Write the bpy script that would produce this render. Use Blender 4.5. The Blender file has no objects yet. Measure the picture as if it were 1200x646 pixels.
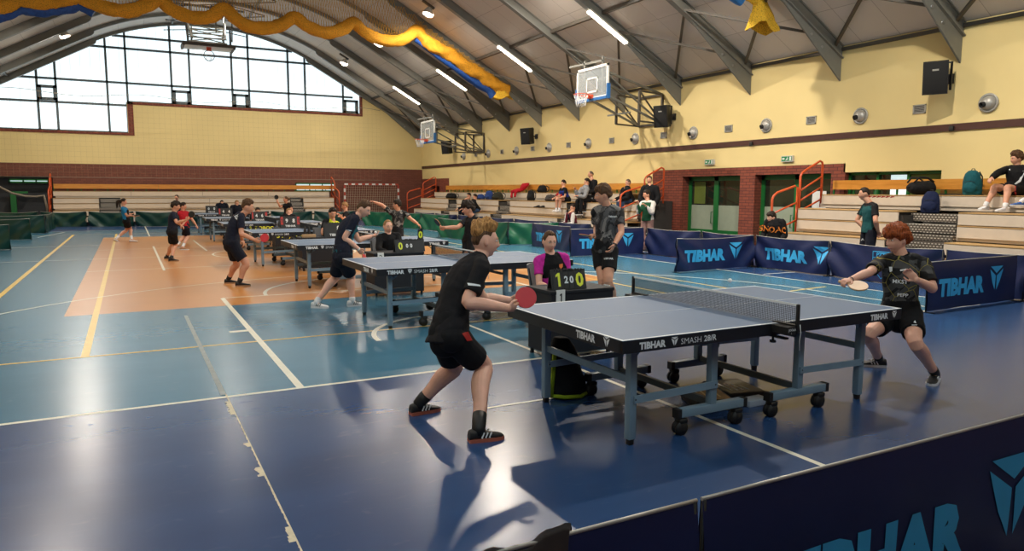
import bpy, bmesh, math, random
from mathutils import Vector, Matrix, noise
random.seed(7)
scene = bpy.context.scene
COL = scene.collection
PI = math.pi
# ------------------------------------------------------------------ camera
FPX, YAW, PITCH, ROLL, HC = 840.33, math.radians(28.04), math.radians(6.72), math.radians(0.158), 1.679
FW = Vector((math.sin(YAW)*math.cos(PITCH), math.cos(YAW)*math.cos(PITCH), -math.sin(PITCH)))
_r = Vector((math.cos(YAW), -math.sin(YAW), 0)); _u = _r.cross(FW)
RT = math.cos(ROLL)*_r + math.sin(ROLL)*_u
UP = -math.sin(ROLL)*_r + math.cos(ROLL)*_u
EYE = Vector((0, 0, HC))
cd = bpy.data.cameras.new('camera'); cam = bpy.data.objects.new('camera', cd); COL.objects.link(cam)
cd.sensor_fit = 'HORIZONTAL'; cd.sensor_width = 36; cd.lens = FPX/1200*36; cd.clip_start = .05; cd.clip_end = 200
cam.matrix_world = Matrix(((RT.x, UP.x, -FW.x, 0), (RT.y, UP.y, -FW.y, 0), (RT.z, UP.z, -FW.z, HC), (0, 0, 0, 1)))
scene.camera = cam
def ray(px, py): return FW + RT*((px-600)/FPX) - UP*((py-323)/FPX)
def atd(px, py, d): return EYE + ray(px, py)*d                 # d = distance along the view axis
def fl(px, py, z=0.0):
    d = ray(px, py); return EYE + d*((z-HC)/d.z)
def dep(P): return (Vector(P)-EYE).dot(FW)
# ------------------------------------------------------------------ objects
WM = {}
def link(o, parent=None, mw=None):
    COL.objects.link(o)
    if parent is not None: o.parent = parent
    return o
def tag(o, label=None, cat=None, group=None, kind=None):
    if label: o['label'] = label
    if cat: o['category'] = cat
    if group: o['group'] = group
    if kind: o['kind'] = kind
    return o
def thing(name, label, cat, loc=(0, 0, 0), rz=0.0, group=None, kind=None):
    o = bpy.data.objects.new(name, None); COL.objects.link(o)
    o.empty_display_size = .1
    o.location = loc; o.rotation_euler = (0, 0, rz)
    WM[o] = Matrix.Translation(Vector(loc)) @ Matrix.Rotation(rz, 4, 'Z')
    return tag(o, label, cat, group, kind)
def copy_tree(o, parent=None):
    c = o.copy(); COL.objects.link(c)
    if parent is not None: c.parent = parent
    for ch in list(o.children): copy_tree(ch, c)
    return c
def place(o, loc, rz=0.0, label=None, group=None):
    o.location = loc; o.rotation_euler = (0, 0, rz)
    WM[o] = Matrix.Translation(Vector(loc)) @ Matrix.Rotation(rz, 4, 'Z')
    if label: o['label'] = label
    if group: o['group'] = group
    return o
ORD = ['nearest', 'second', 'third', 'fourth', 'fifth', 'sixth', 'seventh', 'eighth', 'ninth', 'tenth', 'eleventh', 'twelfth']
class MB:
    """collects shapes and links them as ONE mesh object"""
    def __init__(s): s.v = []; s.f = []; s.m = []; s.sm = []
    def add(s, vs, fs, mi=0, smooth=False):
        b = len(s.v); s.v += [Vector(p) for p in vs]
        for f in fs: s.f.append([b+i for i in f]); s.m.append(mi); s.sm.append(smooth)
        return s
    def box(s, a, b, mi=0):
        (x0, y0, z0), (x1, y1, z1) = a, b
        x0, x1 = min(x0, x1), max(x0, x1); y0, y1 = min(y0, y1), max(y0, y1); z0, z1 = min(z0, z1), max(z0, z1)
        return s.add([(x0, y0, z0), (x1, y0, z0), (x1, y1, z0), (x0, y1, z0), (x0, y0, z1), (x1, y0, z1), (x1, y1, z1), (x0, y1, z1)],
              [(0, 3, 2, 1), (4, 5, 6, 7), (0, 1, 5, 4), (1, 2, 6, 5), (2, 3, 7, 6), (3, 0, 4, 7)], mi)
    def bbox(s, a, b, r, mi=0, seg=2):
        """box with rounded edges"""
        bm = bmesh.new(); bmesh.ops.create_cube(bm, size=1)
        A = Vector(a); B = Vector(b)
        for v in bm.verts: v.co = Vector(((v.co.x+.5)*(B.x-A.x)+A.x, (v.co.y+.5)*(B.y-A.y)+A.y, (v.co.z+.5)*(B.z-A.z)+A.z))
        bmesh.ops.bevel(bm, geom=bm.edges[:], offset=r, segments=seg, profile=.5, affect='EDGES')
        s.addbm(bm, mi, True); return s
    def addbm(s, bm, mi=0, smooth=False):
        bm.verts.index_update()
        s.add([v.co.copy() for v in bm.verts], [[v.index for v in f.verts] for f in bm.faces], mi, smooth); bm.free(); return s
    def prism(s, pts, d, mi=0):
        """closed polygon (3D points in one plane) extruded by vector d"""
        n = len(pts); P = [Vector(p) for p in pts]; d = Vector(d)
        nn = sum(((P[i]-P[0]).cross(P[(i+1) % n]-P[0]) for i in range(1, n-1)), Vector())
        if nn.dot(d) > 0: P.reverse()
        Q = [p+d for p in P]
        fs = [list(range(n)), list(range(2*n-1, n-1, -1))]
        for i in range(n):
            j = (i+1) % n; fs.append([j, i, n+i, n+j])
        return s.add(P+Q, fs, mi)
    def bar(s, a, b, w, h=None, up=(0, 0, 1), mi=0):
        """beam of rectangular section w (sideways) x h (along up)"""
        h = w if h is None else h
        a = Vector(a); b = Vector(b); t = (b-a).normalized(); u = Vector(up)
        sd = t.cross(u)
        if sd.length < 1e-4: sd = t.cross(Vector((1, 0, 0)))
        sd.normalize(); u = sd.cross(t).normalized()
        c = [sd*(w/2)+u*(h/2), -sd*(w/2)+u*(h/2), -sd*(w/2)-u*(h/2), sd*(w/2)-u*(h/2)]
        return s.add([a+k for k in c]+[b+k for k in c], [(3, 2, 1, 0), (4, 5, 6, 7), (0, 1, 5, 4), (1, 2, 6, 5), (2, 3, 7, 6), (3, 0, 4, 7)], mi)
    def tube(s, pts, r, n=8, mi=0, closed=False, ref=None):
        """round or elliptic tube through pts; r a number, list of numbers or list of (a,b)"""
        P = [Vector(p) for p in pts]; N = len(P)
        R = [r]*N if isinstance(r, (int, float)) else list(r)
        R = [(x, x) if isinstance(x, (int, float)) else x for x in R]
        T = []
        for i in range(N):
            if closed: t = P[(i+1) % N]-P[i-1]
            else: t = P[min(i+1, N-1)]-P[max(i-1, 0)]
            T.append(t.normalized() if t.length > 1e-9 else Vector((0, 0, 1)))
        u = Vector(ref) if ref is not None else (Vector((0, 0, 1)) if abs(T[0].z) < .9 else Vector((1, 0, 0)))
        vs = []
        for i in range(N):
            if ref is not None and i > 0: u = Vector(ref) if abs(T[i].dot(Vector(ref).normalized())) < .97 else u
            u = (u-T[i]*u.dot(T[i])).normalized(); w = T[i].cross(u)
            for k in range(n):
                a = 2*PI*k/n; vs.append(P[i]+u*(math.cos(a)*R[i][0])+w*(math.sin(a)*R[i][1]))
        fs = []
        M = N if closed else N-1
        for i in range(M):
            j = (i+1) % N
            for k in range(n): fs.append([i*n+k, i*n+(k+1) % n, j*n+(k+1) % n, j*n+k])
        s.add(vs, fs, mi, True)
        if not closed:
            b = len(s.v)-len(vs)
            s.f.append([b+k for k in range(n-1, -1, -1)]); s.f.append([b+(N-1)*n+k for k in range(n)])
            s.m += [mi, mi]; s.sm += [False, False]
        return s
    def cyl(s, a, b, r, n=16, mi=0): return s.tube([a, b], r, n, mi)
    def ell(s, c, rad, mi=0, seg=16, rings=10, M=None):
        bm = bmesh.new(); bmesh.ops.create_uvsphere(bm, u_segments=seg, v_segments=rings, radius=1)
        for v in bm.verts:
            p = Vector((v.co.x*rad[0], v.co.y*rad[1], v.co.z*rad[2]))
            if M is not None: p = M @ p
            v.co = p+Vector(c)
        return s.addbm(bm, mi, True)
    def lathe(s, c, prof, axis=(0, 0, 1), n=20, mi=0):
        ax = Vector(axis).normalized(); u = ax.orthogonal().normalized(); w = ax.cross(u)
        vs = []; fs = []; c = Vector(c)
        for (r, h) in prof:
            for k in range(n):
                a = 2*PI*k/n; vs.append(c+ax*h+(u*math.cos(a)+w*math.sin(a))*r)
        for i in range(len(prof)-1):
            for k in range(n): fs.append([i*n+k, i*n+(k+1) % n, (i+1)*n+(k+1) % n, (i+1)*n+k])
        return s.add(vs, fs, mi, True)
    def xf(s, M):
        s.v = [M @ p for p in s.v]; return s
    def build(s, name, mats, parent=None, local=False, **tags):
        me = bpy.data.meshes.new(name)
        vs = s.v
        if parent is not None and not local and parent in WM:
            inv = WM[parent].inverted(); vs = [inv @ p for p in vs]
        me.from_pydata([tuple(p) for p in vs], [], s.f)
        if not isinstance(mats, (list, tuple)): mats = [mats]
        for m in mats: me.materials.append(m)
        me.polygons.foreach_set('material_index', s.m); me.polygons.foreach_set('use_smooth', s.sm)
        me.update()
        o = bpy.data.objects.new(name, me); link(o, parent)
        if parent is not None and parent in WM: WM[o] = WM[parent]
        else: WM[o] = Matrix.Identity(4)
        if tags: tag(o, **tags)
        return o
def fromthing(name, mb, mats, label, cat, group=None, kind=None):
    """a thing that is one mesh, its origin at the middle of its underside"""
    xs = [p.x for p in mb.v]; ys = [p.y for p in mb.v]; zs = [p.z for p in mb.v]
    c = Vector(((min(xs)+max(xs))/2, (min(ys)+max(ys))/2, min(zs)))
    mb.v = [p-c for p in mb.v]
    o = mb.build(name, mats); o.location = c; WM[o] = Matrix.Translation(c)
    return tag(o, label, cat, group, kind)
# ------------------------------------------------------------------ materials
def S(r, g, b):
    f = lambda c: (c/255/12.92) if c/255 <= .04045 else ((c/255+.055)/1.055)**2.4
    return (f(r), f(g), f(b), 1)
MC = {}
def nt(m): return m.node_tree.nodes, m.node_tree.links
def mat(name, c, rough=.6, metal=0, var=.08, scale=6, bump=0, spec=.5, emit=None, es=0, coat=0, alpha=1, trans=0):
    if name in MC: return MC[name]
    m = bpy.data.materials.new(name); m.use_nodes = True; N, L = nt(m); b = N['Principled BSDF']
    b.inputs['Roughness'].default_value = rough; b.inputs['Metallic'].default_value = metal
    b.inputs['Specular IOR Level'].default_value = spec
    b.inputs['Coat Weight'].default_value = coat
    if trans: b.inputs['Transmission Weight'].default_value = trans
    if alpha < 1: b.inputs['Alpha'].default_value = alpha
    tc = N.new('ShaderNodeTexCoord'); nz = N.new('ShaderNodeTexNoise'); nz.inputs['Scale'].default_value = scale; nz.inputs['Detail'].default_value = 4
    L.new(tc.outputs['Object'], nz.inputs['Vector'])
    rp = N.new('ShaderNodeValToRGB')
    rp.color_ramp.elements[0].position = .3; rp.color_ramp.elements[1].position = .7
    rp.color_ramp.elements[0].color = tuple(x*(1-var) for x in c[:3])+(1,); rp.color_ramp.elements[1].color = tuple(min(1, x*(1+var)) for x in c[:3])+(1,)
    L.new(nz.outputs['Fac'], rp.inputs['Fac']); L.new(rp.outputs['Color'], b.inputs['Base Color'])
    if bump:
        bp = N.new('ShaderNodeBump'); bp.inputs['Strength'].default_value = bump; bp.inputs['Distance'].default_value = .01
        L.new(nz.outputs['Fac'], bp.inputs['Height']); L.new(bp.outputs['Normal'], b.inputs['Normal'])
    if emit is not None:
        b.inputs['Emission Color'].default_value = emit; b.inputs['Emission Strength'].default_value = es
    MC[name] = m; return m
def vec(N, L, kind='yz'):
    """object coordinates turned so that brick courses lie level on upright faces"""
    tc = N.new('ShaderNodeTexCoord'); sp = N.new('ShaderNodeSeparateXYZ'); cb = N.new('ShaderNodeCombineXYZ'); ad = N.new('ShaderNodeMath')
    L.new(tc.outputs['Object'], sp.inputs[0]); L.new(sp.outputs['X'], ad.inputs[0]); L.new(sp.outputs['Y'], ad.inputs[1])
    L.new(ad.outputs[0], cb.inputs['X']); L.new(sp.outputs['Z'], cb.inputs['Y'])
    return cb.outputs[0]
def brick(name, c1, c2, cm, w=.26, h=.075, mortar=.012, rough=.75):
    if name in MC: return MC[name]
    m = bpy.data.materials.new(name); m.use_nodes = True; N, L = nt(m); b = N['Principled BSDF']; b.inputs['Roughness'].default_value = rough
    t = N.new('ShaderNodeTexBrick'); t.inputs['Color1'].default_value = c1; t.inputs['Color2'].default_value = c2; t.inputs['Mortar'].default_value = cm
    t.inputs['Scale'].default_value = 1; t.inputs['Mortar Size'].default_value = mortar; t.inputs['Brick Width'].default_value = w; t.inputs['Row Height'].default_value = h
    L.new(vec(N, L), t.inputs['Vector']); L.new(t.outputs['Color'], b.inputs['Base Color'])
    bp = N.new('ShaderNodeBump'); bp.inputs['Strength'].default_value = .4; bp.inputs['Distance'].default_value = .01; bp.invert = True
    L.new(t.outputs['Fac'], bp.inputs['Height']); L.new(bp.outputs['Normal'], b.inputs['Normal'])
    MC[name] = m; return m
def wood(name, c1, c2, rough=.45, sx=2.0, sy=2.0, sz=30.0):
    if name in MC: return MC[name]
    m = bpy.data.materials.new(name); m.use_nodes = True; N, L = nt(m); b = N['Principled BSDF']; b.inputs['Roughness'].default_value = rough
    tc = N.new('ShaderNodeTexCoord'); mp = N.new('ShaderNodeMapping'); mp.inputs['Scale'].default_value = (sx, sy, sz)
    nz = N.new('ShaderNodeTexNoise'); nz.inputs['Scale'].default_value = 1; nz.inputs['Detail'].default_value = 6; nz.inputs['Distortion'].default_value = .6
    rp = N.new('ShaderNodeValToRGB'); rp.color_ramp.elements[0].color = c1; rp.color_ramp.elements[1].color = c2
    rp.color_ramp.elements[0].position = .3; rp.color_ramp.elements[1].position = .7
    L.new(tc.outputs['Object'], mp.inputs[0]); L.new(mp.outputs[0], nz.inputs['Vector']); L.new(nz.outputs['Fac'], rp.inputs['Fac']); L.new(rp.outputs['Color'], b.inputs['Base Color'])
    MC[name] = m; return m
def floormat(name, c, var=.12, rough=.2, planks=False):
    m = bpy.data.materials.new(name); m.use_nodes = True; N, L = nt(m); b = N['Principled BSDF']
    tc = N.new('ShaderNodeTexCoord')
    nz = N.new('ShaderNodeTexNoise'); nz.inputs['Scale'].default_value = .9; nz.inputs['Detail'].default_value = 5
    mp = N.new('ShaderNodeMapping'); mp.inputs['Scale'].default_value = (.35, 2.2, 1); L.new(tc.outputs['Object'], mp.inputs[0]); L.new(mp.outputs[0], nz.inputs['Vector'])
    rp = N.new('ShaderNodeValToRGB'); rp.color_ramp.elements[0].position = .3; rp.color_ramp.elements[1].position = .7
    rp.color_ramp.elements[0].color = tuple(x*(1-var) for x in c[:3])+(1,); rp.color_ramp.elements[1].color = tuple(x*(1+var) for x in c[:3])+(1,)
    L.new(nz.outputs['Fac'], rp.inputs['Fac'])
    # scuffs: pale thin scratches
    sc = N.new('ShaderNodeTexNoise'); sc.inputs['Scale'].default_value = 3.5; sc.inputs['Detail'].default_value = 8; sc.inputs['Distortion'].default_value = 1.5
    mp2 = N.new('ShaderNodeMapping'); mp2.inputs['Scale'].default_value = (1, 3, 1); mp2.inputs['Rotation'].default_value = (0, 0, .35)
    L.new(tc.outputs['Object'], mp2.inputs[0]); L.new(mp2.outputs[0], sc.inputs['Vector'])
    r2 = N.new('ShaderNodeValToRGB'); r2.color_ramp.elements[0].position = .62; r2.color_ramp.elements[1].position = .75
    r2.color_ramp.elements[0].color = (0, 0, 0, 1); r2.color_ramp.elements[1].color = (.16, .16, .16, 1)
    L.new(sc.outputs['Fac'], r2.inputs['Fac'])
    mx = N.new('ShaderNodeMixRGB'); mx.blend_type = 'ADD'; mx.inputs['Fac'].default_value = .10
    L.new(rp.outputs['Color'], mx.inputs[1]); L.new(r2.outputs['Color'], mx.inputs[2]); L.new(mx.outputs[0], b.inputs['Base Color'])
    rr = N.new('ShaderNodeMapRange'); rr.inputs['To Min'].default_value = rough*.93; rr.inputs['To Max'].default_value = rough*1.12
    L.new(sc.outputs['Fac'], rr.inputs['Value']); L.new(rr.outputs[0], b.inputs['Roughness'])
    b.inputs['Specular IOR Level'].default_value = .6
    n3 = N.new('ShaderNodeTexNoise'); n3.inputs['Scale'].default_value = 14; n3.inputs['Detail'].default_value = 3; L.new(tc.outputs['Object'], n3.inputs['Vector'])
    bp = N.new('ShaderNodeBump'); bp.inputs['Strength'].default_value = .02; bp.inputs['Distance'].default_value = .01
    L.new(n3.outputs['Fac'], bp.inputs['Height']); L.new(bp.outputs['Normal'], b.inputs['Normal'])
    MC[name] = m; return m
def emis(name, c, st):
    if name in MC: return MC[name]
    m = bpy.data.materials.new(name); m.use_nodes = True; N, L = nt(m)
    b = N['Principled BSDF']; b.inputs['Base Color'].default_value = (.8, .8, .8, 1); b.inputs['Emission Color'].default_value = c; b.inputs['Emission Strength'].default_value = st
    MC[name] = m; return m
# ------------------------------------------------------------------ lettering
TXT = {}
def text_mesh(txt, size=1.0, bold=.0, squeeze=1.0):
    """flat letters as (verts, faces): left edge x=0, baseline y=0, cap height = size"""
    if txt == '1':
        P = [(.16, 0), (.34, 0), (.34, 1), (.2, 1), (.0, .84), (.0, .68), (.16, .78)]
        return [Vector((x*size, y*size, 0)) for x, y in P], [[0, 1, 2, 3, 6], [3, 4, 5, 6]], .34*size
    k = (txt, bold, squeeze)
    if k not in TXT:
        cu = bpy.data.curves.new('lettering', 'FONT'); cu.body = txt; cu.size = 1; cu.offset = bold; cu.resolution_u = 2
        ob = bpy.data.objects.new('lettering', cu); COL.objects.link(ob)
        dg = bpy.context.evaluated_depsgraph_get(); me = bpy.data.meshes.new_from_object(ob.evaluated_get(dg))
        vs = [v.co.copy() for v in me.vertices]; fs = [list(p.vertices) for p in me.polygons]
        bpy.data.objects.remove(ob); bpy.data.curves.remove(cu); bpy.data.meshes.remove(me)
        x0 = min(v.x for v in vs); y1 = max(v.y for v in vs); y0 = min(0, 0)
        TXT[k] = ([Vector(((v.x-x0)*squeeze/y1, v.y/y1, 0)) for v in vs], fs, max((v.x-x0)*squeeze/y1 for v in vs))
    vs, fs, w = TXT[k]
    return [v*size for v in vs], fs, w*size
def letters(mb, txt, org, ex, ey, size, bold=0, squeeze=1.0, mi=0, off=.0015, centre=False):
    """letters laid on the plane (org, ex, ey), lifted by off"""
    org = Vector(org); ex = Vector(ex).normalized(); ey = Vector(ey).normalized(); n = ex.cross(ey)
    vs, fs, w = text_mesh(txt, size, bold, squeeze)
    if centre: org = org-ex*(w/2)
    mb.add([org+ex*v.x+ey*v.y+n*off for v in vs], fs, mi)
    return w
def emblem(mb, org, ex, ey, w, mi=0, off=.0015):
    """the three-piece triangular mark: flat wedge above, two blades below"""
    org = Vector(org); ex = Vector(ex).normalized(); ey = Vector(ey).normalized(); n = ex.cross(ey)
    P = lambda x, y: org+ex*(x*w)+ey*(y*w)+n*off
    for poly in ([(.03, .99), (.97, .99), (.5, .70)][::-1], [(0, .88), (.46, .60), (.46, .50), (.44, .02), (.22, .36)][::-1], [(1, .88), (.54, .60), (.54, .50), (.56, .02), (.78, .36)]):
        mb.add([P(*q) for q in poly], [list(range(len(poly)))], mi)
EXPO = 0.0
# ================================================================== THE HALL
XL, XR, YN, YB, XC = -7.7, 15.7, -.85, 41.0, 4.0
def prof(X, apex=10.15, R=11.2, s=.56):
    d = abs(X-XC); a = math.atan(s); d0 = R*math.sin(a)
    return apex-R+math.sqrt(R*R-d*d) if d < d0 else apex-R+R*math.cos(a)-(d-d0)*s
M_yel = mat('yellow_plaster', S(230, 208, 146), .7, var=.04, scale=.6)
M_brown = mat('dark_brown_paint', S(74, 42, 34), .5)
M_brickR = brick('red_brick', S(140, 70, 50), S(120, 58, 42), S(70, 34, 28), .25, .085, .008)
M_brickB = brick('brown_brick', S(126, 74, 58), S(112, 64, 50), S(92, 56, 46), .26, .085, .008)
M_frame = mat('grey_window_frame', S(88, 100, 106), .5)
M_steel = mat('grey_painted_steel', S(122, 122, 116), .5, var=.05)
M_steelD = mat('dark_steel', S(84, 78, 70), .55, var=.05)
M_ceil = None
def ceilmat():
    m = bpy.data.materials.new('ceiling_panels'); m.use_nodes = True; N, L = nt(m); b = N['Principled BSDF']; b.inputs['Roughness'].default_value = .6
    tc = N.new('ShaderNodeTexCoord'); t = N.new('ShaderNodeTexBrick'); t.offset = 0
    t.inputs['Scale'].default_value = 1; t.inputs['Brick Width'].default_value = 1.12; t.inputs['Row Height'].default_value = .973; t.inputs['Mortar Size'].default_value = .006
    t.inputs['Color1'].default_value = S(216, 208, 198); t.inputs['Color2'].default_value = S(208, 200, 190); t.inputs['Mortar'].default_value = S(156, 146, 136)
    L.new(tc.outputs['Object'], t.inputs['Vector']); L.new(t.outputs['Color'], b.inputs['Base Color'])
    return m
M_ceil = ceilmat()
M_teal = floormat('teal_court', S(60, 111, 138), .05, .25)
M_navy = floormat('navy_court', S(42, 72, 116), .08, .25)
M_orange = floormat('orange_court', S(192, 130, 70), .03, .28)
M_lw = mat('white_court_line', S(225, 222, 205), .35, var=.06, scale=9)
M_ly = mat('yellow_court_line', S(226, 190, 92), .35, var=.08, scale=9)
M_tape = mat('old_tape_residue', S(206, 196, 170), .6, var=.15, scale=20)
# floor: one mesh, painted in three colours
f = MB()
def quad(x0, y0, x1, y1, mi): f.add([(x0, y0, 0), (x1, y0, 0), (x1, y1, 0), (x0, y1, 0)], [(0, 1, 2, 3)], mi)
TX0, TX1, TY0, TY1 = -3.85, 11.25, 6.13, 34.2; OX0, OX1, OY0, OY1 = -.84, 8.16, 11.12, 29.12
quad(XL-.5, YN-.5, XR+.8, TY0, 1); quad(XL-.5, TY1, XR+.8, YB+3, 1); quad(XL-.5, TY0, TX0, TY1, 1); quad(TX1, TY0, XR+.8, TY1, 1)
quad(TX0, TY0, TX1, OY0, 0); quad(TX0, OY1, TX1, TY1, 0); quad(TX0, OY0, OX0, OY1, 0); quad(OX1, OY0, TX1, OY1, 0); quad(OX0, OY0, OX1, OY1, 2)
floor = f.build('floor', [M_teal, M_navy, M_orange], kind='structure')
LZ = [.0012]
def line(x0, y0, x1, y1, w=.05, m=None, nm='court_line'):
    LZ[0] += .00004; z = LZ[0]; a = Vector((x0, y0, 0)); b = Vector((x1, y1, 0)); t = (b-a).normalized(); s = Vector((-t.y, t.x, 0))*(w/2)
    mb = MB(); mb.add([p+Vector((0, 0, z)) for p in (a-s, b-s, b+s, a+s)], [(0, 1, 2, 3)]); mb.build(nm, m or M_lw, floor)
def arc(cx, cy, r, a0, a1, w=.05, m=None, n=40):
    LZ[0] += .00004; z = LZ[0]; mb = MB(); vs = []; fs = []
    for i in range(n+1):
        a = math.radians(a0+(a1-a0)*i/n)
        vs += [(cx+math.cos(a)*(r-w/2), cy+math.sin(a)*(r-w/2), z), (cx+math.cos(a)*(r+w/2), cy+math.sin(a)*(r+w/2), z)]
        if i: fs.append((2*i-2, 2*i-1, 2*i+1, 2*i))
    mb.add(vs, fs); mb.build('court_arc', m or M_lw, floor)
CX = 3.73
line(TX0, 6.13, TX1, 6.13, .05); line(TX0, TY1, TX1, TY1, .05); line(TX1, 6.13, TX1, TY1, .05); line(TX0, 6.13, TX0, TY1, .05)
line(-.47, 8.29, -.47, 31.4, .075, M_ly); line(-1.88, 8.29, -1.88, 31.4, .08, M_ly); line(9.16, 8.29, 9.16, 31.4, .05, M_ly); line(7.8, 8.29, 7.8, 31.4, .05, M_ly)
line(-4.5, 8.29, 9.16, 8.29, .045, M_ly); line(3.70, -.8, 3.70, 8.3, .045, M_lw, 'court_line')
line(1.22, 6.13, 1.22, 11.93, .065); line(6.24, 6.13, 6.24, 11.93, .065); line(.98, 9.0, 1.22, 9.0, .11); line(1.22, 11.93, 6.24, 11.93, .05)
arc(CX, 7.7, 1.32, 0, 180, .06); arc(CX, 11.93, 1.85, 0, 180, .06); arc(CX, 20.13, 1.85, 0, 360, .05, n=64); arc(CX, 7.7, 6.7, 12, 168, .045)
line(-2.9, 6.13, -2.9, 9.1, .045); line(10.3, 6.13, 10.3, 9.1, .045)

line(.61, 6.2, .60, 10.48, .045, mat('faded_tape_residue', S(150, 158, 158), .5, var=.2, scale=12), 'tape_line')
_r = random.Random(5); _mb = MB(); _y = 6.2                       # worn-off remains of the tape: a thin edge with torn patches
while _y > 2.9:
    _l = _r.uniform(.06, .3); _wide = _r.random() < .45; _w0 = .045 if _wide else .012; _n = 5
    for _k in range(_n):
        _a, _b = _y-_l*_k/_n, _y-_l*(_k+1)/_n; _wa, _wb = [_w0*_r.uniform(.6, 1.1) for _ in (0, 1)]
        _mb.add([(.635-_wa, _a, .0018), (.635, _a, .0018), (.635, _b, .0018), (.635-_wb, _b, .0018)], [(0, 3, 2, 1)])
    _y -= _l
_mb.build('tape_line', M_tape, floor)
line(.59, 16.66, .59, 23.98, .05); line(.62, 29.4, .62, 37.8, .05); line(1.86, 21.6, 1.86, 26.3, .05)
line(-3.85, 20.13, 11.25, 20.13, .05); line(-3.85, 25.13, -.84, 25.13, .05); line(-.84, 29.12, 8.16, 29.12, .05); line(8.16, 11.12, 8.16, 29.12, .05)
line(-.84, 17.1, 8.16, 17.1, .05); line(-.84, 23.1, 8.16, 23.1, .05); line(11.4, 10.46, 12.3, 10.44, .05)
line(9.6, 8.41, 10.9, 8.56, .05, M_ly); line(-3.2, 31.4, 9.2, 31.4, .05, M_ly); line(-2.9, 30.2, -2.3, 33.5, .05)
line(2.3, 4.87, 3.3, 4.87, .03)
# walls (inner faces on XL, XR, YN, YB)
T = .5
w = MB()
w.box((XR, YN, 2.38), (XR+T, YB, 3.0)); w.box((XR, YN, 3.14), (XR+T, YB, 5.6)); w.box((XR, YN, 3.0), (XR+T, YB, 3.14), 0)
w.box((XR, YN, 0), (XR+T, 9.55, 2.38)); w.box((XR, 9.55, 0), (XR+T, 11.95, 1.35)); w.box((XR, 9.55, 2.16), (XR+T, 12.0, 2.38)); w.box((XR, 11.95, 0), (XR+T, 12.0, 2.38), 1)
w.box((XR, 12.0, 2.15), (XR+T, 19.38, 2.38), 1); w.box((XR, 17.88, 0), (XR+T, 19.38, 2.15), 1); w.box((XR, 14.86, 0), (XR+T, 15.42, 2.15), 1); w.box((XR, 12.0, 0), (XR+T, 12.35, 2.15), 1)
w.box((XR, 19.38, 0), (XR+T, 36.9, 2.38)); w.box((XR, 36.9, 0), (XR+T, 38.3, 2.38), 1); w.box((XR, 38.3, 1.95), (XR+T, 39.6, 2.38), 1); w.box((XR, 39.6, 0), (XR+T, YB, 2.38), 1)
w.box((XR+T-.1, 38.3, 0), (XR+T, 39.6, 1.95), 2)
wall_right = w.build('wall_right', [M_yel, M_brickR, M_brown], kind='structure')
t = MB(); t.box((XR-.035, YN, 2.985), (XR-.001, YB-.02, 3.135)); t.build('trim_1', M_brown, kind='structure')
w = MB(); w.box((XL-T, YN, 0), (XL, YB, 5.6)); w.build('wall_left', [M_yel], kind='structure')
# end walls with the stepped arched window
def endwall(name, Y, sgn, doorway=False):
    w = MB(); N = 60
    y0, y1 = Y, Y+sgn*.5
    def strip(x0, x1, zb, zt_f, mi=0):
        for i in range(N):
            a = x0+(x1-x0)*i/N; b = x0+(x1-x0)*(i+1)/N
            P = [(a, y0, zb), (b, y0, zb), (b, y0, zt_f(b)), (a, y0, zt_f(a))]
            w.prism(P, (0, y1-y0, 0), mi)
    top = lambda x: prof(x)+.3
    if doorway:
        w.box((XL-.5, y0, 0), (-6.6, y1, 2.94), 1); w.box((-6.6, y0, 2.32), (-3.15, y1, 2.94), 1); w.box((-3.15, y0, 0), (XR+.5, y1, 2.94), 1)
    else: w.box((XL-.5, y0, 0), (XR+.5, y1, 2.94), 1)
    w.box((XL-.5, y0, 2.94), (XR+.5, y1, 4.5)); w.box((.18, y0, 4.5), (XR+.5, y1, 6.02)); w.box((XL-.5, y0, 4.5), (-5.9, y1, 5.2))
    strip(12.0, XR+.5, 6.02, top); strip(XL-.5, -5.9, 5.2, top)
    fy0, fy1 = y0-sgn*.03, y0+sgn*.2                      # brick band round the window
    w.box((-5.9, fy0, 4.38), (.45, fy1, 4.5), 2); w.box((.2, fy0, 4.5), (.45, fy1, 6.02), 2); w.box((.2, fy0, 5.9), (12.1, fy1, 6.02), 2); w.box((11.98, fy0, 6.02), (12.1, fy1, prof(12)-.1), 2)
    return w.build(name, [M_yel, M_brickB, M_brickR], kind='structure')
endwall('wall_back', YB, 1, True); endwall('wall_front', YN, -1)
M_pane = None
def panemat():
    m = bpy.data.materials.new('daylit_panes'); m.use_nodes = True; N, L = nt(m); b = N['Principled BSDF']
    b.inputs['Base Color'].default_value = (.7, .8, .82, 1); b.inputs['Roughness'].default_value = .15
    tc = N.new('ShaderNodeTexCoord'); t = N.new('ShaderNodeTexBrick'); t.offset = 0
    t.inputs['Scale'].default_value = 1; t.inputs['Brick Width'].default_value = .42; t.inputs['Row Height'].default_value = 40; t.inputs['Mortar Size'].default_value = .018
    t.inputs['Color1'].default_value = (.76, .92, 1.0, 1); t.inputs['Color2'].default_value = (.79, .94, 1.0, 1); t.inputs['Mortar'].default_value = (.52, .66, .72, 1)
    L.new(vec(N, L), t.inputs['Vector']); L.new(t.outputs['Color'], b.inputs['Emission Color']); b.inputs['Emission Strength'].default_value = WIN
    return m
WIN = 1.22
M_pane = panemat(); WIN = 4.5; M_pane2 = panemat()
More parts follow.
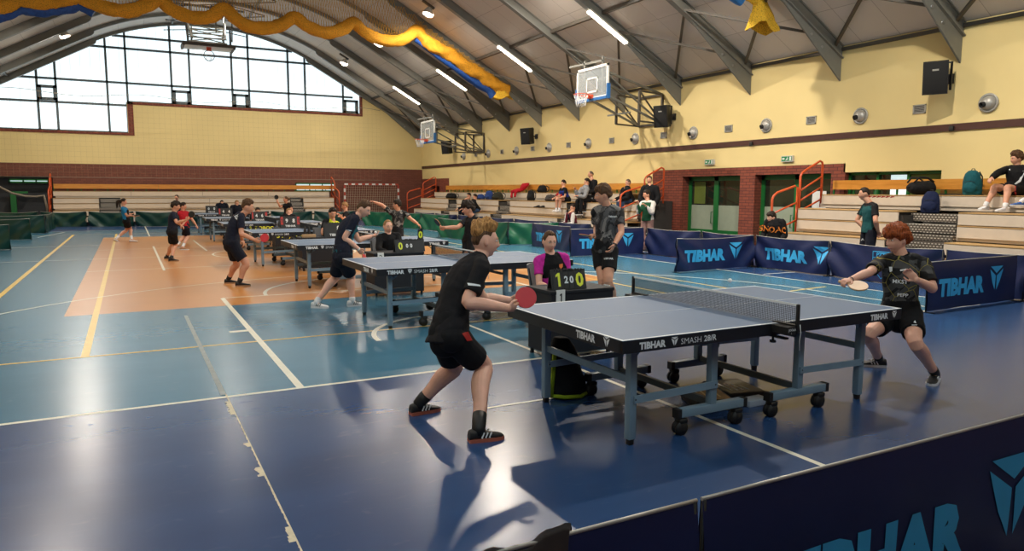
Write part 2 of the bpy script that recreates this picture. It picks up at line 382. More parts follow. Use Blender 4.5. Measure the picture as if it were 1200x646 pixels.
def arch_window(name, Y, sgn):
    root = thing(name, None, None, (4, Y, 4.5), kind='structure')
    yp = Y+sgn*.25
    p = MB(); n = 80; xs = [-5.9+17.9*i/n for i in range(n+1)]
    for a, b in zip(xs, xs[1:]):
        za = 4.5 if b <= .3 else 6.02
        p.add([(a, yp, za), (b, yp, za), (b, yp, prof(b)+.05), (a, yp, prof(a)+.05)], [(0, 1, 2, 3)])
    p.build('glazing', M_pane if sgn > 0 else M_pane2, root)
    fr = MB(); yq0, yq1 = Y+sgn*.14, Y+sgn*.24
    for x, x1 in ((-3.53, 0), (-2.77, 0), (-.62, 0), (.24, 0), (2.26, 0), (3.12, 0), (5.16, 0), (6.0, 0), (8.05, 0), (8.95, 0), (11.05, 0), (-5.5, 0)):
        fr.box((x-.05, yq0, 4.5 if x < .3 else 6.02), (x+.05, yq1, prof(x)))
    for z, x0, x1 in ((4.52, -5.9, .3), (6.04, .2, 12), (6.95, -4.6, 11.6), (8.62, -1.4, 9.4), (5.86, -5.9, .3), (9.2, -.3, 8.3)):
        fr.box((x0, yq0, z-.05), (x1, yq1, z+.05))
    fr.build('mullions', M_frame, root)
    def vent(x0, x1, z0, z1):
        m = MB(); a, b = Y+sgn*.10, Y+sgn*.2
        for q in ((x0, z0, x0+.17, z1), (x1-.17, z0, x1, z1), (x0, z0, x1, z0+.13), (x0, z1-.13, x1, z1)): m.box((q[0], a, q[1]), (q[2], b, q[3]))
        m.build('opening_sash', M_frame, root)
    vent(-3.53, -2.72, 5.92, 6.62); vent(2.26, 3.12, 6.06, 6.75); vent(5.16, 5.95, 6.06, 6.75); vent(11.05, 11.9, 6.06, 6.8)
    return root
arch_window('window_1', YB, 1); arch_window('window_2', YN, -1)
# ceiling
c = MB(); n = 72; xs = [XL-.1+(XR-XL+.2)*i/n for i in range(n+1)]
for a, b in zip(xs, xs[1:]):
    za, zb = prof(a), prof(b)
    c.add([(a, YN-.4, za), (b, YN-.4, zb), (b, YB+.4, zb), (a, YB+.4, za), (a, YN-.4, za+.2), (b, YN-.4, zb+.2), (b, YB+.4, zb+.2), (a, YB+.4, za+.2)],
          [(0, 3, 2, 1), (4, 5, 6, 7), (0, 1, 5, 4), (2, 3, 7, 6)])
ceiling = c.build('ceiling', M_ceil, kind='structure')
RY = [9.32+2.918*k for k in range(11)]; RYALL = [9.32-2.918*k for k in (3, 2, 1)]+RY+[40.85]
pu = 0
for X, wd in ((12.62, .1), (-4.62, .1)):
    mb = MB(); mb.box((X-wd/2, YN, prof(X)-.11), (X+wd/2, YB-.05, prof(X)-.01)); mb.build('purlin', M_steelD, ceiling)
for X in (5.6, 2.4):
    mb = MB(); mb.box((X-.04, YN, prof(X)-.1), (X+.04, YB-.05, prof(X)-.01)); mb.build('purlin', M_steel, ceiling)
for k in range(len(RYALL)-1):
    a, b = RYALL[k], RYALL[k+1]
    for sg in (1, -1):
        X = lambda d: XC+sg*d
        mb = MB()
        mb.bar((X(11.45), b, prof(X(11.45))-.14), (X(9.2), a, prof(X(9.2))-.2), .07, .06); mb.bar((X(9.2), b, prof(X(9.2))-.2), (X(10.8), a, prof(X(10.8))-.3), .07, .06)
        mb.build('brace', M_steelD, ceiling)
    if a > 18:
        mb = MB(); mb.bar((2.0, a, prof(2)-.3), (6, b, prof(6)-.3), .035); mb.bar((6.0, a, prof(6)-.34), (2, b, prof(2)-.34), .035)
        mb.build('tie_rod', M_steelD, ceiling)
mb = MB(); mb.box((XR-.06, YN, 5.12), (XR-.005, YB-.05, 5.20)); mb.build('eave_rail', M_steelD, ceiling)
# rafters: a straight deep beam from each wall with a rounded end, a thin arch between, a pointed haunch plate at the wall
def rafter(Y, k):
    root = thing('roof_rafter', 'grey steel arched roof rafter, %s one counted from the camera end' % (ORD+['thirteenth', 'fourteenth', 'fifteenth'])[k], 'rafter', (XC, Y, 5.1), group='arched steel roof rafters')
    th = .035
    for sg, sd in ((1, 'right'), (-1, 'left')):
        X = lambda d: XC+sg*d
        def poly(pts): return [(X(d), Y-th, prof(X(d))-o) if not ab else (X(d), Y-th, o) for d, o, ab in pts]
        b = MB(); n = 16; ds = [5.3+(11.68-5.3)*i/n for i in range(n+1)]
        up = [(d, .0, 0) for d in ds]; lo = [(d, .30, 0) for d in ds]
        # rounded end near the crown
        cap = [(5.3-.34*math.sin(PI*i/10), .0+.30*(0.5-0.5*math.cos(PI*i/10)) + .06*math.sin(PI*i/10), 0) for i in range(1, 10)]
        pts = up[::-1]+cap+lo
        b.prism(poly(pts), (0, 2*th, 0))
        for o, ww in ((.015, .16), (.30, .18)):      # flanges
            for d0, d1 in zip(ds, ds[1:]): b.bar((X(d0), Y, prof(X(d0))-o), (X(d1), Y, prof(X(d1))-o), ww, .03, up=(0, 0, 1))
        b.build('beam', M_steel, root)
        h = MB(); h.prism([(X(9.3), Y-.02, prof(X(9.3))-.3), (X(11.68), Y-.02, 5.1), (X(11.69), Y-.02, 4.40)], (0, .04, 0))
        for q in (.55, .72):
            P = Vector((X(9.3+2.3*q), Y, prof(X(9.3+2.3*q))-.3-.28*q)); h.cyl(P+Vector((0, -.035, 0)), P+Vector((0, .035, 0)), .035, 10, 1)
        h.build('haunch_plate', [M_steel, M_metal], root)
    a = MB(); n = 24; ds = [-5.3+10.6*i/n for i in range(n+1)]
    for d0, d1 in zip(ds, ds[1:]):
        a.bar((XC+d0, Y, prof(XC+d0)-.09), (XC+d1, Y, prof(XC+d1)-.09), .12, .14)
    a.build('arch_rib', M_steel, root)
M_metal = mat('bare_metal', S(170, 172, 172), .35, .8)
for k, Y in enumerate(RYALL): rafter(Y, k)
# ------------------------------------------------------------------ lamps
M_tube = emis('fluorescent_tube', (1, .90, .68, 1), 14)
M_flood = emis('floodlight_glass', (1, .80, .62, 1), 9)
M_lampbody = mat('white_lamp_body', S(200, 196, 188), .5)
for k, Y in enumerate((18.08, 23.91, 29.75, 35.58)):
    x0, x1 = 12.13, 13.5; z0, z1 = prof(x0)-.33, prof(x1)-.33
    t = thing('fluorescent_lamp', 'long glowing fluorescent strip lamp on a sloping rafter, %s of the four from the camera' % ORD[k], 'ceiling lamp', (12.8, Y, z1), group='fluorescent strip lamps')
    a, b = Vector((x0, Y, z0)), Vector((x1, Y, z1)); m = MB(); m.bar(a+Vector((0, 0, .035)), b+Vector((0, 0, .035)), .2, .05); m.build('housing', M_lampbody, t)
    for s in (-.05, .05):
        m = MB(); m.tube([a+Vector((0, s, -.02)), b+Vector((0, s, -.02))], .028, 8); m.build('tube', M_tube, t)
FLUX = 390
def flood(X, Y, z, lab):
    t = thing('floodlight', lab, 'floodlight', (X, Y, z), group='round bright floodlights under the roof')
    sg = 1 if X > XC else -1
    ax = Vector((-.35*sg, -.1, -1)).normalized(); c = Vector((X, Y, z+.12))
    m = MB(); m.lathe(c, [(.03, -.16), (.09, -.15), (.13, -.08), (.2, .07), (.21, .1), (.195, .1)], ax, 20); m.build('reflector', M_lampbody, t)
    m = MB(); m.lathe(c, [(.001, .085), (.19, .085)], ax, 20); m.build('lens', M_flood, t)
    m = MB(); m.tube([c-ax*.14, Vector((X+.12*sg, Y, prof(X+.12*sg)-.12))], .02, 6); m.bar((X-.22, Y, prof(X-.22)-.12), (X+.22, Y, prof(X+.22)-.12), .1, .08); m.build('bracket', M_steelD, t)
    ld = bpy.data.lights.new('floodlight_beam', 'AREA'); ld.shape = 'DISK'; ld.size = .38; ld.energy = FLUX*((2.2 if X > 4 else .7) if Y < 20 else 1); ld.color = (1, .90, .77); ld.spread = math.radians(175)
    lo = bpy.data.objects.new('floodlight_beam', ld); link(lo, t); lo.location = (0, 0, 0.02); lo.rotation_euler = (0, 0, 0)
for X, Y, dz, l in ((9.92, 25.1, .5, 'bright floodlight above the right end of the orange net'), (9.95, 31.06, .5, 'bright floodlight just beyond the orange net on the right'),
                    (9.92, 36.6, .5, 'bright floodlight furthest away on the right roof slope'), (-1.95, 30.57, .5, 'bright floodlight nearest on the left roof slope'),
                    (-1.97, 35.71, .5, 'bright floodlight furthest away on the left roof slope'), (4.0, 36.47, .55, 'bright floodlight over the folded basketball hoop')):
    flood(X, Y, prof(X)-dz, l)
for X in (9.95, -1.97):
    for k, Y in enumerate((19.3, 13.4, 7.5)): flood(X, Y, prof(X)-.5, 'floodlight on the %s roof slope above the camera, %s one forward' % ('right' if X > 4 else 'left', ('third', 'second', 'first')[k]))
# ------------------------------------------------------------------ wall fittings on the right wall
M_blk = mat('black_plastic', S(28, 28, 29), .5); M_blk2 = mat('black_grille', S(20, 20, 21), .8)
M_alu = mat('brushed_aluminium', S(176, 174, 168), .4, .4)
for k, (Y, z) in enumerate(((9.52, 4.09), (18.37, 4.07), (27.24, 4.02), (36.08, 4.0))):
    t = thing('wall_speaker', 'black loudspeaker bracketed to the yellow wall, %s of the four from the camera' % ORD[k], 'loudspeaker', (XR-.45, Y, z-.28), group='black wall loudspeakers')
    M = Matrix.Translation((XR-.45, Y, z)) @ Matrix.Rotation(math.radians(24), 4, 'Z') @ Matrix.Rotation(math.radians(-8), 4, 'Y')
    m = MB(); m.prism([(-.17, -.2, -.29), (-.17, .2, -.29), (.2, .13, -.29), (.2, -.13, -.29)], (0, 0, .58)); m.xf(M @ Matrix.Scale(1.18, 4)); m.build('cabinet', M_blk, t)
    m = MB(); m.bbox((-.182, -.185, -.27), (-.168, .185, .27), .006); m.xf(M @ Matrix.Scale(1.18, 4)); m.build('grille', M_blk2, t)
    m = MB(); m.box((-.1835, -.05, .12), (-.1825, .05, .15)); m.xf(M @ Matrix.Scale(1.18, 4)); m.build('badge', M_alu, t)
    m = MB(); m.box((XR-.05, Y-.1, z-.1), (XR-.001, Y+.1, z+.1)); m.bar((XR-.05, Y, z), (XR-.3, Y, z), .05); m.box((XR-.3, Y-.22, z-.27), (XR-.27, Y-.18, z+.32)); m.bar((XR-.3, Y-.2, z+.3), (XR-.42, Y-.02, z+.3), .03); m.build('bracket', M_blk, t)
for k, Y in enumerate((8.67, 11.6, 14.51, 17.43, 20.35, 23.25, 26.16, 29.05, 31.95, 34.87)):
    t = thing('air_nozzle', 'round grey ball air nozzle above the brown stripe, %s from the camera' % ORD[k], 'air nozzle', (XR-.1, Y, 3.33), group='round air nozzles in the yellow wall')
    m = MB(); m.lathe((XR-.002, Y, 3.5), [(.19, -.004), (.2, .03), (.17, .045), (.15, .02)], (-1, 0, 0), 24); m.build('ring', M_alu, t)
    m = MB(); m.lathe((XR-.003, Y, 3.5), [(.15*math.cos(a*PI/16), .13*math.sin(a*PI/16)) for a in range(9)], (-1, 0, 0), 20); m.build('ball', M_alu, t)
    m = MB(); ax = Vector((-.8, .35, -.25)); m.lathe(Vector((XR-.02, Y, 3.5))+ax.normalized()*.1, [(.055, 0), (.06, .07), (.05, .07), (.045, .02), (.001, .02)], ax, 14); m.build('spout', M_blk2, t)
for k, Y in enumerate((10.14, 13.03, 15.94, 18.85, 21.75, 24.67, 27.58, 30.5, 33.4)):
    t = thing('wall_vent', 'small square louvred vent above the brown stripe, %s from the camera' % ORD[k], 'vent', (XR-.02, Y, 3.42), group='square vents in the yellow wall')
    m = MB()
    for a in ((-.15, -.1, -.12, .1), (.12, -.1, .15, .1), (-.15, .075, .15, .1), (-.15, -.1, .15, -.075)): m.box((XR-.025, Y+a[0], 3.52+a[1]), (XR-.001, Y+a[2], 3.52+a[3]))
    m.build('frame', M_alu, t)
    m = MB(); m.box((XR-.004, Y-.12, 3.445), (XR-.001, Y+.12, 3.595), 1)
    for q in range(5): m.bar((XR-.012, Y-.12, 3.46+.028*q), (XR-.012, Y+.12, 3.46+.028*q), .014, .012)
    m.build('louvre', [M_alu, M_blk2], t)
M_exit = mat('exit_green', S(30, 120, 70), .4, emit=S(30, 120, 70), es=.25); M_white = mat('white_paint', S(225, 225, 220), .5, var=.03)
for k, (Y, z) in enumerate(((16.64, 2.57), (13.71, 2.56))):
    t = thing('exit_sign', ('green running-man exit sign over the glazed green door beside the dark seated boy', 'green running-man exit sign over the double door beside the orange stair rail')[1-k], 'exit sign', (XR-.05, Y, z-.08), group='green exit signs')
    m = MB(); m.box((XR-.07, Y-.19, z-.08), (XR-.001, Y+.19, z+.08)); m.build('case', M_lampbody, t)
    m = MB(); m.box((XR-.073, Y-.17, z-.06), (XR-.071, Y+.17, z+.06)); m.build('panel', M_exit, t)
    m = MB(); P = lambda a, b: (XR-.0745, Y-a, z+b)
    for poly in ([(-.04, -.05), (-.01, -.05), (.03, .0), (.02, .02), (-.01, 0)], [(.0, .02), (.04, .03), (.05, .015), (.03, -.03), (.06, -.045), (.05, -.05), (.02, -.03)], [(.015, .035), (.035, .035), (.035, .055), (.015, .055)], [(.09, -.05), (.15, -.05), (.15, .05), (.09, .05)], [(-.15, -.02), (-.09, -.02), (-.09, -.035), (-.06, 0), (-.09, .035), (-.09, .02), (-.15, .02)]):
        m.add([P(*q) for q in poly], [list(range(len(poly)))])
    m.build('pictogram', M_white, t)
for k, (px, py) in enumerate(((1117, 151), (882, 169))):
    d = ray(px, py); P = EYE+d*(XR/d.x); m = MB(); m.bbox((XR-.1, P.y-.05, P.z-.06), (XR-.03, P.y+.05, P.z+.06), .02); m.box((XR-.03, P.y-.02, P.z-.03), (XR-.0005, P.y+.02, P.z+.05))
    fromthing('wall_sensor', m, M_blk, ('small black sensor on the yellow wall just below the nearest loudspeaker', 'small black sensor on the yellow wall above the glazed doors')[k], 'sensor')
# ------------------------------------------------------------------ doors and strip windows
M_green = mat('green_door_frame', S(24, 104, 48), .4, var=.04)
M_glassD = mat('dark_door_glass', S(36, 44, 34), .06, var=.5, scale=1.4, spec=.7); M_frost = mat('frosted_film', S(150, 160, 140), .5, var=.04)
M_olive = mat('green_room_and_reflection', S(96, 110, 40), .6, var=.15, scale=1)
def door(n, y0, y1, lab=None):
    X = XR+.32; root = thing('door_%d' % n, None, None, (X, (y0+y1)/2, 0), kind='structure')
    fr = MB(); H = 2.15; mid = (y0+y1)/2
    for a, b in ((y0, y0+.12), (y1-.12, y1), (mid-.09, mid+.09)): fr.box((X-.05, a, 0), (X+.05, b, H))
    fr.box((X-.05, y0, H-.14), (X+.05, y1, H)); fr.box((X-.05, y0, 0), (X+.05, y1, .12)); fr.box((X-.048, y0, .40), (X+.048, y1, .5))
    fr.build('door_frame', M_green, root)
    for a, b in ((y0+.12, mid-.09), (mid+.09, y1-.12)):
        g = MB(); g.box((X-.012, a, 1.26), (X+.012, b, H-.14)); g.build('clear_pane', M_glassD, root)
        g = MB(); g.box((X-.013, a, .5), (X+.013, b, 1.26)); g.build('frosted_pane', M_frost, root)
        g = MB(); g.box((X-.012, a, .12), (X+.012, b, .4)); g.build('lower_pane', M_olive, root)
    h = MB(); h.tube([(X-.05, mid+.13, 1.05), (X-.11, mid+.13, 1.05), (X-.11, mid+.13, .7), (X-.05, mid+.13, .7)], .014, 8); h.build('door_handle', M_green, root)
    o = MB(); o.box((X-.016, mid+.5, 1.3), (X-.013, mid+1.0, 1.98)); o.build('painted_wall_reflection', M_olive, root) if n == 1 else None  # wall mirrored in the glass, painted as an olive sheet
door(1, 15.42, 17.88); door(2, 12.35, 14.86)
m = MB(); m.box((XR+.2, 13.05, .98), (XR+.205, 12.62, 1.7)); fromthing('notice', m, M_white, 'white paper notice behind the orange rail on the glazed door', 'notice', kind=None)
M_sky = emis('sky_view_and_reflection', (.62, .86, .92, 1), .8)  # glow of the bright strip windows, also of a painted sky reflection
def stripwin(n, a, b, ax, face, bright):
    root = thing('window_%d' % n, None, None, ((a[0]+b[0])/2, (a[1]+b[1])/2, a[2]), kind='structure')
    d = Vector(b)-Vector(a); d.z = 0; L = d.length; d.normalize(); o = Vector(a); z0, z1 = a[2], b[2]; nv = Vector(face)
    Q = lambda s, z, k: o+d*s+Vector((0, 0, z-z0))+nv*k
    fr = MB()
    for s in [0]+[L*q for q in (.34, .66)]+[L-.06]:
        fr.prism([Q(s, z0, 0), Q(s+.06, z0, 0), Q(s+.06, z1, 0), Q(s, z1, 0)], nv*.06)
    for z in (z0, z1-.07): fr.prism([Q(0, z, 0), Q(L, z, 0), Q(L, z+.07, 0), Q(0, z+.07, 0)], nv*.06)
    fr.build('window_frame', M_green, root)
    g = MB(); g.prism([Q(.05, z0+.05, -.02), Q(L-.05, z0+.05, -.02), Q(L-.05, z1-.05, -.02), Q(.05, z1-.05, -.02)], nv*.02); g.build('pane', M_glassD if not bright else M_sky, root)
    return root
wn = stripwin(3, (XR+.2, 9.55, 1.35), (XR+.2, 11.95, 2.16), 1, (-1, 0, 0), False)
m = MB(); m.box((XR+.197, 10.86, 1.4), (XR+.199, 10.42, 2.08)); m.build('painted_sky_reflection', M_sky, wn)  # glowing sheet on the glass imitates mirrored sky
m = MB(); m.box((XR+.197, 10.4, 1.4), (XR+.199, 9.62, 2.08)); m.build('green_pane', M_olive, wn)
stripwin(4, (8.2, YB-.05, 1.62), (10.4, YB-.05, 2.1), 1, (0, -1, 0), True)
# dark store behind the doorway in the back wall
M_dark = mat('dark_store', S(60, 62, 66), .8)
m = MB(); m.box((-6.8, YB+.75, 0), (-3.0, YB+.85, 2.5)); m.box((-6.8, YB+.5, 2.34), (-3.0, YB+.85, 2.5)); m.box((-6.8, YB+.5, 0), (-6.65, YB+.85, 2.5)); m.box((-3.1, YB+.5, 0), (-3.0, YB+.85, 2.5))
m.build('wall_store', M_dark, kind='structure')
m = MB(); m.box((-4.9, YB+.1, 0), (-4.68, YB+.3, 1.55)); m.box((-4.9, YB+.1, 1.5), (-4.2, YB+.3, 1.6)); m.build('door_3', M_green, kind='structure')
stripwin(5, (-4.9, YB-.02, 2.0), (-3.3, YB-.02, 2.18), 1, (0, -1, 0), True)
# ================================================================== BLEACHERS
M_bfront = mat('beige_bench_front', S(206, 192, 174), .55, var=.03)
M_bwood = wood('bench_edge_wood', S(176, 140, 92), S(196, 160, 108))
M_board = wood('orange_pine_board', S(186, 122, 42), S(208, 146, 62), .4, 2, 2, 26)
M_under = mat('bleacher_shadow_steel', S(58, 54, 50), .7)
M_stepm = None
def stepmat():
    m = bpy.data.materials.new('perforated_tread'); m.use_nodes = True; N, L = nt(m); b = N['Principled BSDF']; b.inputs['Roughness'].default_value = .45; b.inputs['Metallic'].default_value = .3
    v = vec(N, L); t = N.new('ShaderNodeTexBrick'); t.inputs['Scale'].default_value = 1; t.inputs['Brick Width'].default_value = .07; t.inputs['Row Height'].default_value = .05; t.inputs['Mortar Size'].default_value = .017
    t.inputs['Color1'].default_value = S(224, 218, 206); t.inputs['Color2'].default_value = S(214, 208, 196); t.inputs['Mortar'].default_value = S(96, 88, 80)
    L.new(v, t.inputs['Vector']); L.new(t.outputs['Color'], b.inputs['Base Color']); MC['tread'] = m; return m
M_stepm = stepmat()
M_orail = mat('orange_rail_paint', S(206, 84, 40), .35)
ROWQ = [(.75, 1.62), (1.56, 1.29), (1.575, 1.04), (1.96, .72), (2.05, .42)]      # distance of each bench front from the wall, height of its seat
def bleacher(label, F, rows, aisles, board, group=None):
    """F(s, q, z): s along the wall, q out from it"""
    s0 = rows[0][0][0]; c = F((rows[0][0][0]+rows[0][-1][1])/2, 1.0, 0)
    root = thing('bleacher', label, 'grandstand', c, group=group)
    def bx(mb, s0, s1, q0, q1, z0, z1, mi=0):
        a, b = F(s0, q0, z0), F(s1, q1, z1); mb.box(a, b, mi)
    prevq = .12
    for i, ((q, z), segs) in enumerate(zip(ROWQ, rows)):
        for (a, b) in segs:
            n = max(1, round(abs(b-a)/3.2)); 
            for k in range(n):
                u0 = a+(b-a)*k/n+.006; u1 = a+(b-a)*(k+1)/n-.006
                mb = MB(); bx(mb, u0, u1, q-.03, q, z-.235, z-.02, 0); bx(mb, u0, u1, max(.1, q-.62), q, z-.03, z, 1)
                mb.build('bench', [M_bfront, M_bwood], root)
    S0 = rows[1][0][0]+.05; S1 = max(r[-1][1] for r in rows)-.05
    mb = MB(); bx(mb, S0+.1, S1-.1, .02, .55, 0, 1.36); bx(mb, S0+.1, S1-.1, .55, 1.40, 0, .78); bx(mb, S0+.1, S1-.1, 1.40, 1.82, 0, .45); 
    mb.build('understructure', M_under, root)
    mb = MB(); bx(mb, S0, S1, .70, .72, 1.30, 1.40, 0); bx(mb, S0, S1, 1.48, 1.52, .74, .80, 0); mb.build('riser_strip', M_bfront, root)
    for (a, b) in aisles:
        for q0, q1, z0, z1 in ((.75, 1.15, 1.08, 1.24), (1.15, 1.5, .87, 1.03), (1.5, 1.66, .73, .84), (1.66, 1.82, .58, .70), (1.82, 2.0, .42, .55), (2.0, 2.12, .2, .39)):
            mb = MB(); bx(mb, a+.02, b-.02, q0, q1, z0, z1); mb.build('step', M_stepm, root)
        for s in (a-.0, b-.06):
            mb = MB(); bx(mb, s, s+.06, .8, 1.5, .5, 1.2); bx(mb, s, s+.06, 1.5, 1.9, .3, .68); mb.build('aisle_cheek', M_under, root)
    if board:
        a, b = board; n = max(1, round(abs(b-a)/4.4))
        for k in range(n):
            u0, u1 = a+(b-a)*k/n+.004, a+(b-a)*(k+1)/n-.004
            mb = MB(); bx(mb, u0, u1, .2, .24, 1.74, 1.96); mb.build('back_board', M_board, root)
        mb = MB(); m = int(abs(b-a)/.55)
        for k in range(m+1):
            s = a+(b-a)*k/m; bx(mb, s-.015, s+.015, .16, .2, 1.6, 1.94)
        mb.build('board_post', M_green, root)
    return root
FR = lambda s, q, z: (XR-q, s, z); FB = lambda s, q, z: (s, YB-q, z)
al = [(21.2, 22.35), (26.75, 27.85), (32.3, 33.4)]
def cut(a, b, als):
    out = []; p = a
    for x0, x1 in als: out.append((p, x0)); p = x1
    return out+[(p, b)]
blA = bleacher('long beige bench grandstand with the seated spectators along the right wall', FR, [[(19.6, 37.2)]]+[cut(18.16, 37.2, al)]*3+[cut(17.3, 37.2, al)], al, (19.45, 36.8))
alB = [(8.22, 9.44)]
blB = bleacher('near beige bench grandstand at right edge with backpacks on its top row', FR, [[(3.2, 12.0)]]+[cut(3.2, 12.0, alB)]*2+[cut(3.2, 12.1, alB)]*2, alB, (3.2, 12.1))
alC = [(-1.23, -.34), (7.6, 8.3)]
blC = bleacher('empty beige bench grandstand against the far brick wall', FB, [[(-3.12, 9.9)]]+[cut(-3.08, 9.95, alC)]*3+[cut(-3.0, 9.95, alC)], alC, (-3.12, 10.4))
M_redtxt = mat('red_row_lettering', S(170, 50, 40), .6)
m = MB()
for Y0 in (10.75,):
    for k in range(6):   # red scribbled mark on the top row front
        y = Y0-.11*k; m.add([(XR-.752, y, 1.55), (XR-.752, y-.10, 1.57), (XR-.752, y-.10, 1.59), (XR-.752, y, 1.57)], [(0, 1, 2, 3)]); m.add([(XR-.752, y, 1.57), (XR-.752, y-.05, 1.60), (XR-.752, y-.07, 1.58), (XR-.752, y-.02, 1.55)], [(0, 1, 2, 3)])
m.build('red_marking', M_redtxt, blB)
# orange handrails up the ends of the grandstands
def handrail(label, F, s, loops, mids):
    root = thing('handrail', label, 'handrail', F(s, 1.3, 0), group='orange tubular stair rails')
    for lp in loops:
        mb = MB(); mb.tube([F(s, q, z) for q, z in lp], .028, 8); mb.build('rail_loop', M_orail, root)
    for a, b in mids:
        mb = MB(); mb.tube([F(s, *a), F(s, *b)], .022, 8); mb.build('cross_rail', M_orail, root)
    return root
LA = [[(2.3, .3), (2.3, 1.5), (2.26, 1.58), (2.14, 1.66), (1.55, 1.82), (1.46, 1.78), (1.46, .5)], [(1.38, .8), (1.38, 2.05), (1.33, 2.13), (1.21, 2.2), (.72, 2.43), (.64, 2.4), (.62, 2.34), (.62, 1.3)]]
MA = [((2.3, 1.15), (1.46, 1.43)), ((2.3, .72), (1.46, 1.0)), ((1.38, 1.7), (.62, 2.06)), ((1.38, 1.46), (.62, 1.80)), ((1.38, 1.2), (.62, 1.5))]
handrail('orange tube handrail on near grandstand by the green glazed door', FR, 12.12, LA, MA)
handrail('orange tube handrail beside the standing spectators and the brick doorway', FR, 18.06, LA, MA)
handrail('orange tube handrail at the far right corner of the hall', FR, 37.3, LA, MA)
handrail('orange tube handrail at the left end of the far grandstand', FB, -3.18, LA, MA)
handrail('orange tube handrail at the right end of far grandstand near the goal', FB, 10.05, LA, MA)
# ================================================================== BASKETBALL HOOPS
M_hoopo = mat('orange_hoop', S(222, 84, 44), .4); M_bluepad = mat('blue_edge_padding', S(40, 104, 168), .5)
M_clear = mat('clear_acrylic', S(190, 200, 205), .05, alpha=.28); M_cord = mat('white_net_cord', S(226, 224, 220), .7)
def hoop(label, X, Y0, Y1, zt, zb, wallf):
    """glass board facing -X, folding frame to the right wall"""
    root = thing('basketball_hoop', label, 'basketball hoop', (XR, (Y0+Y1)/2, zb-.4), group='wall-mounted basketball hoops'); W = .07
    ym = (Y0+Y1)/2
    b = MB(); b.box((X-.012, Y0+W, zb+W), (X+.012, Y1-W, zt-W)); g = b.build('backboard_glass', M_clear, root)
    b = MB()
    for a in ((Y0, zb, Y0+W, zt), (Y1-W, zb, Y1, zt), (Y0, zt-W, Y1, zt), (Y0, zb, Y1, zb+W)): b.box((X-.02, a[0], a[1]), (X+.03, a[2], a[3]))
    b.build('backboard_frame', M_white, root)
    b = MB(); q = .05
    for a in ((ym-.3, zb+.2, ym-.3+q, zb+.65), (ym+.3-q, zb+.2, ym+.3, zb+.65), (ym-.3, zb+.6, ym+.3, zb+.65), (ym-.3, zb+.2, ym+.3, zb+.25)): b.box((X-.016, a[0], a[1]), (X-.0125, a[2], a[3]))
    b.build('target_square', M_white, root)
    b = MB(); b.box((X-.05, Y0-.02, zb-.05), (X+.06, Y1+.02, zb+.03)); b.box((X-.05, Y0-.03, zb-.05), (X+.06, Y0+.02, zb+.38)); b.box((X-.05, Y1-.02, zb-.05), (X+.06, Y1+.03, zb+.38)); b.build('edge_pad', M_bluepad, root)
    b = MB(); zr = zb+.12; n = 24; c = (X-.40, ym)
    b.tube([(c[0]+.225*math.cos(2*PI*i/n), c[1]+.225*math.sin(2*PI*i/n), zr) for i in range(n)], .012, 8, closed=True)
    b.box((X-.19, ym-.09, zr-.1), (X-.02, ym+.09, zr+.012)); b.bar((X-.02, ym-.07, zr-.08), (X-.3, ym-.2, zr-.01), .02); b.bar((X-.02, ym+.07, zr-.08), (X-.3, ym+.2, zr-.01), .02)
    rim = b.build('rim', M_hoopo, root)
    b = MB(); k = 12
    def P(i, r, z): a = 2*PI*i/k; return (c[0]+r*math.cos(a), c[1]+r*math.sin(a), z)
    for i in range(k):
        b.tube([P(i, .222, zr), P(i+.5, .18, zr-.13), P(i+1, .145, zr-.27), P(i+1.5, .14, zr-.36)], .006, 5); b.tube([P(i+1, .222, zr), P(i+.5, .18, zr-.13), P(i, .145, zr-.27), P(i-.5, .14, zr-.36)], .006, 5)
    b.build('hoop_net', M_cord, root)
    wy0, wy1, wz0, wz1 = wallf
    b = MB(); xw = XR-.04
    for p, q in (((wy0, wz0), (wy1, wz0)), ((wy1, wz0), (wy1, wz1)), ((wy1, wz1), (wy0, wz1)), ((wy0, wz1), (wy0, wz0))): b.bar((xw, p[0], p[1]), (xw, q[0], q[1]), .07)
    xm = X+1.5
    for y in (wy0, wy1): b.bar((xm+.4, y-.35, wz0), (xm+.4, y-.35, wz1), .07); b.bar((xw, y, wz1), (xm+.4, y-.35, wz1), .05); b.bar((xw, y, wz0), (xm+.4, y-.35, wz0), .05); b.bar((xw, y, wz0), (xm+.4, y-.35, wz1), .04)
    b.build('wall_frame', M_steelD, root)
    b = MB()
    for y, yb in ((wy0, Y0+.35), (wy1, Y1-.35)):
        for z, zz in ((wz0, zb+.15), (wz1, zt-.15)): b.bar((xw, y, z), (X+.03, yb, zz), .06)
        b.bar((xw, y, wz0), (X+.03, yb, zt-.15), .045); b.bar((X+.05, yb, zb-.02), (X+.05, yb, zt+.25), .06)
    b.bar((X+.05, Y0+.3, zt+.12), (X+.05, Y1+.5, zt+.18), .06); b.bar((X+.4, Y0+.4, zt-.3), (X+.4, Y1-.4, zt-.3), .05); b.bar((xw-1.3, wy0, wz0+.3), (xw-1.3, wy1, wz0+.3), .05)
    b.build('truss_arm', M_steel, root)
hoop('glass basketball backboard on a folding truss by the middle of the right wall', 12.55, 17.62, 19.27, 5.40, 4.44, (18.93, 20.15, 3.9, 4.84))
hoop('far glass basketball backboard on a folding truss near the back corner', 12.6, 31.25, 33.0, 4.95, 3.95, (32.4, 33.6, 3.6, 4.5))
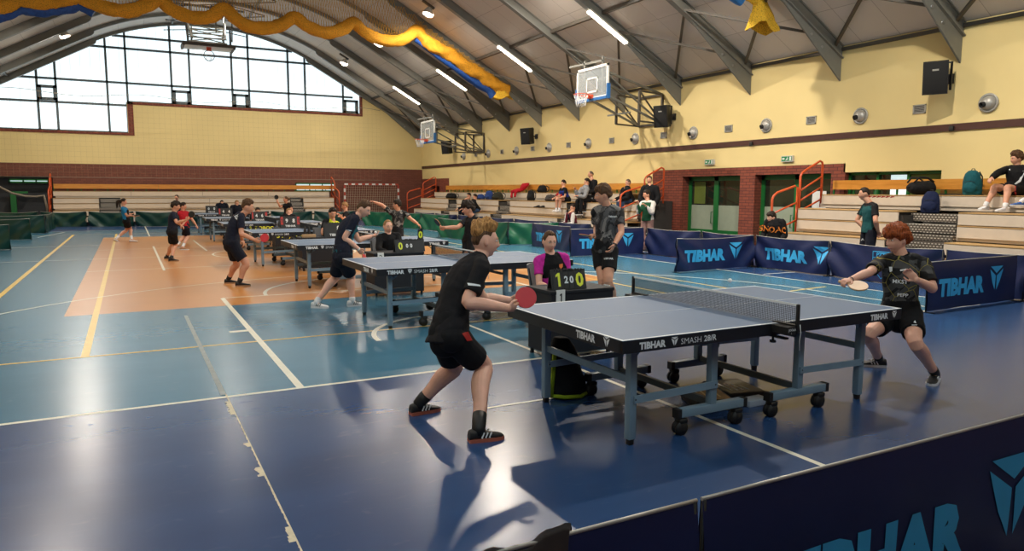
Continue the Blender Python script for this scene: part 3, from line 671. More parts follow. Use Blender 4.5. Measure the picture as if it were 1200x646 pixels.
# ceiling hoop, folded up under the roof at the far end
X0, Y0, Z0 = 3.55, 36.0, 8.05; root = thing('basketball_hoop', 'folded-up basketball hoop frame hanging from the roof before the big window', 'basketball hoop', (X0, Y0, Z0))
b = MB(); b.bbox((X0-1.05, Y0-.55, Z0), (X0+1.05, Y0+.55, Z0+.09), .02); b.build('backboard', M_white, root)
b = MB(); b.box((X0-1.1, Y0-.6, Z0-.03), (X0-1.0, Y0+.6, Z0+.14)); b.box((X0+1.0, Y0-.6, Z0-.03), (X0+1.1, Y0+.6, Z0+.14)); b.box((X0-1.1, Y0-.62, Z0+.0), (X0+1.1, Y0-.56, Z0+.14)); b.build('board_edge', M_steelD, root)
b = MB(); n = 24; zc = Z0-.36; b.tube([(X0+.225*math.cos(2*PI*i/n), Y0-.3, zc+.225*math.sin(2*PI*i/n)) for i in range(n)], .016, 8, closed=True); b.build('rim', M_steelD, root)
b = MB(); b.box((X0-.1, Y0-.38, Z0-.15), (X0+.1, Y0-.22, Z0+.02)); b.build('rim_bracket', M_hoopo, root)
b = MB()
for i in range(10): a = 2*PI*i/10; b.tube([(X0+.22*math.cos(a), Y0-.3, zc+.22*math.sin(a)), (X0+.12*math.cos(a), Y0-.05, zc-.02+.12*math.sin(a)), (X0+.1*math.cos(a), Y0+.02, zc-.16+.1*math.sin(a))], .006, 5)
b.build('hoop_net', M_cord, root)
b = MB()
for sx in (-.7, .7):
    b.bar((X0+sx, Y0, Z0+.09), (X0+sx*.95, Y0, Z0+.45), .07); b.bar((X0+sx, Y0-.4, Z0+.4), (X0+sx*1.25, Y0+1.2, prof(X0)-.1), .08); b.bar((X0+sx*.9, Y0+.1, Z0+.4), (X0+sx*1.1, Y0-1.0, prof(X0)-.1), .06); b.bar((X0+sx*1.3, Y0-1.0, Z0+.2), (X0+sx*1.45, Y0-.6, prof(X0)-.1), .05)
for dz in (.25, .45, .65, .85, 1.0): b.bar((X0-.8, Y0-.3+dz*.6, Z0+dz), (X0+.8, Y0-.3+dz*.6, Z0+dz), .05)
for dz in (.25, .55): b.bar((X0-.8, Y0-.3+dz*.6, Z0+dz), (X0+.8, Y0-.1+dz*.6, Z0+dz+.3), .04); b.bar((X0+.8, Y0-.3+dz*.6, Z0+dz), (X0-.8, Y0-.1+dz*.6, Z0+dz+.3), .04)
b.bar((X0-1.4, Y0-.2, prof(X0)-.3), (X0+1.6, Y0-.2, prof(X0)-.35), .09); b.bar((X0+.35, Y0-.2, Z0+.7), (X0+.35, Y0-.2, prof(X0)-.3), .07)
b.build('folding_frame', M_steel, root)
# ================================================================== GATHERED DIVIDER NETS
M_nety = None
def netmat(name, c, sc):
    m = bpy.data.materials.new(name); m.use_nodes = True; N, L = nt(m); b = N['Principled BSDF']; b.inputs['Roughness'].default_value = .8
    tc = N.new('ShaderNodeTexCoord'); v = N.new('ShaderNodeTexVoronoi'); v.inputs['Scale'].default_value = sc; v.feature = 'DISTANCE_TO_EDGE'; L.new(tc.outputs['Object'], v.inputs['Vector'])
    rp = N.new('ShaderNodeValToRGB'); rp.color_ramp.elements[0].position = .0; rp.color_ramp.elements[1].position = .35; rp.color_ramp.elements[0].color = c; rp.color_ramp.elements[1].color = tuple(x*.55 for x in c[:3])+(1,)
    L.new(v.outputs['Distance'], rp.inputs['Fac']); L.new(rp.outputs['Color'], b.inputs['Base Color'])
    bp = N.new('ShaderNodeBump'); bp.inputs['Strength'].default_value = .8; bp.inputs['Distance'].default_value = .02; L.new(v.outputs['Distance'], bp.inputs['Height']); L.new(bp.outputs['Normal'], b.inputs['Normal'])
    MC[name] = m; return m
M_nety = netmat('orange_yellow_netting', S(232, 162, 34), 22); M_nety2 = netmat('yellow_netting', S(240, 190, 50), 22)
M_blue = mat('blue_curtain', S(26, 74, 150), .6, var=.25, scale=12); M_thread = mat('net_thread', S(206, 158, 60), .8); M_cordg = mat('grey_net_cord', S(128, 118, 104), .8)
def bundle(mb, pts, r0, n=14, seed=1, mi=0):
    """a gathered, knobbly rope of cloth"""
    rnd = random.Random(seed); P = [Vector(p) for p in pts]; fine = []
    for i in range(len(P)-1):
        for k in range(5):
            t = k/5; p0, p1, p2, p3 = P[max(i-1, 0)], P[i], P[i+1], P[min(i+2, len(P)-1)]
            fine.append(.5*((2*p1)+(p2-p0)*t+(2*p0-5*p1+4*p2-p3)*t*t+(3*p1-p0-3*p2+p3)*t**3))
    fine.append(P[-1]); vs = []; fs = []
    for i, p in enumerate(fine):
        t = (fine[min(i+1, len(fine)-1)]-fine[max(i-1, 0)]).normalized(); u = (Vector((0, 1, 0))-t*t.y).normalized(); w = t.cross(u)
        rr = r0(i/(len(fine)-1)) if callable(r0) else r0
        for k in range(n):
            a = 2*PI*k/n; r = rr*(1+.12*math.sin(3*a+i*.35)+.09*math.sin(5*a-i*.5)+.06*rnd.uniform(-1, 1)); vs.append(p+u*math.cos(a)*r*.8+w*math.sin(a)*r)
        if i:
            for k in range(n): fs.append([(i-1)*n+k, (i-1)*n+(k+1) % n, i*n+(k+1) % n, i*n+k])
    mb.add(vs, fs, mi, True); m = len(fine)-1
    mb.add([vs[k] for k in range(n)], [list(range(n))[::-1]], mi); mb.add([vs[m*n+k] for k in range(n)], [list(range(n))], mi)
ND = 26.6; root = thing('divider_net', 'gathered orange-yellow divider net with blue band swagged across the roof', 'divider net', (5, ND, 5.5))
knots = [(-6.2, 5.75), (-4.3, 6.55), (-2.6, 7.3), (-1.0, 7.62), (1.25, 7.80), (3.16, 7.72), (5.48, 7.72), (7.61, 7.76), (10.02, 7.72), (11.35, 7.0), (12.7, 6.32), (13.95, 5.72)]
sag = [.05, .05, .1, .38, .42, .5, .42, .5, .12, .06, .05]
pts = []
for i in range(len(knots)-1):
    (x0, z0), (x1, z1) = knots[i], knots[i+1]
    for k in range(6):
        t = k/6; pts.append((x0+(x1-x0)*t, ND, z0+(z1-z0)*t-sag[i]*4*t*(1-t)))
pts.append((knots[-1][0], ND, knots[-1][1]))
b = MB(); bundle(b, pts, lambda t: .21 if t < .75 else .25, seed=3); b.build('gathered_netting', M_nety, root)
b = MB(); bp = [(x, ND+.14, z-.22) for x, _, z in pts]; bundle(b, bp[:20], .17, seed=5); b.build('blue_band', M_blue, root); b = MB(); bundle(b, [(10.05, ND+.1, 7.5), (11.3, ND+.1, 6.75), (12.5, ND+.1, 6.05), (13.15, ND+.1, 5.75), (13.35, ND+.1, 5.5)], .17, seed=6); b.build('blue_band', M_blue, root)
b = MB()     # loose net between the swags and the roof
for i in range(len(pts)-1):
    x0, _, z0 = pts[i]; x1, _, z1 = pts[i+1]
    zc0, zc1 = prof(x0)-.32, prof(x1)-.32
    if zc0-z0 < .12 and zc1-z1 < .12: continue
    for j in range(4):
        t = j/4; b.tube([(x0+(x1-x0)*t, ND-.02, z0+(z1-z0)*t), (x1+(x1-x0)*t, ND-.02, zc1)], .009, 3); b.tube([(x1+(x1-x0)*t, ND-.02, z1+.02), (x0+(x1-x0)*t, ND-.02, zc0)], .009, 3)
b.build('loose_netting', M_thread, root)
b = MB()
for x, z in knots[3:9]: b.tube([(x, ND, z), (x, ND, prof(x)-.05)], .012, 5)
b.tube([(x, ND, prof(x)-.32) for x in [-6+20*i/24 for i in range(25)]], .012, 5); b.build('hanging_cord', M_cordg, root)
def fringe(mb, c, w, h, seed, mi=0):
    """a flared loose end of gathered net"""
    rnd = random.Random(seed); n = 16; vs = []; fs = []; R = 6
    for i in range(R+1):
        t = i/R
        for k in range(n):
            a = 2*PI*k/n; r = (.12+(w-.12)*t**1.2)*(1+.25*math.sin(5*a+seed)*t+.1*rnd.uniform(-1, 1))
            vs.append((c[0]+math.cos(a)*r+.12*t, c[1]+math.sin(a)*r*.6, c[2]-h*t*(1+.15*math.sin(3*a+seed))))
    for i in range(R):
        for k in range(n): fs.append([i*n+k, i*n+(k+1) % n, (i+1)*n+(k+1) % n, (i+1)*n+k])
    mb.add(vs, fs, mi, True)
b = MB(); fringe(b, (13.6, ND, 5.95), .42, .5, 2); b.build('loose_end', M_nety2, root)
N2 = 12.9; root = thing('divider_net', 'end of a second gathered yellow net with blue band at the top edge', 'divider net', (13.2, N2, 5.5))
b = MB(); bundle(b, [(10.6, N2, 7.7), (11.5, N2, 7.2), (12.6, N2, 6.62), (13.2, N2, 6.36), (13.5, N2, 6.28)], .19, seed=11); fringe(b, (13.55, N2, 6.36), .46, .78, 5); b.build('gathered_netting', M_nety2, root)
b = MB(); bundle(b, [(10.5, N2+.15, 7.5), (11.4, N2+.15, 7.02), (12.4, N2+.15, 6.5), (13.1, N2+.1, 6.2)], .16, seed=12); b.build('blue_band', mat('bright_blue_curtain', S(44, 118, 190), .6, var=.2, scale=12), root)
# tall fine safety net in front of the far wall
M_netc = mat('safety_net_cord', S(168, 146, 112), .9)
root = thing('safety_net', 'fine brown safety net hung in front of the far brick wall and window', 'safety net', (3, 38.6, 1.2))
b = MB(); Yn = 38.62; x0, x1 = -5.6, 12.4; n = 76
for i in range(n+1):
    x = x0+(x1-x0)*i/n; zt = min(6.1, prof(x)-.6); b.bar((x, Yn, 2.25), (x, Yn, zt), .003, .003, up=(0, 1, 0))
for j in range(17):
    z = 2.25+.235*j; b.bar((x0, Yn, z), (x1, Yn, z), .003, .003)
b.build('mesh', M_netc, root)
b = MB(); b.tube([(x0+(x1-x0)*i/40, Yn, 6.02+.1*math.sin(i*.55)) for i in range(41)], .012, 5); b.tube([(x0, Yn, 2.25), (x1, Yn, 2.25)], .014, 5); b.build('edge_rope', M_cordg, root)
b = MB(); b.tube([(-5.6, 39.2, 2.0), (-5.1, 39.2, 1.84), (-4.6, 39.2, 1.52), (-4.1, 39.2, 1.38), (-3.7, 39.2, 1.36), (-3.4, 39.2, 1.42), (-3.33, 39.2, 1.0), (-3.3, 39.2, .5)], .05, 6); fromthing('net_rope', b, M_cordg, 'thick grey net rope sagging across the dark doorway at far left', 'rope')
# ================================================================== HANDBALL GOAL
gy = 40.2; gx0, gx1 = 10.75, 13.9
root = thing('handball_goal', 'red and white handball goal standing against the far brick wall', 'goal', ((gx0+gx1)/2, gy, 0))
M_goalr = mat('goal_red', S(176, 62, 46), .5)
b = MB()
def striped(p, q):
    p, q = Vector(p), Vector(q); L = (q-p).length; n = round(L/.2)
    for i in range(n): b.bar(p+(q-p)*(i/n), p+(q-p)*((i+1)/n), .08, .08, up=(0, 1, 0), mi=i % 2)
striped((gx0, gy, 0), (gx0, gy, 2.0)); striped((gx1, gy, 0), (gx1, gy, 2.0)); striped((gx0, gy, 2.04), (gx1, gy, 2.04)); b.build('goal_frame', [M_white, M_goalr], root)
b = MB()
for i in range(25): x = gx0+(gx1-gx0)*i/24; b.bar((x, gy+.1, 2.0), (x, gy+.6, .02), .012, .012, up=(0, 1, 0))
for j in range(16): t = j/15; b.bar((gx0, gy+.1+.5*t, 2.0-1.98*t), (gx1, gy+.1+.5*t, 2.0-1.98*t), .012)
b.build('goal_net', mat('goal_net_cord', S(190, 176, 150), .8), root)
# ================================================================== TABLE TENNIS TABLES
M_top = mat('blue_grey_table_top', S(84, 110, 142), .45, var=.03, scale=3, spec=.4)
M_apron = mat('black_apron', S(20, 23, 30), .5); M_leg = mat('blue_grey_leg', S(118, 142, 158), .4, var=.03)
M_legd = mat('dark_grey_bar', S(70, 80, 86), .45); M_rub = mat('black_rubber', S(18, 18, 19), .6); M_let = mat('white_lettering', S(224, 228, 230), .5, var=.02)
M_netb = mat('black_net_string', S(24, 26, 30), .8)
def table():
    root = thing('table_tennis_table', 'x', 'table tennis table', (0, 0, 0))
    L, W, H = 2.74, 1.525, .76
    for k, (a, b) in enumerate(((0, 1.366), (1.374, 2.74))):
        m = MB(); m.box((a, 0, H-.025), (b, W, H-.0008)); top = m.build('table_top', M_top, root, True)
        m = MB(); z = H; e = .02
        o = (0 if k == 0 else L); oi = (.02 if k == 0 else -.02)
        m.box((a, 0, z-.001), (b, e, z+.0006)); m.box((a, W-e, z-.001), (b, W, z+.0006)); m.box((min(o, o+oi), e, z-.001), (max(o, o+oi), W-e, z+.0006)); m.box((a, W/2-.0015, z-.001), (b, W/2+.0015, z+.0006))
        m.build('white_line', M_let, top, True)
        m = MB(); z0, z1 = H-.085, H-.004; i0, i1 = a-.0015*(k == 0), b+.0015*(k == 1)
        m.box((i0, -.0015, z0), (i1, .03, z1)); m.box((i0, W-.03, z0), (i1, W+.0015, z1)); xo = a if k == 0 else b-.03
        m.box((xo-.0015*(k == 0), 0, z0), (xo+.03+.0015*(k == 1), W, z1)); m.build('apron', M_apron, root, True)
        xe = .22 if k == 0 else L-.22; xi = .93 if k == 0 else L-.93; sg = 1 if k == 0 else -1
        for y in (.19, W-.24):
            m = MB(); m.bbox((xe-.028, y-.028, .04), (xe+.028, y+.028, H-.05), .004); lg = m.build('leg', M_leg, root, True)
            m = MB(); m.bbox((xe-.02, y-.02, 0), (xe+.02, y+.02, .045), .005); m.build('foot', M_rub, lg, True)
            m = MB(); m.bbox((xi-.028, y-.028, .15), (xi+.028, y+.028, H-.06), .004); m.build('leg', M_leg, root, True)
            m = MB(); m.bar((xe, y-.034, .315), (xi+.02*sg, y-.034, .33), .015, .05); m.cyl((xe+.01*sg, y-.043, .315), (xe+.01*sg, y-.041, .315), .006, 8, 1); m.cyl((xi, y-.043, .33), (xi, y-.041, .33), .006, 8, 1); m.build('stretcher', [M_leg, M_rub], root, True)
            m = MB(); m.bar((xe, y, .58), (xe+.16*sg, y, H-.05), .016); m.build('brace', M_leg, root, True)
            m = MB(); m.bbox((xi-.31, y-.03, .125), (xi+.31, y+.03, .185), .004); m.box((xi-.325, y-.031, .122), (xi-.29, y+.031, .188), 1); m.box((xi+.29, y-.031, .122), (xi+.325, y+.031, .188), 1); wb = m.build('wheel_bar', [M_leg, M_rub], root, True)
            for s in (-.26, .26):
                m = MB(); x = xi+s
                for yy in (-.028, .006): m.lathe((x-.02, y+yy, .05), [(.001, 0), (.05, 0), (.05, .022), (.001, .022)], (0, 1, 0), 20)
                m.bar((x, y, .125), (x-.02, y, .05), .02, .03, up=(1, 0, 0)); m.bbox((x-.045, y-.032, .08), (x+.03, y+.032, .118), .012); m.build('caster', M_rub, wb, True)
        m = MB(); m.bar((xe, .19, .44), (xe, W-.24, .44), .02, .05); m.build('end_bar', M_leg, root, True)
        m = MB(); m.bar((xi, .19, .19), (xi, W-.24, .19), .03, .05); m.bar((xi+.05*sg, .19, .6), (xi+.05*sg, W-.24, .6), .025, .03); m.build('cross_bar', M_legd, root, True)
    m = MB(); m.box((1.34, .1, H-.07), (1.40, W-.1, H-.03)); m.build('hinge_frame', M_legd, root, True)
    # lettering on the aprons
    z = H-.066; y = -.0016
    def word(txt, o, ex, size, bold, sq):
        m = MB()
        if txt: letters(m, txt, o, ex, (0, 0, 1), size, bold, sq); m.build('maker_lettering', M_let, root, True)
        else: emblem(m, o, ex, (0, 0, 1), size); m.build('maker_emblem', M_let, root, True)
    X_, Y_ = (1, 0, 0), (0, -1, 0)
    word('TIBHAR', (.13, y, z), X_, .044, .05, 1.0); word('', (.385, y, z-.004), X_, .058, 0, 1); word('SMASH', (.468, y, z), X_, .038, -.005, 1.05); word('28/R', (.665, y, z+.001), X_, .039, .02, 1.05)
    word('TIBHAR', (2.36, y, z), X_, .044, .05, 1.0); word('', (2.62, y, z-.004), X_, .058, 0, 1)
    word('TIBHAR', (-.0016, .52, z), Y_, .05, .05, .95); word('', (-.0016, .20, z-.004), Y_, .07, 0, 1)
    return root
def netset():
    root = thing('table_net', 'x', 'table tennis net', (0, 0, 0)); H = .76; W = 1.525; x = 1.37; y0, y1 = -.1525, W+.1525
    for y, s in ((y0, 1), (y1, -1)):
        m = MB(); m.bbox((x-.011, y-.011, H-.05), (x+.011, y+.011, H+.1525), .004); po = m.build('net_post', M_rub, root, True)
        m = MB(); m.box((x-.02, min(y, y+s*.2), H+.0012), (x+.02, max(y, y+s*.2), H+.008)); m.box((x-.055, min(y-.004*s, y+s*.14), H-.055), (x+.055, max(y-.004*s, y+s*.14), H-.0945)) if False else None
        m.box((x-.092, min(y, y+s*.146), H-.055), (x+.012, max(y, y+s*.146), H-.003)); m.cyl((x-.04, y+s*.17, H-.125), (x-.04, y+s*.17, H-.088), .008, 8); m.cyl((x-.04, y+s*.17, H-.14), (x-.04, y+s*.17, H-.125), .022, 12); m.box((x-.055, min(y+s*.05, y+s*.2), H-.1), (x-.02, max(y+s*.05, y+s*.2), H-.087)); m.build('clamp', M_rub, root, True)
    m = MB(); letters(m, 'JOOLA', (x-.086, y0-.0005, H-.03), (1, 0, 0), (0, 0, 1), .016, .02); letters(m, '2', (x-.06, y0-.0005, H-.052), (1, 0, 0), (0, 0, 1), .012); m.build('maker_lettering', M_let, root, True)
    m = MB(); n = 150; k = 13
    for i in range(n+1):
        y = y0+.012+(y1-y0-.024)*i/n; m.bar((x, y, H+.004), (x, y, H+.142), .0022, .0022, up=(1, 0, 0))
    for j in range(k): z = H+.006+.135*j/k; m.bar((x, y0, z), (x, y1, z), .0022, .0022)
    m.build('net_mesh', M_netb, root, True)
    m = MB(); m.box((x-.003, y0+.008, H+.138), (x+.003, y1-.008, H+.1525)); m.build('top_tape', M_let, root, True)
    m = MB(); m.tube([(x+.012, y0-.012, H+.01), (x+.02, y0-.015, H-.05), (x+.012, y0-.013, H-.1), (x+.016, y0-.015, H-.17)], .003, 5); m.build('tension_cord', M_let, root, True)
    return root
TAB = [(2.65, 3.52, 'front table, at which the boy in red-striped shorts plays'), (2.53, 8.14, 'table of the boy in white shoes about to serve'),
       (2.47, 12.30, 'table of the boy in navy shorts with a red bat'), (2.35, 16.42, 'table with yellow lettering on the large desk behind, fourth from front'),
       (2.28, 21.15, 'table behind the head of the boy in navy shorts'), (2.21, 25.25, 'table before the nearer of two dark-clad men'), (2.2, 29.9, 'furthest table, by the boys in black and red')]
t0 = table(); n0 = netset()
for k, (x, y, l) in enumerate(TAB):
    t = t0 if k == 0 else copy_tree(t0); place(t, (x, y, 0), 0, 'blue-grey table tennis table, ' + l, 'blue-grey match tables in a row')
    n = n0 if k == 0 else copy_tree(n0); place(n, (x, y, 0), 0, 'net of the ' + l, 'nets on the match tables'); n.location = (x, y, 0)
# ================================================================== UMPIRE DESKS, SCOREBOARDS, CHAIRS
M_desk = mat('black_desk_cloth', S(20, 23, 30), .7); M_paper = mat('white_paper', S(232, 232, 228), .6, var=.02)
M_ydig = mat('yellow_digit', S(226, 232, 60), .5, var=.02); M_rdig = mat('red_card', S(176, 44, 40), .5); M_card = mat('black_card', S(26, 27, 28), .5)
def desk(x0, x1, y0, label, num=None, ytext=None):
    root = thing('umpire_desk', label, 'umpire desk', ((x0+x1)/2, y0+.25, 0), group='black umpire desks')
    m = MB(); m.bbox((x0-.01, y0-.01, .665), (x1+.01, y0+.5, .7), .005); m.build('desk_top', M_desk, root)
    m = MB(); m.box((x0, y0, .06), (x1, y0+.012, .665)); m.box((x0, y0+.012, .06), (x0+.012, y0+.46, .665)); m.box((x1-.012, y0+.012, .06), (x1, y0+.46, .665)); m.box((x0+.012, y0+.012, .3), (x1-.012, y0+.44, .31)); m.build('cloth_panel', M_desk, root)
    for x in (x0+.03, x1-.03):
        for y in (y0+.03, y0+.43): m = MB(); m.bar((x, y, 0), (x, y, .665), .03); m.build('leg', M_rub, root)
    if num:
        m = MB(); xc = x0+.1; m.box((xc-.05, y0-.0125, .56), (xc+.05, y0-.0015, .71)); p = m.build('number_sheet', M_paper, root)
        m = MB(); letters(m, num, (xc, y0-.0126, .595), (1, 0, 0), (0, 0, 1), .08, 0, 1, centre=True); m.build('number', M_card, root)
    if ytext:
        m = MB(); letters(m, ytext, ((x0+x1)/2, y0-.001, .44), (1, 0, 0), (0, 0, 1), .1, .03, 1.2, centre=True); m.build('yellow_lettering', M_ydig, root)
    return root
def scoreboard(x, y, z, rz, label, cards, w=.37, h=.2, foot=None, raised=None):
    """tent-shaped flip board; cards = [(text, material, size, width share)]"""
    root = thing('scoreboard', label, 'scoreboard', (x, y, z), rz, group='flip scoreboards on the umpire desks')
    R = Matrix.Rotation(math.radians(-16), 4, 'X'); tp = Vector((0, .06, h))
    A, B_, C_ = Vector((0, -.0, .002)), Vector((0, .13, .002)), Vector((0, .065, h))
    m = MB(); m.prism([(-w/2, 0, .002), (-w/2, .012, .002), (-w/2, .07, h), (-w/2, .058, h)], (w, 0, 0)); m.prism([(-w/2, .118, .002), (-w/2, .13, .002), (-w/2, .072, h), (-w/2, .06, h)], (w, 0, 0)); m.prism([(-w/2, .012, .002), (-w/2, .118, .002), (-w/2, .118, .008), (-w/2, .012, .008)], (w, 0, 0)); m.build('stand', M_blk, root, True)
    ey = Vector((0, .058, h)).normalized(); n = Vector((1, 0, 0)).cross(ey); xx = -w/2+.012; tot = sum(c[3] for c in cards); av = w-.024
    for txt, mt, sz, sh, bgm in cards:
        cw = av*sh/tot; o = Vector((xx, 0, .002))+n*.002
        ch = (h*.93 if foot is None else h*.70); zb = .05*h if foot is None else h*.26
        P = lambda a, b: o+Vector((a, 0, 0))+ey*b
        m = MB(); m.prism([P(.004, zb), P(cw-.004, zb), P(cw-.004, zb+ch), P(.004, zb+ch)], n*.003); cd_ = m.build('card', bgm, root, True)
        if txt:
            m = MB(); letters(m, txt, P(cw/2, zb+ch*(.5-sz/2))+n*.003, (1, 0, 0), ey, ch*sz, .035, .9, centre=True, off=.001); m.build('digit', mt, cd_, True)
        for q in (.25, .5, .75):
            m = MB(); c = P(cw*q, h*1.0); m.tube([c+ey*(.014*math.cos(a*PI/5))+n*(-.002+.014*math.sin(a*PI/5)) for a in range(10)], .0042, 5, closed=True); m.build('ring', M_rub, root, True)
        xx += cw
    if foot:
        m = MB(); o = Vector((0, 0, .002))+n*.001; letters(m, foot, o+ey*(h*.06), (1, 0, 0), ey, h*.17, .03, 1.1, centre=True); m.build('maker_lettering', M_let, root, True)
    if raised:
        m = MB(); xr = w/2-.055; m.box((xr-.045, .062, h+.0), (xr+.045, .066, h+.15)); m.build('raised_card', M_card, root, True)
        m = MB(); letters(m, raised, (xr, .061, h+.02), (1, 0, 0), (0, 0, 1), .11, .04, .9, centre=True); m.build('raised_digit', M_ydig, root, True)
    return root
W1 = M_let
D = [(3.62, 4.36, 5.97), (3.36, 4.18, 10.9), (3.14, 4.12, 15.2), (3.36, 4.1, 19.55), (3.38, 4.08, 24.0), (2.95, 3.65, 28.4), (2.8, 3.5, 32.9)]
dl = ['black umpire desk with a sheet numbered 1, before the girl in pink and black', 'black umpire desk with a small white sheet before the girl in a black jumper', 'black umpire desk before the boy with yellow shoulders',
      'black umpire desk with yellow lettering before the fair-haired umpire', 'black umpire desk with yellow lettering before a mostly hidden umpire', 'black umpire desk below the nearer of two dark-clad men', 'black umpire desk below the further of two dark-clad men']
for k, (a, b, y) in enumerate(D): desk(a, b, y, dl[k], {0: '1', 1: '2'}.get(k), {3: '5 . ( ) . / 5', 4: '2. BOBOO'}.get(k))
K = M_card; YD = M_ydig
scoreboard(3.85, 6.0, .7, -.12, 'scoreboard showing yellow 1 and 0, on the desk of the girl in pink', [('1', YD, .74, 1, K), ('2', W1, .38, .5, K), ('0', W1, .38, .5, K), ('0', YD, .74, 1, K)], .38, .2)
scoreboard(3.97, 10.93, .7, 0, 'scoreboard with one yellow 0 flipped up above another, before the girl in black', [('0', YD, .62, 1, K), ('0', W1, .34, .45, K), ('0', W1, .34, .45, K), ('', YD, .7, 1.2, K)], .5, .2, raised='0')
RD = M_rdig
scoreboard(3.87, 15.25, .7, 0, 'scoreboard showing a white 8 before the boy with yellow shoulders', [('', W1, .5, .5, K), ('', W1, .4, .5, K), ('8', W1, .5, 1, K), ('', W1, .5, .4, RD)], .5, .3, 'TIBHAR')
scoreboard(3.77, 19.6, .7, 0, 'scoreboard showing 9 and 8 between red cards, under a fair-haired head', [('1', K, .5, .4, RD), ('9', W1, .5, 1, K), ('8', W1, .5, 1, K), ('1', K, .5, .4, RD)], .52, .3, 'TIBHAR')
scoreboard(3.68, 24.05, .7, 0, 'scoreboard showing 4 and 6 with a red card at its right', [('', W1, .5, .3, RD), ('4', W1, .5, 1, K), ('6', W1, .5, 1, K), ('', W1, .5, .4, RD)], .5, .3, 'TIBHAR')
scoreboard(3.15, 28.45, .72, 0, 'scoreboard showing 4 and 4 before the nearer of two dark-clad men', [('', W1, .5, .3, RD), ('4', W1, .5, 1, K), ('4', W1, .5, 1, K)], .48, .3, 'TIBHAR')
scoreboard(3.1, 32.95, .72, 0, 'furthest scoreboard showing 0 and 0, left of two dark-clad men', [('0', W1, .5, 1, K), ('0', W1, .5, 1, K)], .46, .3, 'TIBHAR')
M_chair = mat('grey_plastic_chair', S(112, 114, 118), .5); 
def chair():
    root = thing('chair', 'x', 'chair', (0, 0, 0))
    m = MB(); m.bbox((-.21, -.2, .43), (.21, .2, .46), .012); m.build('seat', M_chair, root, True)
    m = MB(); n = 8
    for i in range(n):       # curved back
        a0 = -1+2*i/n; a1 = -1+2*(i+1)/n; P = lambda a, z: (a*.2, .2+.03*(1-a*a)+(z-.5)*.15, z)
        m.prism([P(a0, .55), P(a1, .55), P(a1, .86), P(a0, .86)], (0, .014, 0))
    m.build('backrest', M_chair, root, True)
    for x in (-.18, .18):
        m = MB(); m.tube([(x, -.18, .43), (x, -.22, 0)], .011, 8); m.build('leg', M_rub, root, True)
        m = MB(); m.tube([(x, .22, 0), (x, .17, .43), (x, .2, .55), (x, .25, .82)], .011, 8); m.build('leg', M_rub, root, True)
    return root
c0 = chair()
CH = [(4.22, 6.9, .75, 'grey chair the girl in pink and black sits on'), (3.85, 11.75, .1, 'grey chair the girl in the black jumper sits on'), (3.80, 15.95, 0, 'grey chair of the boy with yellow shoulders'), (3.82, 20.35, 0, 'grey chair of the fair-haired umpire'), (3.7, 24.8, 0, 'grey chair behind the scoreboard showing 4 and 6'), (3.62, 29.15, 0, 'grey chair of the nearer dark-clad man'), (3.35, 33.7, 0, 'grey chair of the further dark-clad man')]
for k, (x, y, r, l) in enumerate(CH):
    c = c0 if k == 0 else copy_tree(c0); place(c, (x, y, 0), r, l, 'grey umpire chairs')
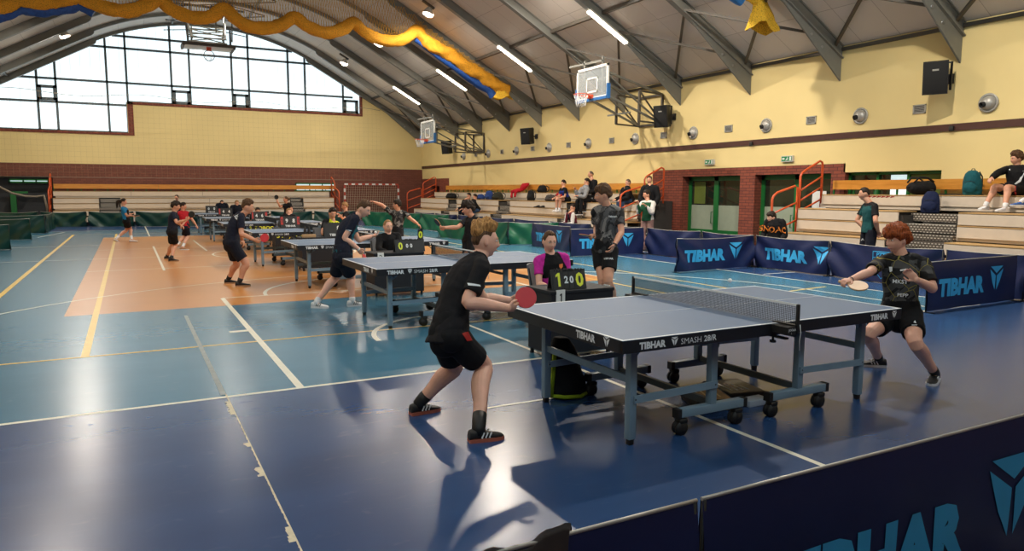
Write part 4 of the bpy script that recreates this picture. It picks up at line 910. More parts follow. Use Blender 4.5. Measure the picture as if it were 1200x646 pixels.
# ================================================================== BARRIERS
def clothmat(name, c, rough=.38):
    m = mat(name, c, rough, var=.10, scale=3, bump=.0, spec=.5); return m
M_cn = clothmat('navy_barrier_cloth', S(25, 36, 78), .42); M_cg = clothmat('green_barrier_cloth', S(14, 96, 66), .4); M_cgd = clothmat('dark_green_barrier_cloth', S(12, 58, 50), .40); M_cyan = mat('cyan_print', S(60, 172, 228), .5, var=.03)
def barrier(label, p0, p1, mtl, text=True, sag=0.0, seed=0, shield=False, amp=.012, both=False, H=.71):
    """cloth-covered court surround; p0 -> p1 runs left to right as seen from its printed side"""
    a = Vector((p0[0], p0[1], 0)); b = Vector((p1[0], p1[1], 0)); L = (b-a).length; ex = (b-a)/L; ez = Vector((0, 0, 1)); n = ex.cross(ez)   # n: towards the viewer side
    rnd = random.Random(seed); ph = [rnd.uniform(0, 6) for _ in range(6)]; fq = rnd.uniform(4, 7)
    def off(u, v):       # u, v in metres
        e = min(u, L-u)/L
        w = (1-v/H)
        dd = amp*(math.sin(u*fq+ph[0]+v*3)*(.3+.7*w)+.6*math.sin(u*fq*2.3+ph[1]-v*5)*w+.5*math.sin((u+v)*5+ph[2]))
        c = sag*.25*math.exp(-((u-.12)/.1)**2)+sag*.25*math.exp(-((L-u-.12)/.1)**2)
        fold = .0
        if sag:
            for s in (u, L-u): fold += sag*.22*math.sin((v-.25*H)*10+s*9)*math.exp(-s*2.2)
        return dd+fold
    def topz(u): return H-sag*.12*math.sin(PI*u/L)
    root = thing('court_barrier', label, 'court barrier', (a+b)/2, 0, group='cloth-covered court barriers')
    m = MB(); nx = max(8, int(L/.055)); nz = 12
    for s, o in ((1, .012), (-1, .012)):
        vs = []; fs = []
        for i in range(nx+1):
            u = L*i/nx
            for j in range(nz+1):
                v = topz(u)*j/nz*(1-.03)+.03*topz(u); q = min(1, (nz-j)/2.5)
                vs.append(a+ex*u+ez*v+n*(s*(o*q+.004)+off(u, v)*q*(1 if s > 0 else .8)))
        for i in range(nx):
            for j in range(nz):
                f = [i*(nz+1)+j, (i+1)*(nz+1)+j, (i+1)*(nz+1)+j+1, i*(nz+1)+j+1]; fs.append(f if s > 0 else f[::-1])
        m.add(vs, fs, 0, True)
    m.build('cloth', mtl, root)
    m = MB(); m.tube([a+ez*(H+.002)+ex*(L*i/8)-ez*(sag*.12*math.sin(PI*i/8)) for i in range(9)], .007, 6); m.build('top_rod', M_alu, root)
    for u in (.01, L-.01):
        m = MB(); c = a+ex*u; m.tube([c, c+ez*H], .009, 6); m.bar(c-n*.12+ez*.008, c+n*.12+ez*.008, .02, .012); m.build('post', M_rub, root)
    def put(vs, fs, mi=0): pass
    if text or shield:
        m = MB()
        mm = MB()
        if text:
            letters(mm, 'TIBHAR', (0, 0, 0), (1, 0, 0), (0, 1, 0), .24, .06, 1.05, off=0); wt = max(p.x for p in mm.v)
            s = 1.16/wt; mm.v = [Vector((.26+p.x*s, .22+p.y, 0)) for p in mm.v]
            emblem(mm, (1.56, .21, 0), (1, 0, 0), (0, 1, 0), .37, off=0)
            # letters subdivided so that they follow the cloth
        if shield:
            P = [(.0, .0), (.0, -.3), (.2, -.5), (.4, -.3), (.4, 0)]; cx0 = L*.42
            for (x0, y0), (x1, y1) in zip(P, P[1:]+P[:1]): mm.bar((cx0+x0, .58+y0, 0), (cx0+x1, .58+y1, 0), .014, .0005, up=(0, 0, 1))
            mm.bar((cx0, .47, 0), (cx0+.4, .47, 0), .014, .0005, up=(0, 0, 1)); letters(mm, 'PZTS', (cx0+.2, .49, 0), (1, 0, 0), (0, 1, 0), .07, .03, 1.1, centre=True, off=0)
            mm.ell((cx0+.2, .32, 0), (.1, .1, .0005), 0, 12, 4)
        bm = bmesh.new()
        vv = [bm.verts.new(p) for p in mm.v]; bm.verts.ensure_lookup_table()
        for f in mm.f:
            try: bm.faces.new([vv[i] for i in f])
            except ValueError: pass
        bmesh.ops.triangulate(bm, faces=bm.faces[:]); bmesh.ops.subdivide_edges(bm, edges=[e for e in bm.edges if e.calc_length() > .07], cuts=2, use_grid_fill=False); bmesh.ops.triangulate(bm, faces=bm.faces[:])
        for v in bm.verts:
            u, z = v.co.x, v.co.y; q = min(1, max(0, (topz(u)-z)/topz(u)*12/2.5)); v.co = a+ex*u+ez*z+n*(.012*q+.004+off(u, z)*q+.0035)
        m.addbm(bm); m.build('print', M_cyan, root)
    return root
barrier('navy barrier with cyan lettering closest to the camera, bottom right', (1.52, 1.6), (3.83, 1.6), M_cn, True, 0, 1, amp=.006, H=.73)
barrier('plain end of a navy barrier at bottom centre under the dark jacket', (-.8, 1.6), (1.5, 1.6), M_cn, False, 0, 2, amp=.006, H=.73)
barrier('navy barrier with cyan lettering right behind the red-haired boy', (9.77, 6.03), (12.1, 6.09), M_cn, True, 0, 3, amp=.006)
barrier('navy barrier with a shield crest at the far right edge of the picture', (12.2, 5.95), (12.2, 3.6), M_cn, False, .1, 4, True)
barrier('navy barrier with shield crest left of the red-haired boy', (12.3, 9.6), (12.22, 7.3), M_cn, False, .35, 5, True)
barrier('plain navy barrier above the lettered one behind the red-haired boy', (12.22, 7.25), (12.2, 6.0), M_cn, False, .1, 6)
barrier('navy lettered barrier before the boy in the orange-lettered jumper', (12.32, 11.55), (12.3, 9.63), M_cn, True, .28, 7) 
barrier('navy lettered barrier set across before the brick pier and green door', (9.95, 11.45), (12.3, 11.59), M_cn, True, .3, 8)
barrier('navy lettered barrier directly behind the boy in grey camouflage shirt', (9.95, 15.5), (12.2, 15.38), M_cn, True, .05, 9)
barrier('plain navy barrier to the right of the standing camouflage boy', (12.25, 15.3), (12.35, 13.35), M_cn, False, .3, 10)
barrier('plain navy barrier under the first green door', (12.35, 13.3), (12.33, 11.65), M_cn, False, .3, 11)
barrier('navy lettered barrier just behind the girl in pink, emblem at its right', (10.78, 18.95), (10.66, 16.62), M_cn, True, .1, 12)
rowlab = ['below the man in the red and white jacket', 'under the boy in blue sitting at the left', 'behind the green one right of the reaching boy', 'above the head of the reaching boy', 'left of the reaching boy, near the corner rail', 'furthest towards the back corner']
for k in range(6):
    y = 17.75+2.36*k; barrier('shiny navy barrier before the side grandstand, '+rowlab[k], (12.08-.05*k, y+2.3), (12.1-.05*k, y), M_cn, False, .25, 20+k)
barrier('short plain navy barrier under the man in the dark jacket', (12.12, 17.65), (12.2, 15.45), M_cn, False, .2, 27)
G = [((9.8, 24.05), (10.25, 21.8), 'green barrier behind the boy reaching out with his bat'), ((10.25, 21.7), (10.45, 19.9), 'green barrier right of the reaching boy, left part of the pair'), ((10.45, 19.85), (11.9, 19.2), 'green barrier left of the girl in pink, turned towards the camera'),
     ((10.0, 34.0), (10.75, 31.85), 'green barrier under the handball goal, right of the stooping boy'), ((10.75, 31.8), (11.2, 29.5), 'green barrier behind the boy with outstretched arm'), ((11.2, 29.45), (11.55, 27.2), 'green barrier between the two boys with stretched arms')]
for k, (p, q, l) in enumerate(G): barrier(l, p, q, M_cg, False, .3, 40+k, amp=.02)
bl = ['leftmost, under the dark doorway', 'under the left end of far grandstand', 'left of the running girl', 'behind the running girl', 'behind the pair in black and red', 'behind the two dark-clad umpires', 'behind the leaning boy with the red bat', 'below the girl holding up her bat', 'right of the girl holding up her bat', 'nearest the goal']
for k in range(8):
    t0_, t1_ = k/8, (k+1)/8-.006; A = Vector((-5.4, 39.0)); B2 = Vector((9.7, 34.2)); p = A+(B2-A)*t0_; q = A+(B2-A)*t1_
    barrier('drooping dark green barrier along the far end, '+bl[k], p, q, M_cgd, False, .55, 60+k, amp=.03)
for k, (p, q, l) in enumerate((((-5.3, 24.45), (-2.98, 24.3), 'nearest dark green barrier at the left edge'), ((-5.25, 29.2), (-2.95, 28.9), 'second dark green barrier at the left edge'), ((-5.2, 33.2), (-2.9, 33.0), 'third dark green barrier at the left edge'), ((-2.92, 36.9), (-2.9, 33.1), 'dark green barrier running away at the left edge'))):
    barrier(l, p, q, M_cgd, False, .3, 80+k, amp=.02)

for x_, l_ in ((3.24, 'left of two dark bottles on the third umpire desk'), (3.32, 'right of two dark bottles on the third umpire desk')):
    m = MB(); m.lathe((x_, 15.32, .7005), [(.001, 0), (.032, 0), (.034, .01), (.034, .14), (.014, .19), (.014, .225), (.001, .225)], (0, 0, 1), 16); fromthing('bottle', m, M_rub, l_, 'bottle', 'dark bottles on an umpire desk')
m = MB(); m.bbox((3.16, 15.22, .7005), (3.44, 15.28, .77), .005); fromthing('box', m, mat('beige_carton', S(176, 146, 108), .6), 'small beige carton at the left end of the third umpire desk', 'box')
m = MB(); m.box((4.361, 6.03, .57), (4.366, 6.14, .71)); fromthing('paper_sheet', m, M_paper, 'small white sheet on the right side of the first umpire desk', 'paper sheet')
# ================================================================== PEOPLE
from mathutils.bvhtree import BVHTree
def dirv(yaw, pitch=0):
    y, p = math.radians(yaw), math.radians(pitch); return Vector((math.cos(y)*math.cos(p), math.sin(y)*math.cos(p), math.sin(p)))
def limb(Sx, spec, L):
    """the joint on the sight line through spec=(px,py,sign) at bone length L from Sx; or ('w',x,y,z)"""
    if spec[0] == 'w': return Vector(spec[1:4])
    if spec[0] == 'd': return Sx+Vector(spec[1:4]).normalized()*L
    px, py, sg = spec; d = ray(px, py); o = EYE-Sx
    a = d.dot(d); b = 2*o.dot(d); c = o.dot(o)-L*L; D = b*b-4*a*c
    if D <= 0:
        P = EYE+d*(-b/(2*a)); v = P-Sx
        return Sx+v.normalized()*min(v.length, L*1.12)
    t = (-b+(1 if sg > 0 else -1)*math.sqrt(D))/(2*a); return EYE+d*t
def seat(px, X, z):
    lo, hi = 3.0, 60.0
    for _ in range(50):
        Y = (lo+hi)/2; v = Vector((X, Y, z))-EYE
        if 600+FPX*v.dot(RT)/v.dot(FW) > px: lo = Y
        else: hi = Y
    return Vector((X, lo, z))
def loft(mb, rings, n=20, mi=0):
    """rings: (centre, u, w, a, b)"""
    vs = []; fs = []
    for c, u, w, a, b in rings:
        for k in range(n):
            t = 2*PI*k/n; vs.append(c+u*(math.cos(t)*a)+w*(math.sin(t)*b))
    m = len(rings)
    for i in range(m-1):
        for k in range(n): fs.append([i*n+k, i*n+(k+1) % n, (i+1)*n+(k+1) % n, (i+1)*n+k])
    fs.append([k for k in range(n)][::-1]); fs.append([(m-1)*n+k for k in range(n)])
    mb.add(vs, fs, mi, True)
def curve_pts(P, R, k=4):
    P = [Vector(p) for p in P]; op = []; orr = []
    for i in range(len(P)-1):
        p0, p1, p2, p3 = P[max(i-1, 0)], P[i], P[i+1], P[min(i+2, len(P)-1)]
        for j in range(k):
            t = j/k; op.append(.5*((2*p1)+(p2-p0)*t+(2*p0-5*p1+4*p2-p3)*t*t+(3*p1-p0-3*p2+p3)*t**3)); q = t*t*(3-2*t); orr.append(R[i]+(R[i+1]-R[i])*q)
    return op+[P[-1]], orr+[R[-1]]
def stub(mb, P, R, n=14):
    p, r = curve_pts(P, R); mb.tube(p, r, n)
    mb.ell(p[0], (r[0],)*3, 0, 12, 8); mb.ell(p[-1], (r[-1],)*3, 0, 12, 8)
def remesh(mb, vox, sm=4, wr=0.0, wf=9.0, seed=0):
    """one continuous skin round all the shapes of mb"""
    me = bpy.data.meshes.new('skin'); me.from_pydata([tuple(v) for v in mb.v], [], mb.f); o = bpy.data.objects.new('skin', me); COL.objects.link(o)
    r = o.modifiers.new('r', 'REMESH'); r.mode = 'VOXEL'; r.voxel_size = vox
    s = o.modifiers.new('s', 'SMOOTH'); s.factor = .5; s.iterations = sm
    dg = bpy.context.evaluated_depsgraph_get(); e = bpy.data.meshes.new_from_object(o.evaluated_get(dg))
    out = MB(); out.v = [v.co.copy() for v in e.vertices]; out.f = [list(p.vertices) for p in e.polygons]; out.m = [0]*len(out.f); out.sm = [True]*len(out.f)
    if wr:
        ns = [v.normal.copy() for v in e.vertices]; off = Vector((seed*3.1, seed*1.7, 0))
        for i, (v, nn) in enumerate(zip(out.v, ns)):
            q = (v+off)*wf; w = noise.noise(Vector((q.x, q.y, q.z*.8)))+.5*noise.noise(q*2.1); out.v[i] = v+nn*(wr*w)
    bpy.data.objects.remove(o); bpy.data.meshes.remove(me); bpy.data.meshes.remove(e)
    return out
def head_r(az, el, fine=True):
    """skin point for a direction, head 0.236 high, face along +y"""
    ca, sa, ce, se = math.cos(az), math.sin(az), math.cos(el), math.sin(el)
    x, y, z = .075*ce*sa, .097*ce*ca, .118*se
    t = max(0, -se)
    x *= 1-.30*t**1.4+.02*max(0, se)
    if ca > 0: y *= (.97+.03*t)
    else: y *= 1-.38*t
    if y > 0:
        g = lambda u, v: math.exp(-u*u-v*v); ax = abs(x)
        y += .030*g(x/.012, (z+.026)/.015)+.016*g(x/.010, (z-.004)/.022)+.007*g((ax-.030)/.024, (z-.030)/.012)
        y -= .011*g((ax-.031)/.016, (z-.010)/.013)
        y += .005*g((ax-.045)/.02, (z+.03)/.02)+.010*g(x/.024, (z+.060)/.010)-.004*g(x/.02, (z+.062)/.003)+.013*g(x/.024, (z+.098)/.016)-.006*g(x/.03, (z+.078)/.008)
    return Vector((x, y, z))
def head(mb, C, R, s):
    n, m = 44, 30; vs = []; fs = []
    for j in range(m+1):
        el = -PI/2+PI*j/m
        for i in range(n): vs.append(C+R @ (head_r(2*PI*i/n, el)*s))
    for j in range(m):
        for i in range(n): fs.append([j*n+i, j*n+(i+1) % n, (j+1)*n+(i+1) % n, (j+1)*n+i])
    mb.add(vs, fs, 0, True)
    for sg in (1, -1): mb.ell(C+R @ (Vector((sg*.076, -.004, -.002))*s), (.008*s, .016*s, .027*s), 0, 12, 8, M=R @ Matrix.Rotation(sg*.35, 3, 'Z'))
def sst(a, b, x): t = min(1, max(0, (x-a)/(b-a))); return t*t*(3-2*t)
def hairmesh(C, R, s, top=.03, side=.012, front=32, sidel=4, back=-32, fringe=0, seed=1, rough=.35, sweep=0):
    """closed shell: proud of the scalp inside the hairline, sunk below the skin outside it"""
    mb = MB(); n, m = 72, 48; vs = []; fs = []
    for j in range(m+1):
        el = -PI/2+PI*j/m
        for i in range(n):
            az = 2*PI*i/n; a = math.degrees(az); a = a if a <= 180 else a-360; A = abs(a); E = math.degrees(el)
            w1 = sst(38, 75, A); w2 = sst(100, 135, A)
            lim = front*(1-w1)+(sidel*(1-w2)+back*w2)*w1
            if fringe: lim -= fringe*(1-sst(25, 60, A))*(1+.25*math.sin(a*.17+seed))
            lim += 3.0*noise.noise(Vector((a*.07, seed, 0)))
            mk = sst(lim-5, lim+(16 if A < 80 else 24), E); p = head_r(az, el); up = sst(10, 55, E+.15*(90-A if A < 90 else 0))
            th = side+(top-side)*up
            dn = p.normalized(); nz_ = 1.1*noise.noise(Vector((dn.x*6+seed+sweep*dn.z*2, dn.y*3.2, dn.z*3.5+seed*1.3)))+.7*noise.noise(Vector((dn.x*15+seed, dn.y*6+dn.x*3, dn.z*7)))
            th *= 1+rough*nz_
            d = p.normalized()
            pf = p+d*(th*mk-.012*(1-mk))
            if fringe and a is not None and A < 60 and mk > .5: pf += Vector((0, .006*(1-A/60), 0))
            vs.append(C+R @ (pf*s))
    for j in range(m):
        for i in range(n): fs.append([j*n+i, j*n+(i+1) % n, (j+1)*n+(i+1) % n, (j+1)*n+i])
    mb.add(vs, fs, 0, True); return mb
def hand(mb, W, d, palm, right, s, curl=.3, spread=1.0, thumb=.6):
    d = d.normalized(); p = (palm-d*palm.dot(d)).normalized(); sv = d.cross(p) if right else p.cross(d)     # sv points to the thumb side
    M = Matrix((sv, d, p)).transposed()
    mb.ell(W+d*(.045*s), (.039*s, .052*s, .0155*s), 0, 14, 10, M=M)
    mb.tube([W-d*.03*s, W+d*.03*s], [(.026*s, .019*s), (.030*s, .016*s)], 12, ref=sv)
    for k, (o, L) in enumerate(((.029, .072), (.0098, .080), (-.0098, .074), (-.028, .058))):
        q = W+d*(.082*s-.006*s*(k == 3))+sv*(o*s); dd = (d+sv*(o*2.2*spread)).normalized(); pts = [W+d*.05*s+sv*(o*.8*s), q]; ang = 0
        for f, br in ((.42, 62), (.33, 85), (.25, 50)):
            ang += math.radians(br*curl); v = dd*math.cos(ang)+p*math.sin(ang); q = q+v*(L*f*s); pts.append(q)
        mb.tube(pts, [.0095*s, .0092*s, .0086*s, .0078*s, .0062*s], 8)
        mb.ell(pts[-1], (.0062*s,)*3, 0, 8, 6)
    b = W+d*(.018*s)+sv*(.026*s); t1 = b+(d*.6+sv*.75+p*.25*thumb).normalized()*(.036*s); t2 = t1+(d*.9+sv*.25*(1-curl)+p*(.5*thumb)).normalized()*(.030*s); t3 = t2+(d*.95-sv*.15*curl+p*(.55*thumb)).normalized()*(.024*s)
    mb.tube([W+d*.012*s+sv*.008*s, b, t1, t2, t3], [.013*s, .0125*s, .0108*s, .0095*s, .007*s], 8); mb.ell(t3, (.007*s,)*3, 0, 8, 6)
    return W+d*(.075*s)+p*(.02*s)
def shoe(root, A, yaw, s, mu, ms, pitch=0, name='shoe', mstripe=None, low=False):
    """A: the point under the ankle on the ground"""
    M = Matrix.Translation(A) @ Matrix.Rotation(math.radians(yaw), 4, 'Z') @ Matrix.Rotation(math.radians(-pitch), 4, 'Y')
    X = [(-.075, .030, .055), (-.068, .036, .085), (-.03, .038, .092), (.02, .039, .082), (.07, .043, .062), (.12, .046, .048), (.16, .040, .040), (.18, .026, .032), (.187, .012, .024)]
    mb = MB(); vs = []; n = 16; fs = []
    for x, w, h in X:
        for k in range(n):
            t = 2*PI*k/n; cy, sz = math.cos(t), math.sin(t); vs.append(Vector((x, w*math.copysign(abs(cy)**.75, cy), .018+(h-.018)*(.5+.5*math.copysign(abs(sz)**.7, sz))))*s)
    for i in range(len(X)-1):
        for k in range(n): fs.append([i*n+k, (i+1)*n+k, (i+1)*n+(k+1) % n, i*n+(k+1) % n])
    fs.append(list(range(n))); fs.append([(len(X)-1)*n+k for k in range(n)][::-1])
    mb.add(vs, fs, 0, True); mb.xf(M); up = mb.build(name, mu, root)
    mb = MB(); vs = []; fs = []; out = []
    for x, w, h in X: out.append((x, w+.004))
    loop = [(x, w) for x, w in out]+[(x, -w) for x, w in out[::-1]]
    mb.prism([Vector((x, y, 0))*s for x, y in loop][::1], Vector((0, 0, .024))*s); mb.xf(M); mb.build('sole', ms, up)
    if mstripe:
        for sg in (1, -1):
            mb = MB()
            for q in (.0, .028, .056): mb.bar(Vector((q+.01, sg*.0415, .03))*s, Vector((q+.03, sg*.036, .068))*s, .010*s, .006*s, up=(0, sg, 0))
            mb.xf(M); mb.build('stripes', mstripe, up)
        mb = MB()
        for q in (.03, .05, .07, .09): mb.bar(Vector((q, -.02, .078-(q-.03)*.45))*s, Vector((q+.008, .02, .078-(q-.03)*.45))*s, .008*s, .006*s)
        mb.tube([Vector((.03, .0, .085))*s, Vector((.04, .03, .10))*s, Vector((.06, .035, .075))*s], .003*s, 5); mb.xf(M); mb.build('laces', M_blk, up)
    return up
SK = {'pale': S(226, 172, 148), 'tan': S(206, 150, 122), 'deep': S(188, 132, 104)}
def skin(k):
    m = mat('skin_'+k, SK[k], .55, var=.05, scale=14); b = m.node_tree.nodes['Principled BSDF']; b.inputs['Subsurface Weight'].default_value = .12; b.inputs['Subsurface Radius'].default_value = (.02, .008, .004); b.inputs['Subsurface Scale'].default_value = .5
    return m
def hairm(name, c1, c2):
    if name in MC: return MC[name]
    m = bpy.data.materials.new(name); m.use_nodes = True; N, L = nt(m); b = N['Principled BSDF']; b.inputs['Roughness'].default_value = .6; b.inputs['Specular IOR Level'].default_value = .2
    tc = N.new('ShaderNodeTexCoord'); mp = N.new('ShaderNodeMapping'); mp.inputs['Scale'].default_value = (90, 90, 22); nz = N.new('ShaderNodeTexNoise'); nz.inputs['Scale'].default_value = 1; nz.inputs['Detail'].default_value = 5
    rp = N.new('ShaderNodeValToRGB'); rp.color_ramp.elements[0].position = .32; rp.color_ramp.elements[1].position = .68; rp.color_ramp.elements[0].color = c1; rp.color_ramp.elements[1].color = c2
    L.new(tc.outputs['Object'], mp.inputs[0]); L.new(mp.outputs[0], nz.inputs['Vector']); L.new(nz.outputs['Fac'], rp.inputs['Fac']); L.new(rp.outputs['Color'], b.inputs['Base Color'])
    bp = N.new('ShaderNodeBump'); bp.inputs['Strength'].default_value = .6; bp.inputs['Distance'].default_value = .004; L.new(nz.outputs['Fac'], bp.inputs['Height']); L.new(bp.outputs['Normal'], b.inputs['Normal'])
    MC[name] = m; return m
H_gold = hairm('golden_brown_hair', S(112, 74, 40), S(204, 152, 92)); H_red = hairm('auburn_hair', S(92, 40, 18), S(176, 88, 40)); H_brown = hairm('brown_hair', S(58, 40, 28), S(104, 74, 50)); H_dark = hairm('dark_hair', S(26, 20, 17), S(56, 44, 36)); H_fair = hairm('fair_hair', S(120, 88, 54), S(176, 136, 92)); H_grey = hairm('grey_hair', S(74, 62, 54), S(120, 104, 92))
M_eyew = mat('eye_white', S(220, 214, 208), .3); M_iris = mat('eye_iris', S(50, 40, 34), .25); M_lip = mat('lip_skin', S(176, 104, 96), .5)
def fabric(name, c, rough=.85, var=.12): return mat(name, c, rough, var=var, scale=30, bump=.15, spec=.25)
def camo(name, cols, scale=7, pos=(.38, .47, .56, .64), lines=None):
    if name in MC: return MC[name]
    m = bpy.data.materials.new(name); m.use_nodes = True; N, L = nt(m); b = N['Principled BSDF']; b.inputs['Roughness'].default_value = .8; b.inputs['Specular IOR Level'].default_value = .25
    tc = N.new('ShaderNodeTexCoord'); v = N.new('ShaderNodeTexVoronoi'); v.inputs['Scale'].default_value = scale; v.distance = 'MANHATTAN'; nz = N.new('ShaderNodeTexNoise'); nz.inputs['Scale'].default_value = scale*.9; nz.inputs['Detail'].default_value = 3; nz.inputs['Distortion'].default_value = .8
    L.new(tc.outputs['Object'], v.inputs['Vector']); L.new(tc.outputs['Object'], nz.inputs['Vector'])
    mx = N.new('ShaderNodeMixRGB'); mx.inputs[0].default_value = .45; L.new(nz.outputs['Fac'], mx.inputs[1]); L.new(v.outputs['Color'], mx.inputs[2]); bw = N.new('ShaderNodeRGBToBW'); L.new(mx.outputs[0], bw.inputs[0])
    rp = N.new('ShaderNodeValToRGB'); rp.color_ramp.interpolation = 'CONSTANT'; cr = rp.color_ramp
    cr.elements[0].position = 0; cr.elements[0].color = cols[0]; cr.elements[1].position = pos[0]; cr.elements[1].color = cols[1]
    for p, c in zip(pos[1:], cols[2:]): e = cr.elements.new(p); e.color = c
    L.new(bw.outputs[0], rp.inputs['Fac']); out = rp.outputs['Color']
    if lines:
        v2 = N.new('ShaderNodeTexVoronoi'); v2.feature = 'DISTANCE_TO_EDGE'; v2.inputs['Scale'].default_value = 5.5; L.new(tc.outputs['Object'], v2.inputs['Vector'])
        lt = N.new('ShaderNodeMath'); lt.operation = 'LESS_THAN'; lt.inputs[1].default_value = .012; L.new(v2.outputs['Distance'], lt.inputs[0]); m2 = N.new('ShaderNodeMixRGB'); L.new(lt.outputs[0], m2.inputs[0]); L.new(out, m2.inputs[1]); m2.inputs[2].default_value = lines; out = m2.outputs[0]
    L.new(out, b.inputs['Base Color']); MC[name] = m; return m
PEOPLE = []
def person(label, h, d, yaw, pel, neck, hd, ra, la, rl, ll, shirt, bottom, feet, hair, sk='tan', ysh=None, vox=.008, bow=.0, group=None, seed=1, slim=1.0, limbk=1.07, base=None):
    """pel=(px,py) at depth d or world; neck=(px,py,depth offset); hd=(px,py,depth offset,yaw,pitch,roll)
       arms: (elbow, wrist, dict(palm=, curl=, dir=)); legs: (knee, ('f',px,py)|joint, toe yaw, toe pitch)"""
    Pv = Vector(pel[1:]) if pel[0] == 'w' else (seat(*pel[1:]) if pel[0] == 's' else atd(pel[0], pel[1], d)); d0 = dep(Pv)
    T0 = math.degrees(math.atan2(-Pv.y, -Pv.x))          # the way to the camera; turns are counted from it, + to the right of the picture
    ysh = T0+(yaw if ysh is None else ysh); yaw = T0+yaw; hd = tuple(hd[:-3])+(T0+hd[-3],)+tuple(hd[-2:])
    fl_, rl_ = dirv(yaw), Vector((math.sin(math.radians(yaw)), -math.cos(math.radians(yaw)), 0))
    cv = lambda q: ('d',)+tuple(fl_*q[1]+rl_*q[2]+Vector((0, 0, q[3]))) if q[0] == 'l' else q
    ra, la, rl, ll = [(cv(q[0]), cv(q[1]))+tuple(q[2:]) for q in (ra, la, rl, ll)]
    rl, ll = [q[:2]+(T0+q[2],)+q[3:] for q in (rl, ll)]
    Nk = Vector(neck[1:]) if neck[0] == 'w' else (Pv+fl_*neck[1]+rl_*neck[2]+Vector((0, 0, neck[3])) if neck[0] == 'l' else atd(neck[0], neck[1], d0+neck[2]))
    Hc = Vector(hd[1:4]) if hd[0] == 'w' else atd(hd[0], hd[1], d0+hd[2]); hy, hp, hr = hd[-3:]
    hs = (.105*h+.062)/.236 if h < 1.72 else .242/.236
    f = dirv(hy, hp); r = Vector((f.y, -f.x, 0)).normalized(); u = r.cross(f); cr_, sr = math.cos(math.radians(hr)), math.sin(math.radians(hr)); r, u = r*cr_+u*sr, u*cr_-r*sr
    HR = Matrix((r, f, u)).transposed()
    latH = Vector((math.sin(math.radians(yaw)), -math.cos(math.radians(yaw)), 0)); latS = Vector((math.sin(math.radians(ysh)), -math.cos(math.radians(ysh)), 0))   # towards the right side
    spn = (Nk-Pv); sl = spn.length; su = spn.normalized()
    fwS = Vector((-latS.y, latS.x, 0)); fwH = Vector((-latH.y, latH.x, 0))
    back = -(fwS+fwH).normalized(); back = (back-su*back.dot(su)).normalized()
    mid = (Pv+Nk)/2+back*bow
    def spine(t): return Pv*(1-t)**2+mid*2*t*(1-t)+Nk*t*t if bow == 0 else Pv*((1-t)*(1-2*t))+mid*(4*t*(1-t))+Nk*(t*(2*t-1))
    def tang(t): return (spine(min(1, t+.05))-spine(max(0, t-.05))).normalized()
    def lat(t): v = (latH*(1-t)+latS*t); v = v-tang(t)*v.dot(tang(t)); return v.normalized()
    shT = .90; shw = .103*h*slim
    SH = {1: spine(shT)+lat(1)*shw, -1: spine(shT)-lat(1)*shw}
    HP = {1: Pv+latH*(.05*h)-su*.02*h, -1: Pv-latH*(.05*h)-su*.02*h}
    root = thing('person', label, 'person', tuple(base if base is not None else (Pv.x, Pv.y, 0)), 0, group)
    U, F_, T_, Sn = .172*h, .150*h, .245*h, .240*h
    arms = {}
    for sg, a in ((1, ra), (-1, la)):
        E = limb(SH[sg], a[0], U); W = limb(E, a[1], F_); o = a[2] if len(a) > 2 else {}
        arms[sg] = (E, W, o)
    legs = {}
    for sg, l in ((1, rl), (-1, ll)):
        toe = l[2]; tp = l[3] if len(l) > 3 else 0
        if l[1][0] == 'f':
            G = fl(l[1][1], l[1][2], l[1][3] if len(l[1]) > 3 else 0); A = G+Vector((0, 0, .05*h)) 
            K = limb(HP[sg], l[0], T_)
            sh = A-K
        else:
            K = limb(HP[sg], l[0], T_); A = limb(K, l[1], Sn); G = A-Vector((0, 0, .05*h))
        legs[sg] = (K, A, G, toe, tp)
    # ---- body: one continuous skin
    b = MB(); k = slim
    prof_t = [(-.12, .056, .046), (-.03, .080, .058), (.08, .082, .058), (.28, .074, .054), (.45, .078, .058), (.62, .088, .062), (.78, .094, .060), (.90, .080, .048), (.97, .047, .042), (1.03, .034, .036)]
    def rings(pr, add=0): return [(spine(t) if 0 <= t <= 1 else (Pv+su*(t*sl) if t < 0 else Nk+su*((t-1)*sl)), lat(max(0, min(1, t))), tang(max(0, min(1, t))).cross(lat(max(0, min(1, t)))), (a*h+add)*k, (c*h+add)*k) for t, a, c in pr]
    loft(b, rings(prof_t))
    nb = Hc-HR @ Vector((0, .012, .075))*hs
    b.tube([Nk-su*.04*h, Nk, (Nk+nb)/2, nb, nb+(Hc-nb)*.4], [.039*h*k, .036*h*k, .034*h*k, .034*h*k, .030*h*k], 14)
    for sg in (1, -1):
        E, W, o = arms[sg]; s0 = SH[sg]
        b.tube([Nk-su*.012*h, (Nk+s0)/2+su*.004*h, s0], [.030*h*k, .028*h*k, .028*h*k], 12)
        stub(b, [s0-lat(1)*(sg*.03*h)-su*.005*h, s0, s0+(E-s0)*.5, E, E+(W-E)*.3, W], [.032*h*k, .030*h*k, .0265*h*k, .0225*h*k*limbk, .0235*h*k*limbk, .0155*h*k*limbk])
        hdv = Vector(o['dir']) if 'dir' in o else (W-E).normalized(); pm = Vector(o.get('palm', (0, 0, -1)))
        if 'dirpx' in o: q = o['dirpx']; hdv = (atd(q[0], q[1], dep(W)+q[2])-W).normalized()
        if abs(pm.normalized().dot(hdv.normalized())) > .95: pm = Vector((0, 1, .3))
        arms[sg] = (E, W, o, hand(b, W, hdv, pm, sg > 0, .98*h/1.7, o.get('curl', .35), o.get('spread', 1), o.get('thumb', .6)))
        K, A, G, toe, tp = legs[sg]; hp_ = HP[sg]
        knf = dirv(yaw)*.006*h
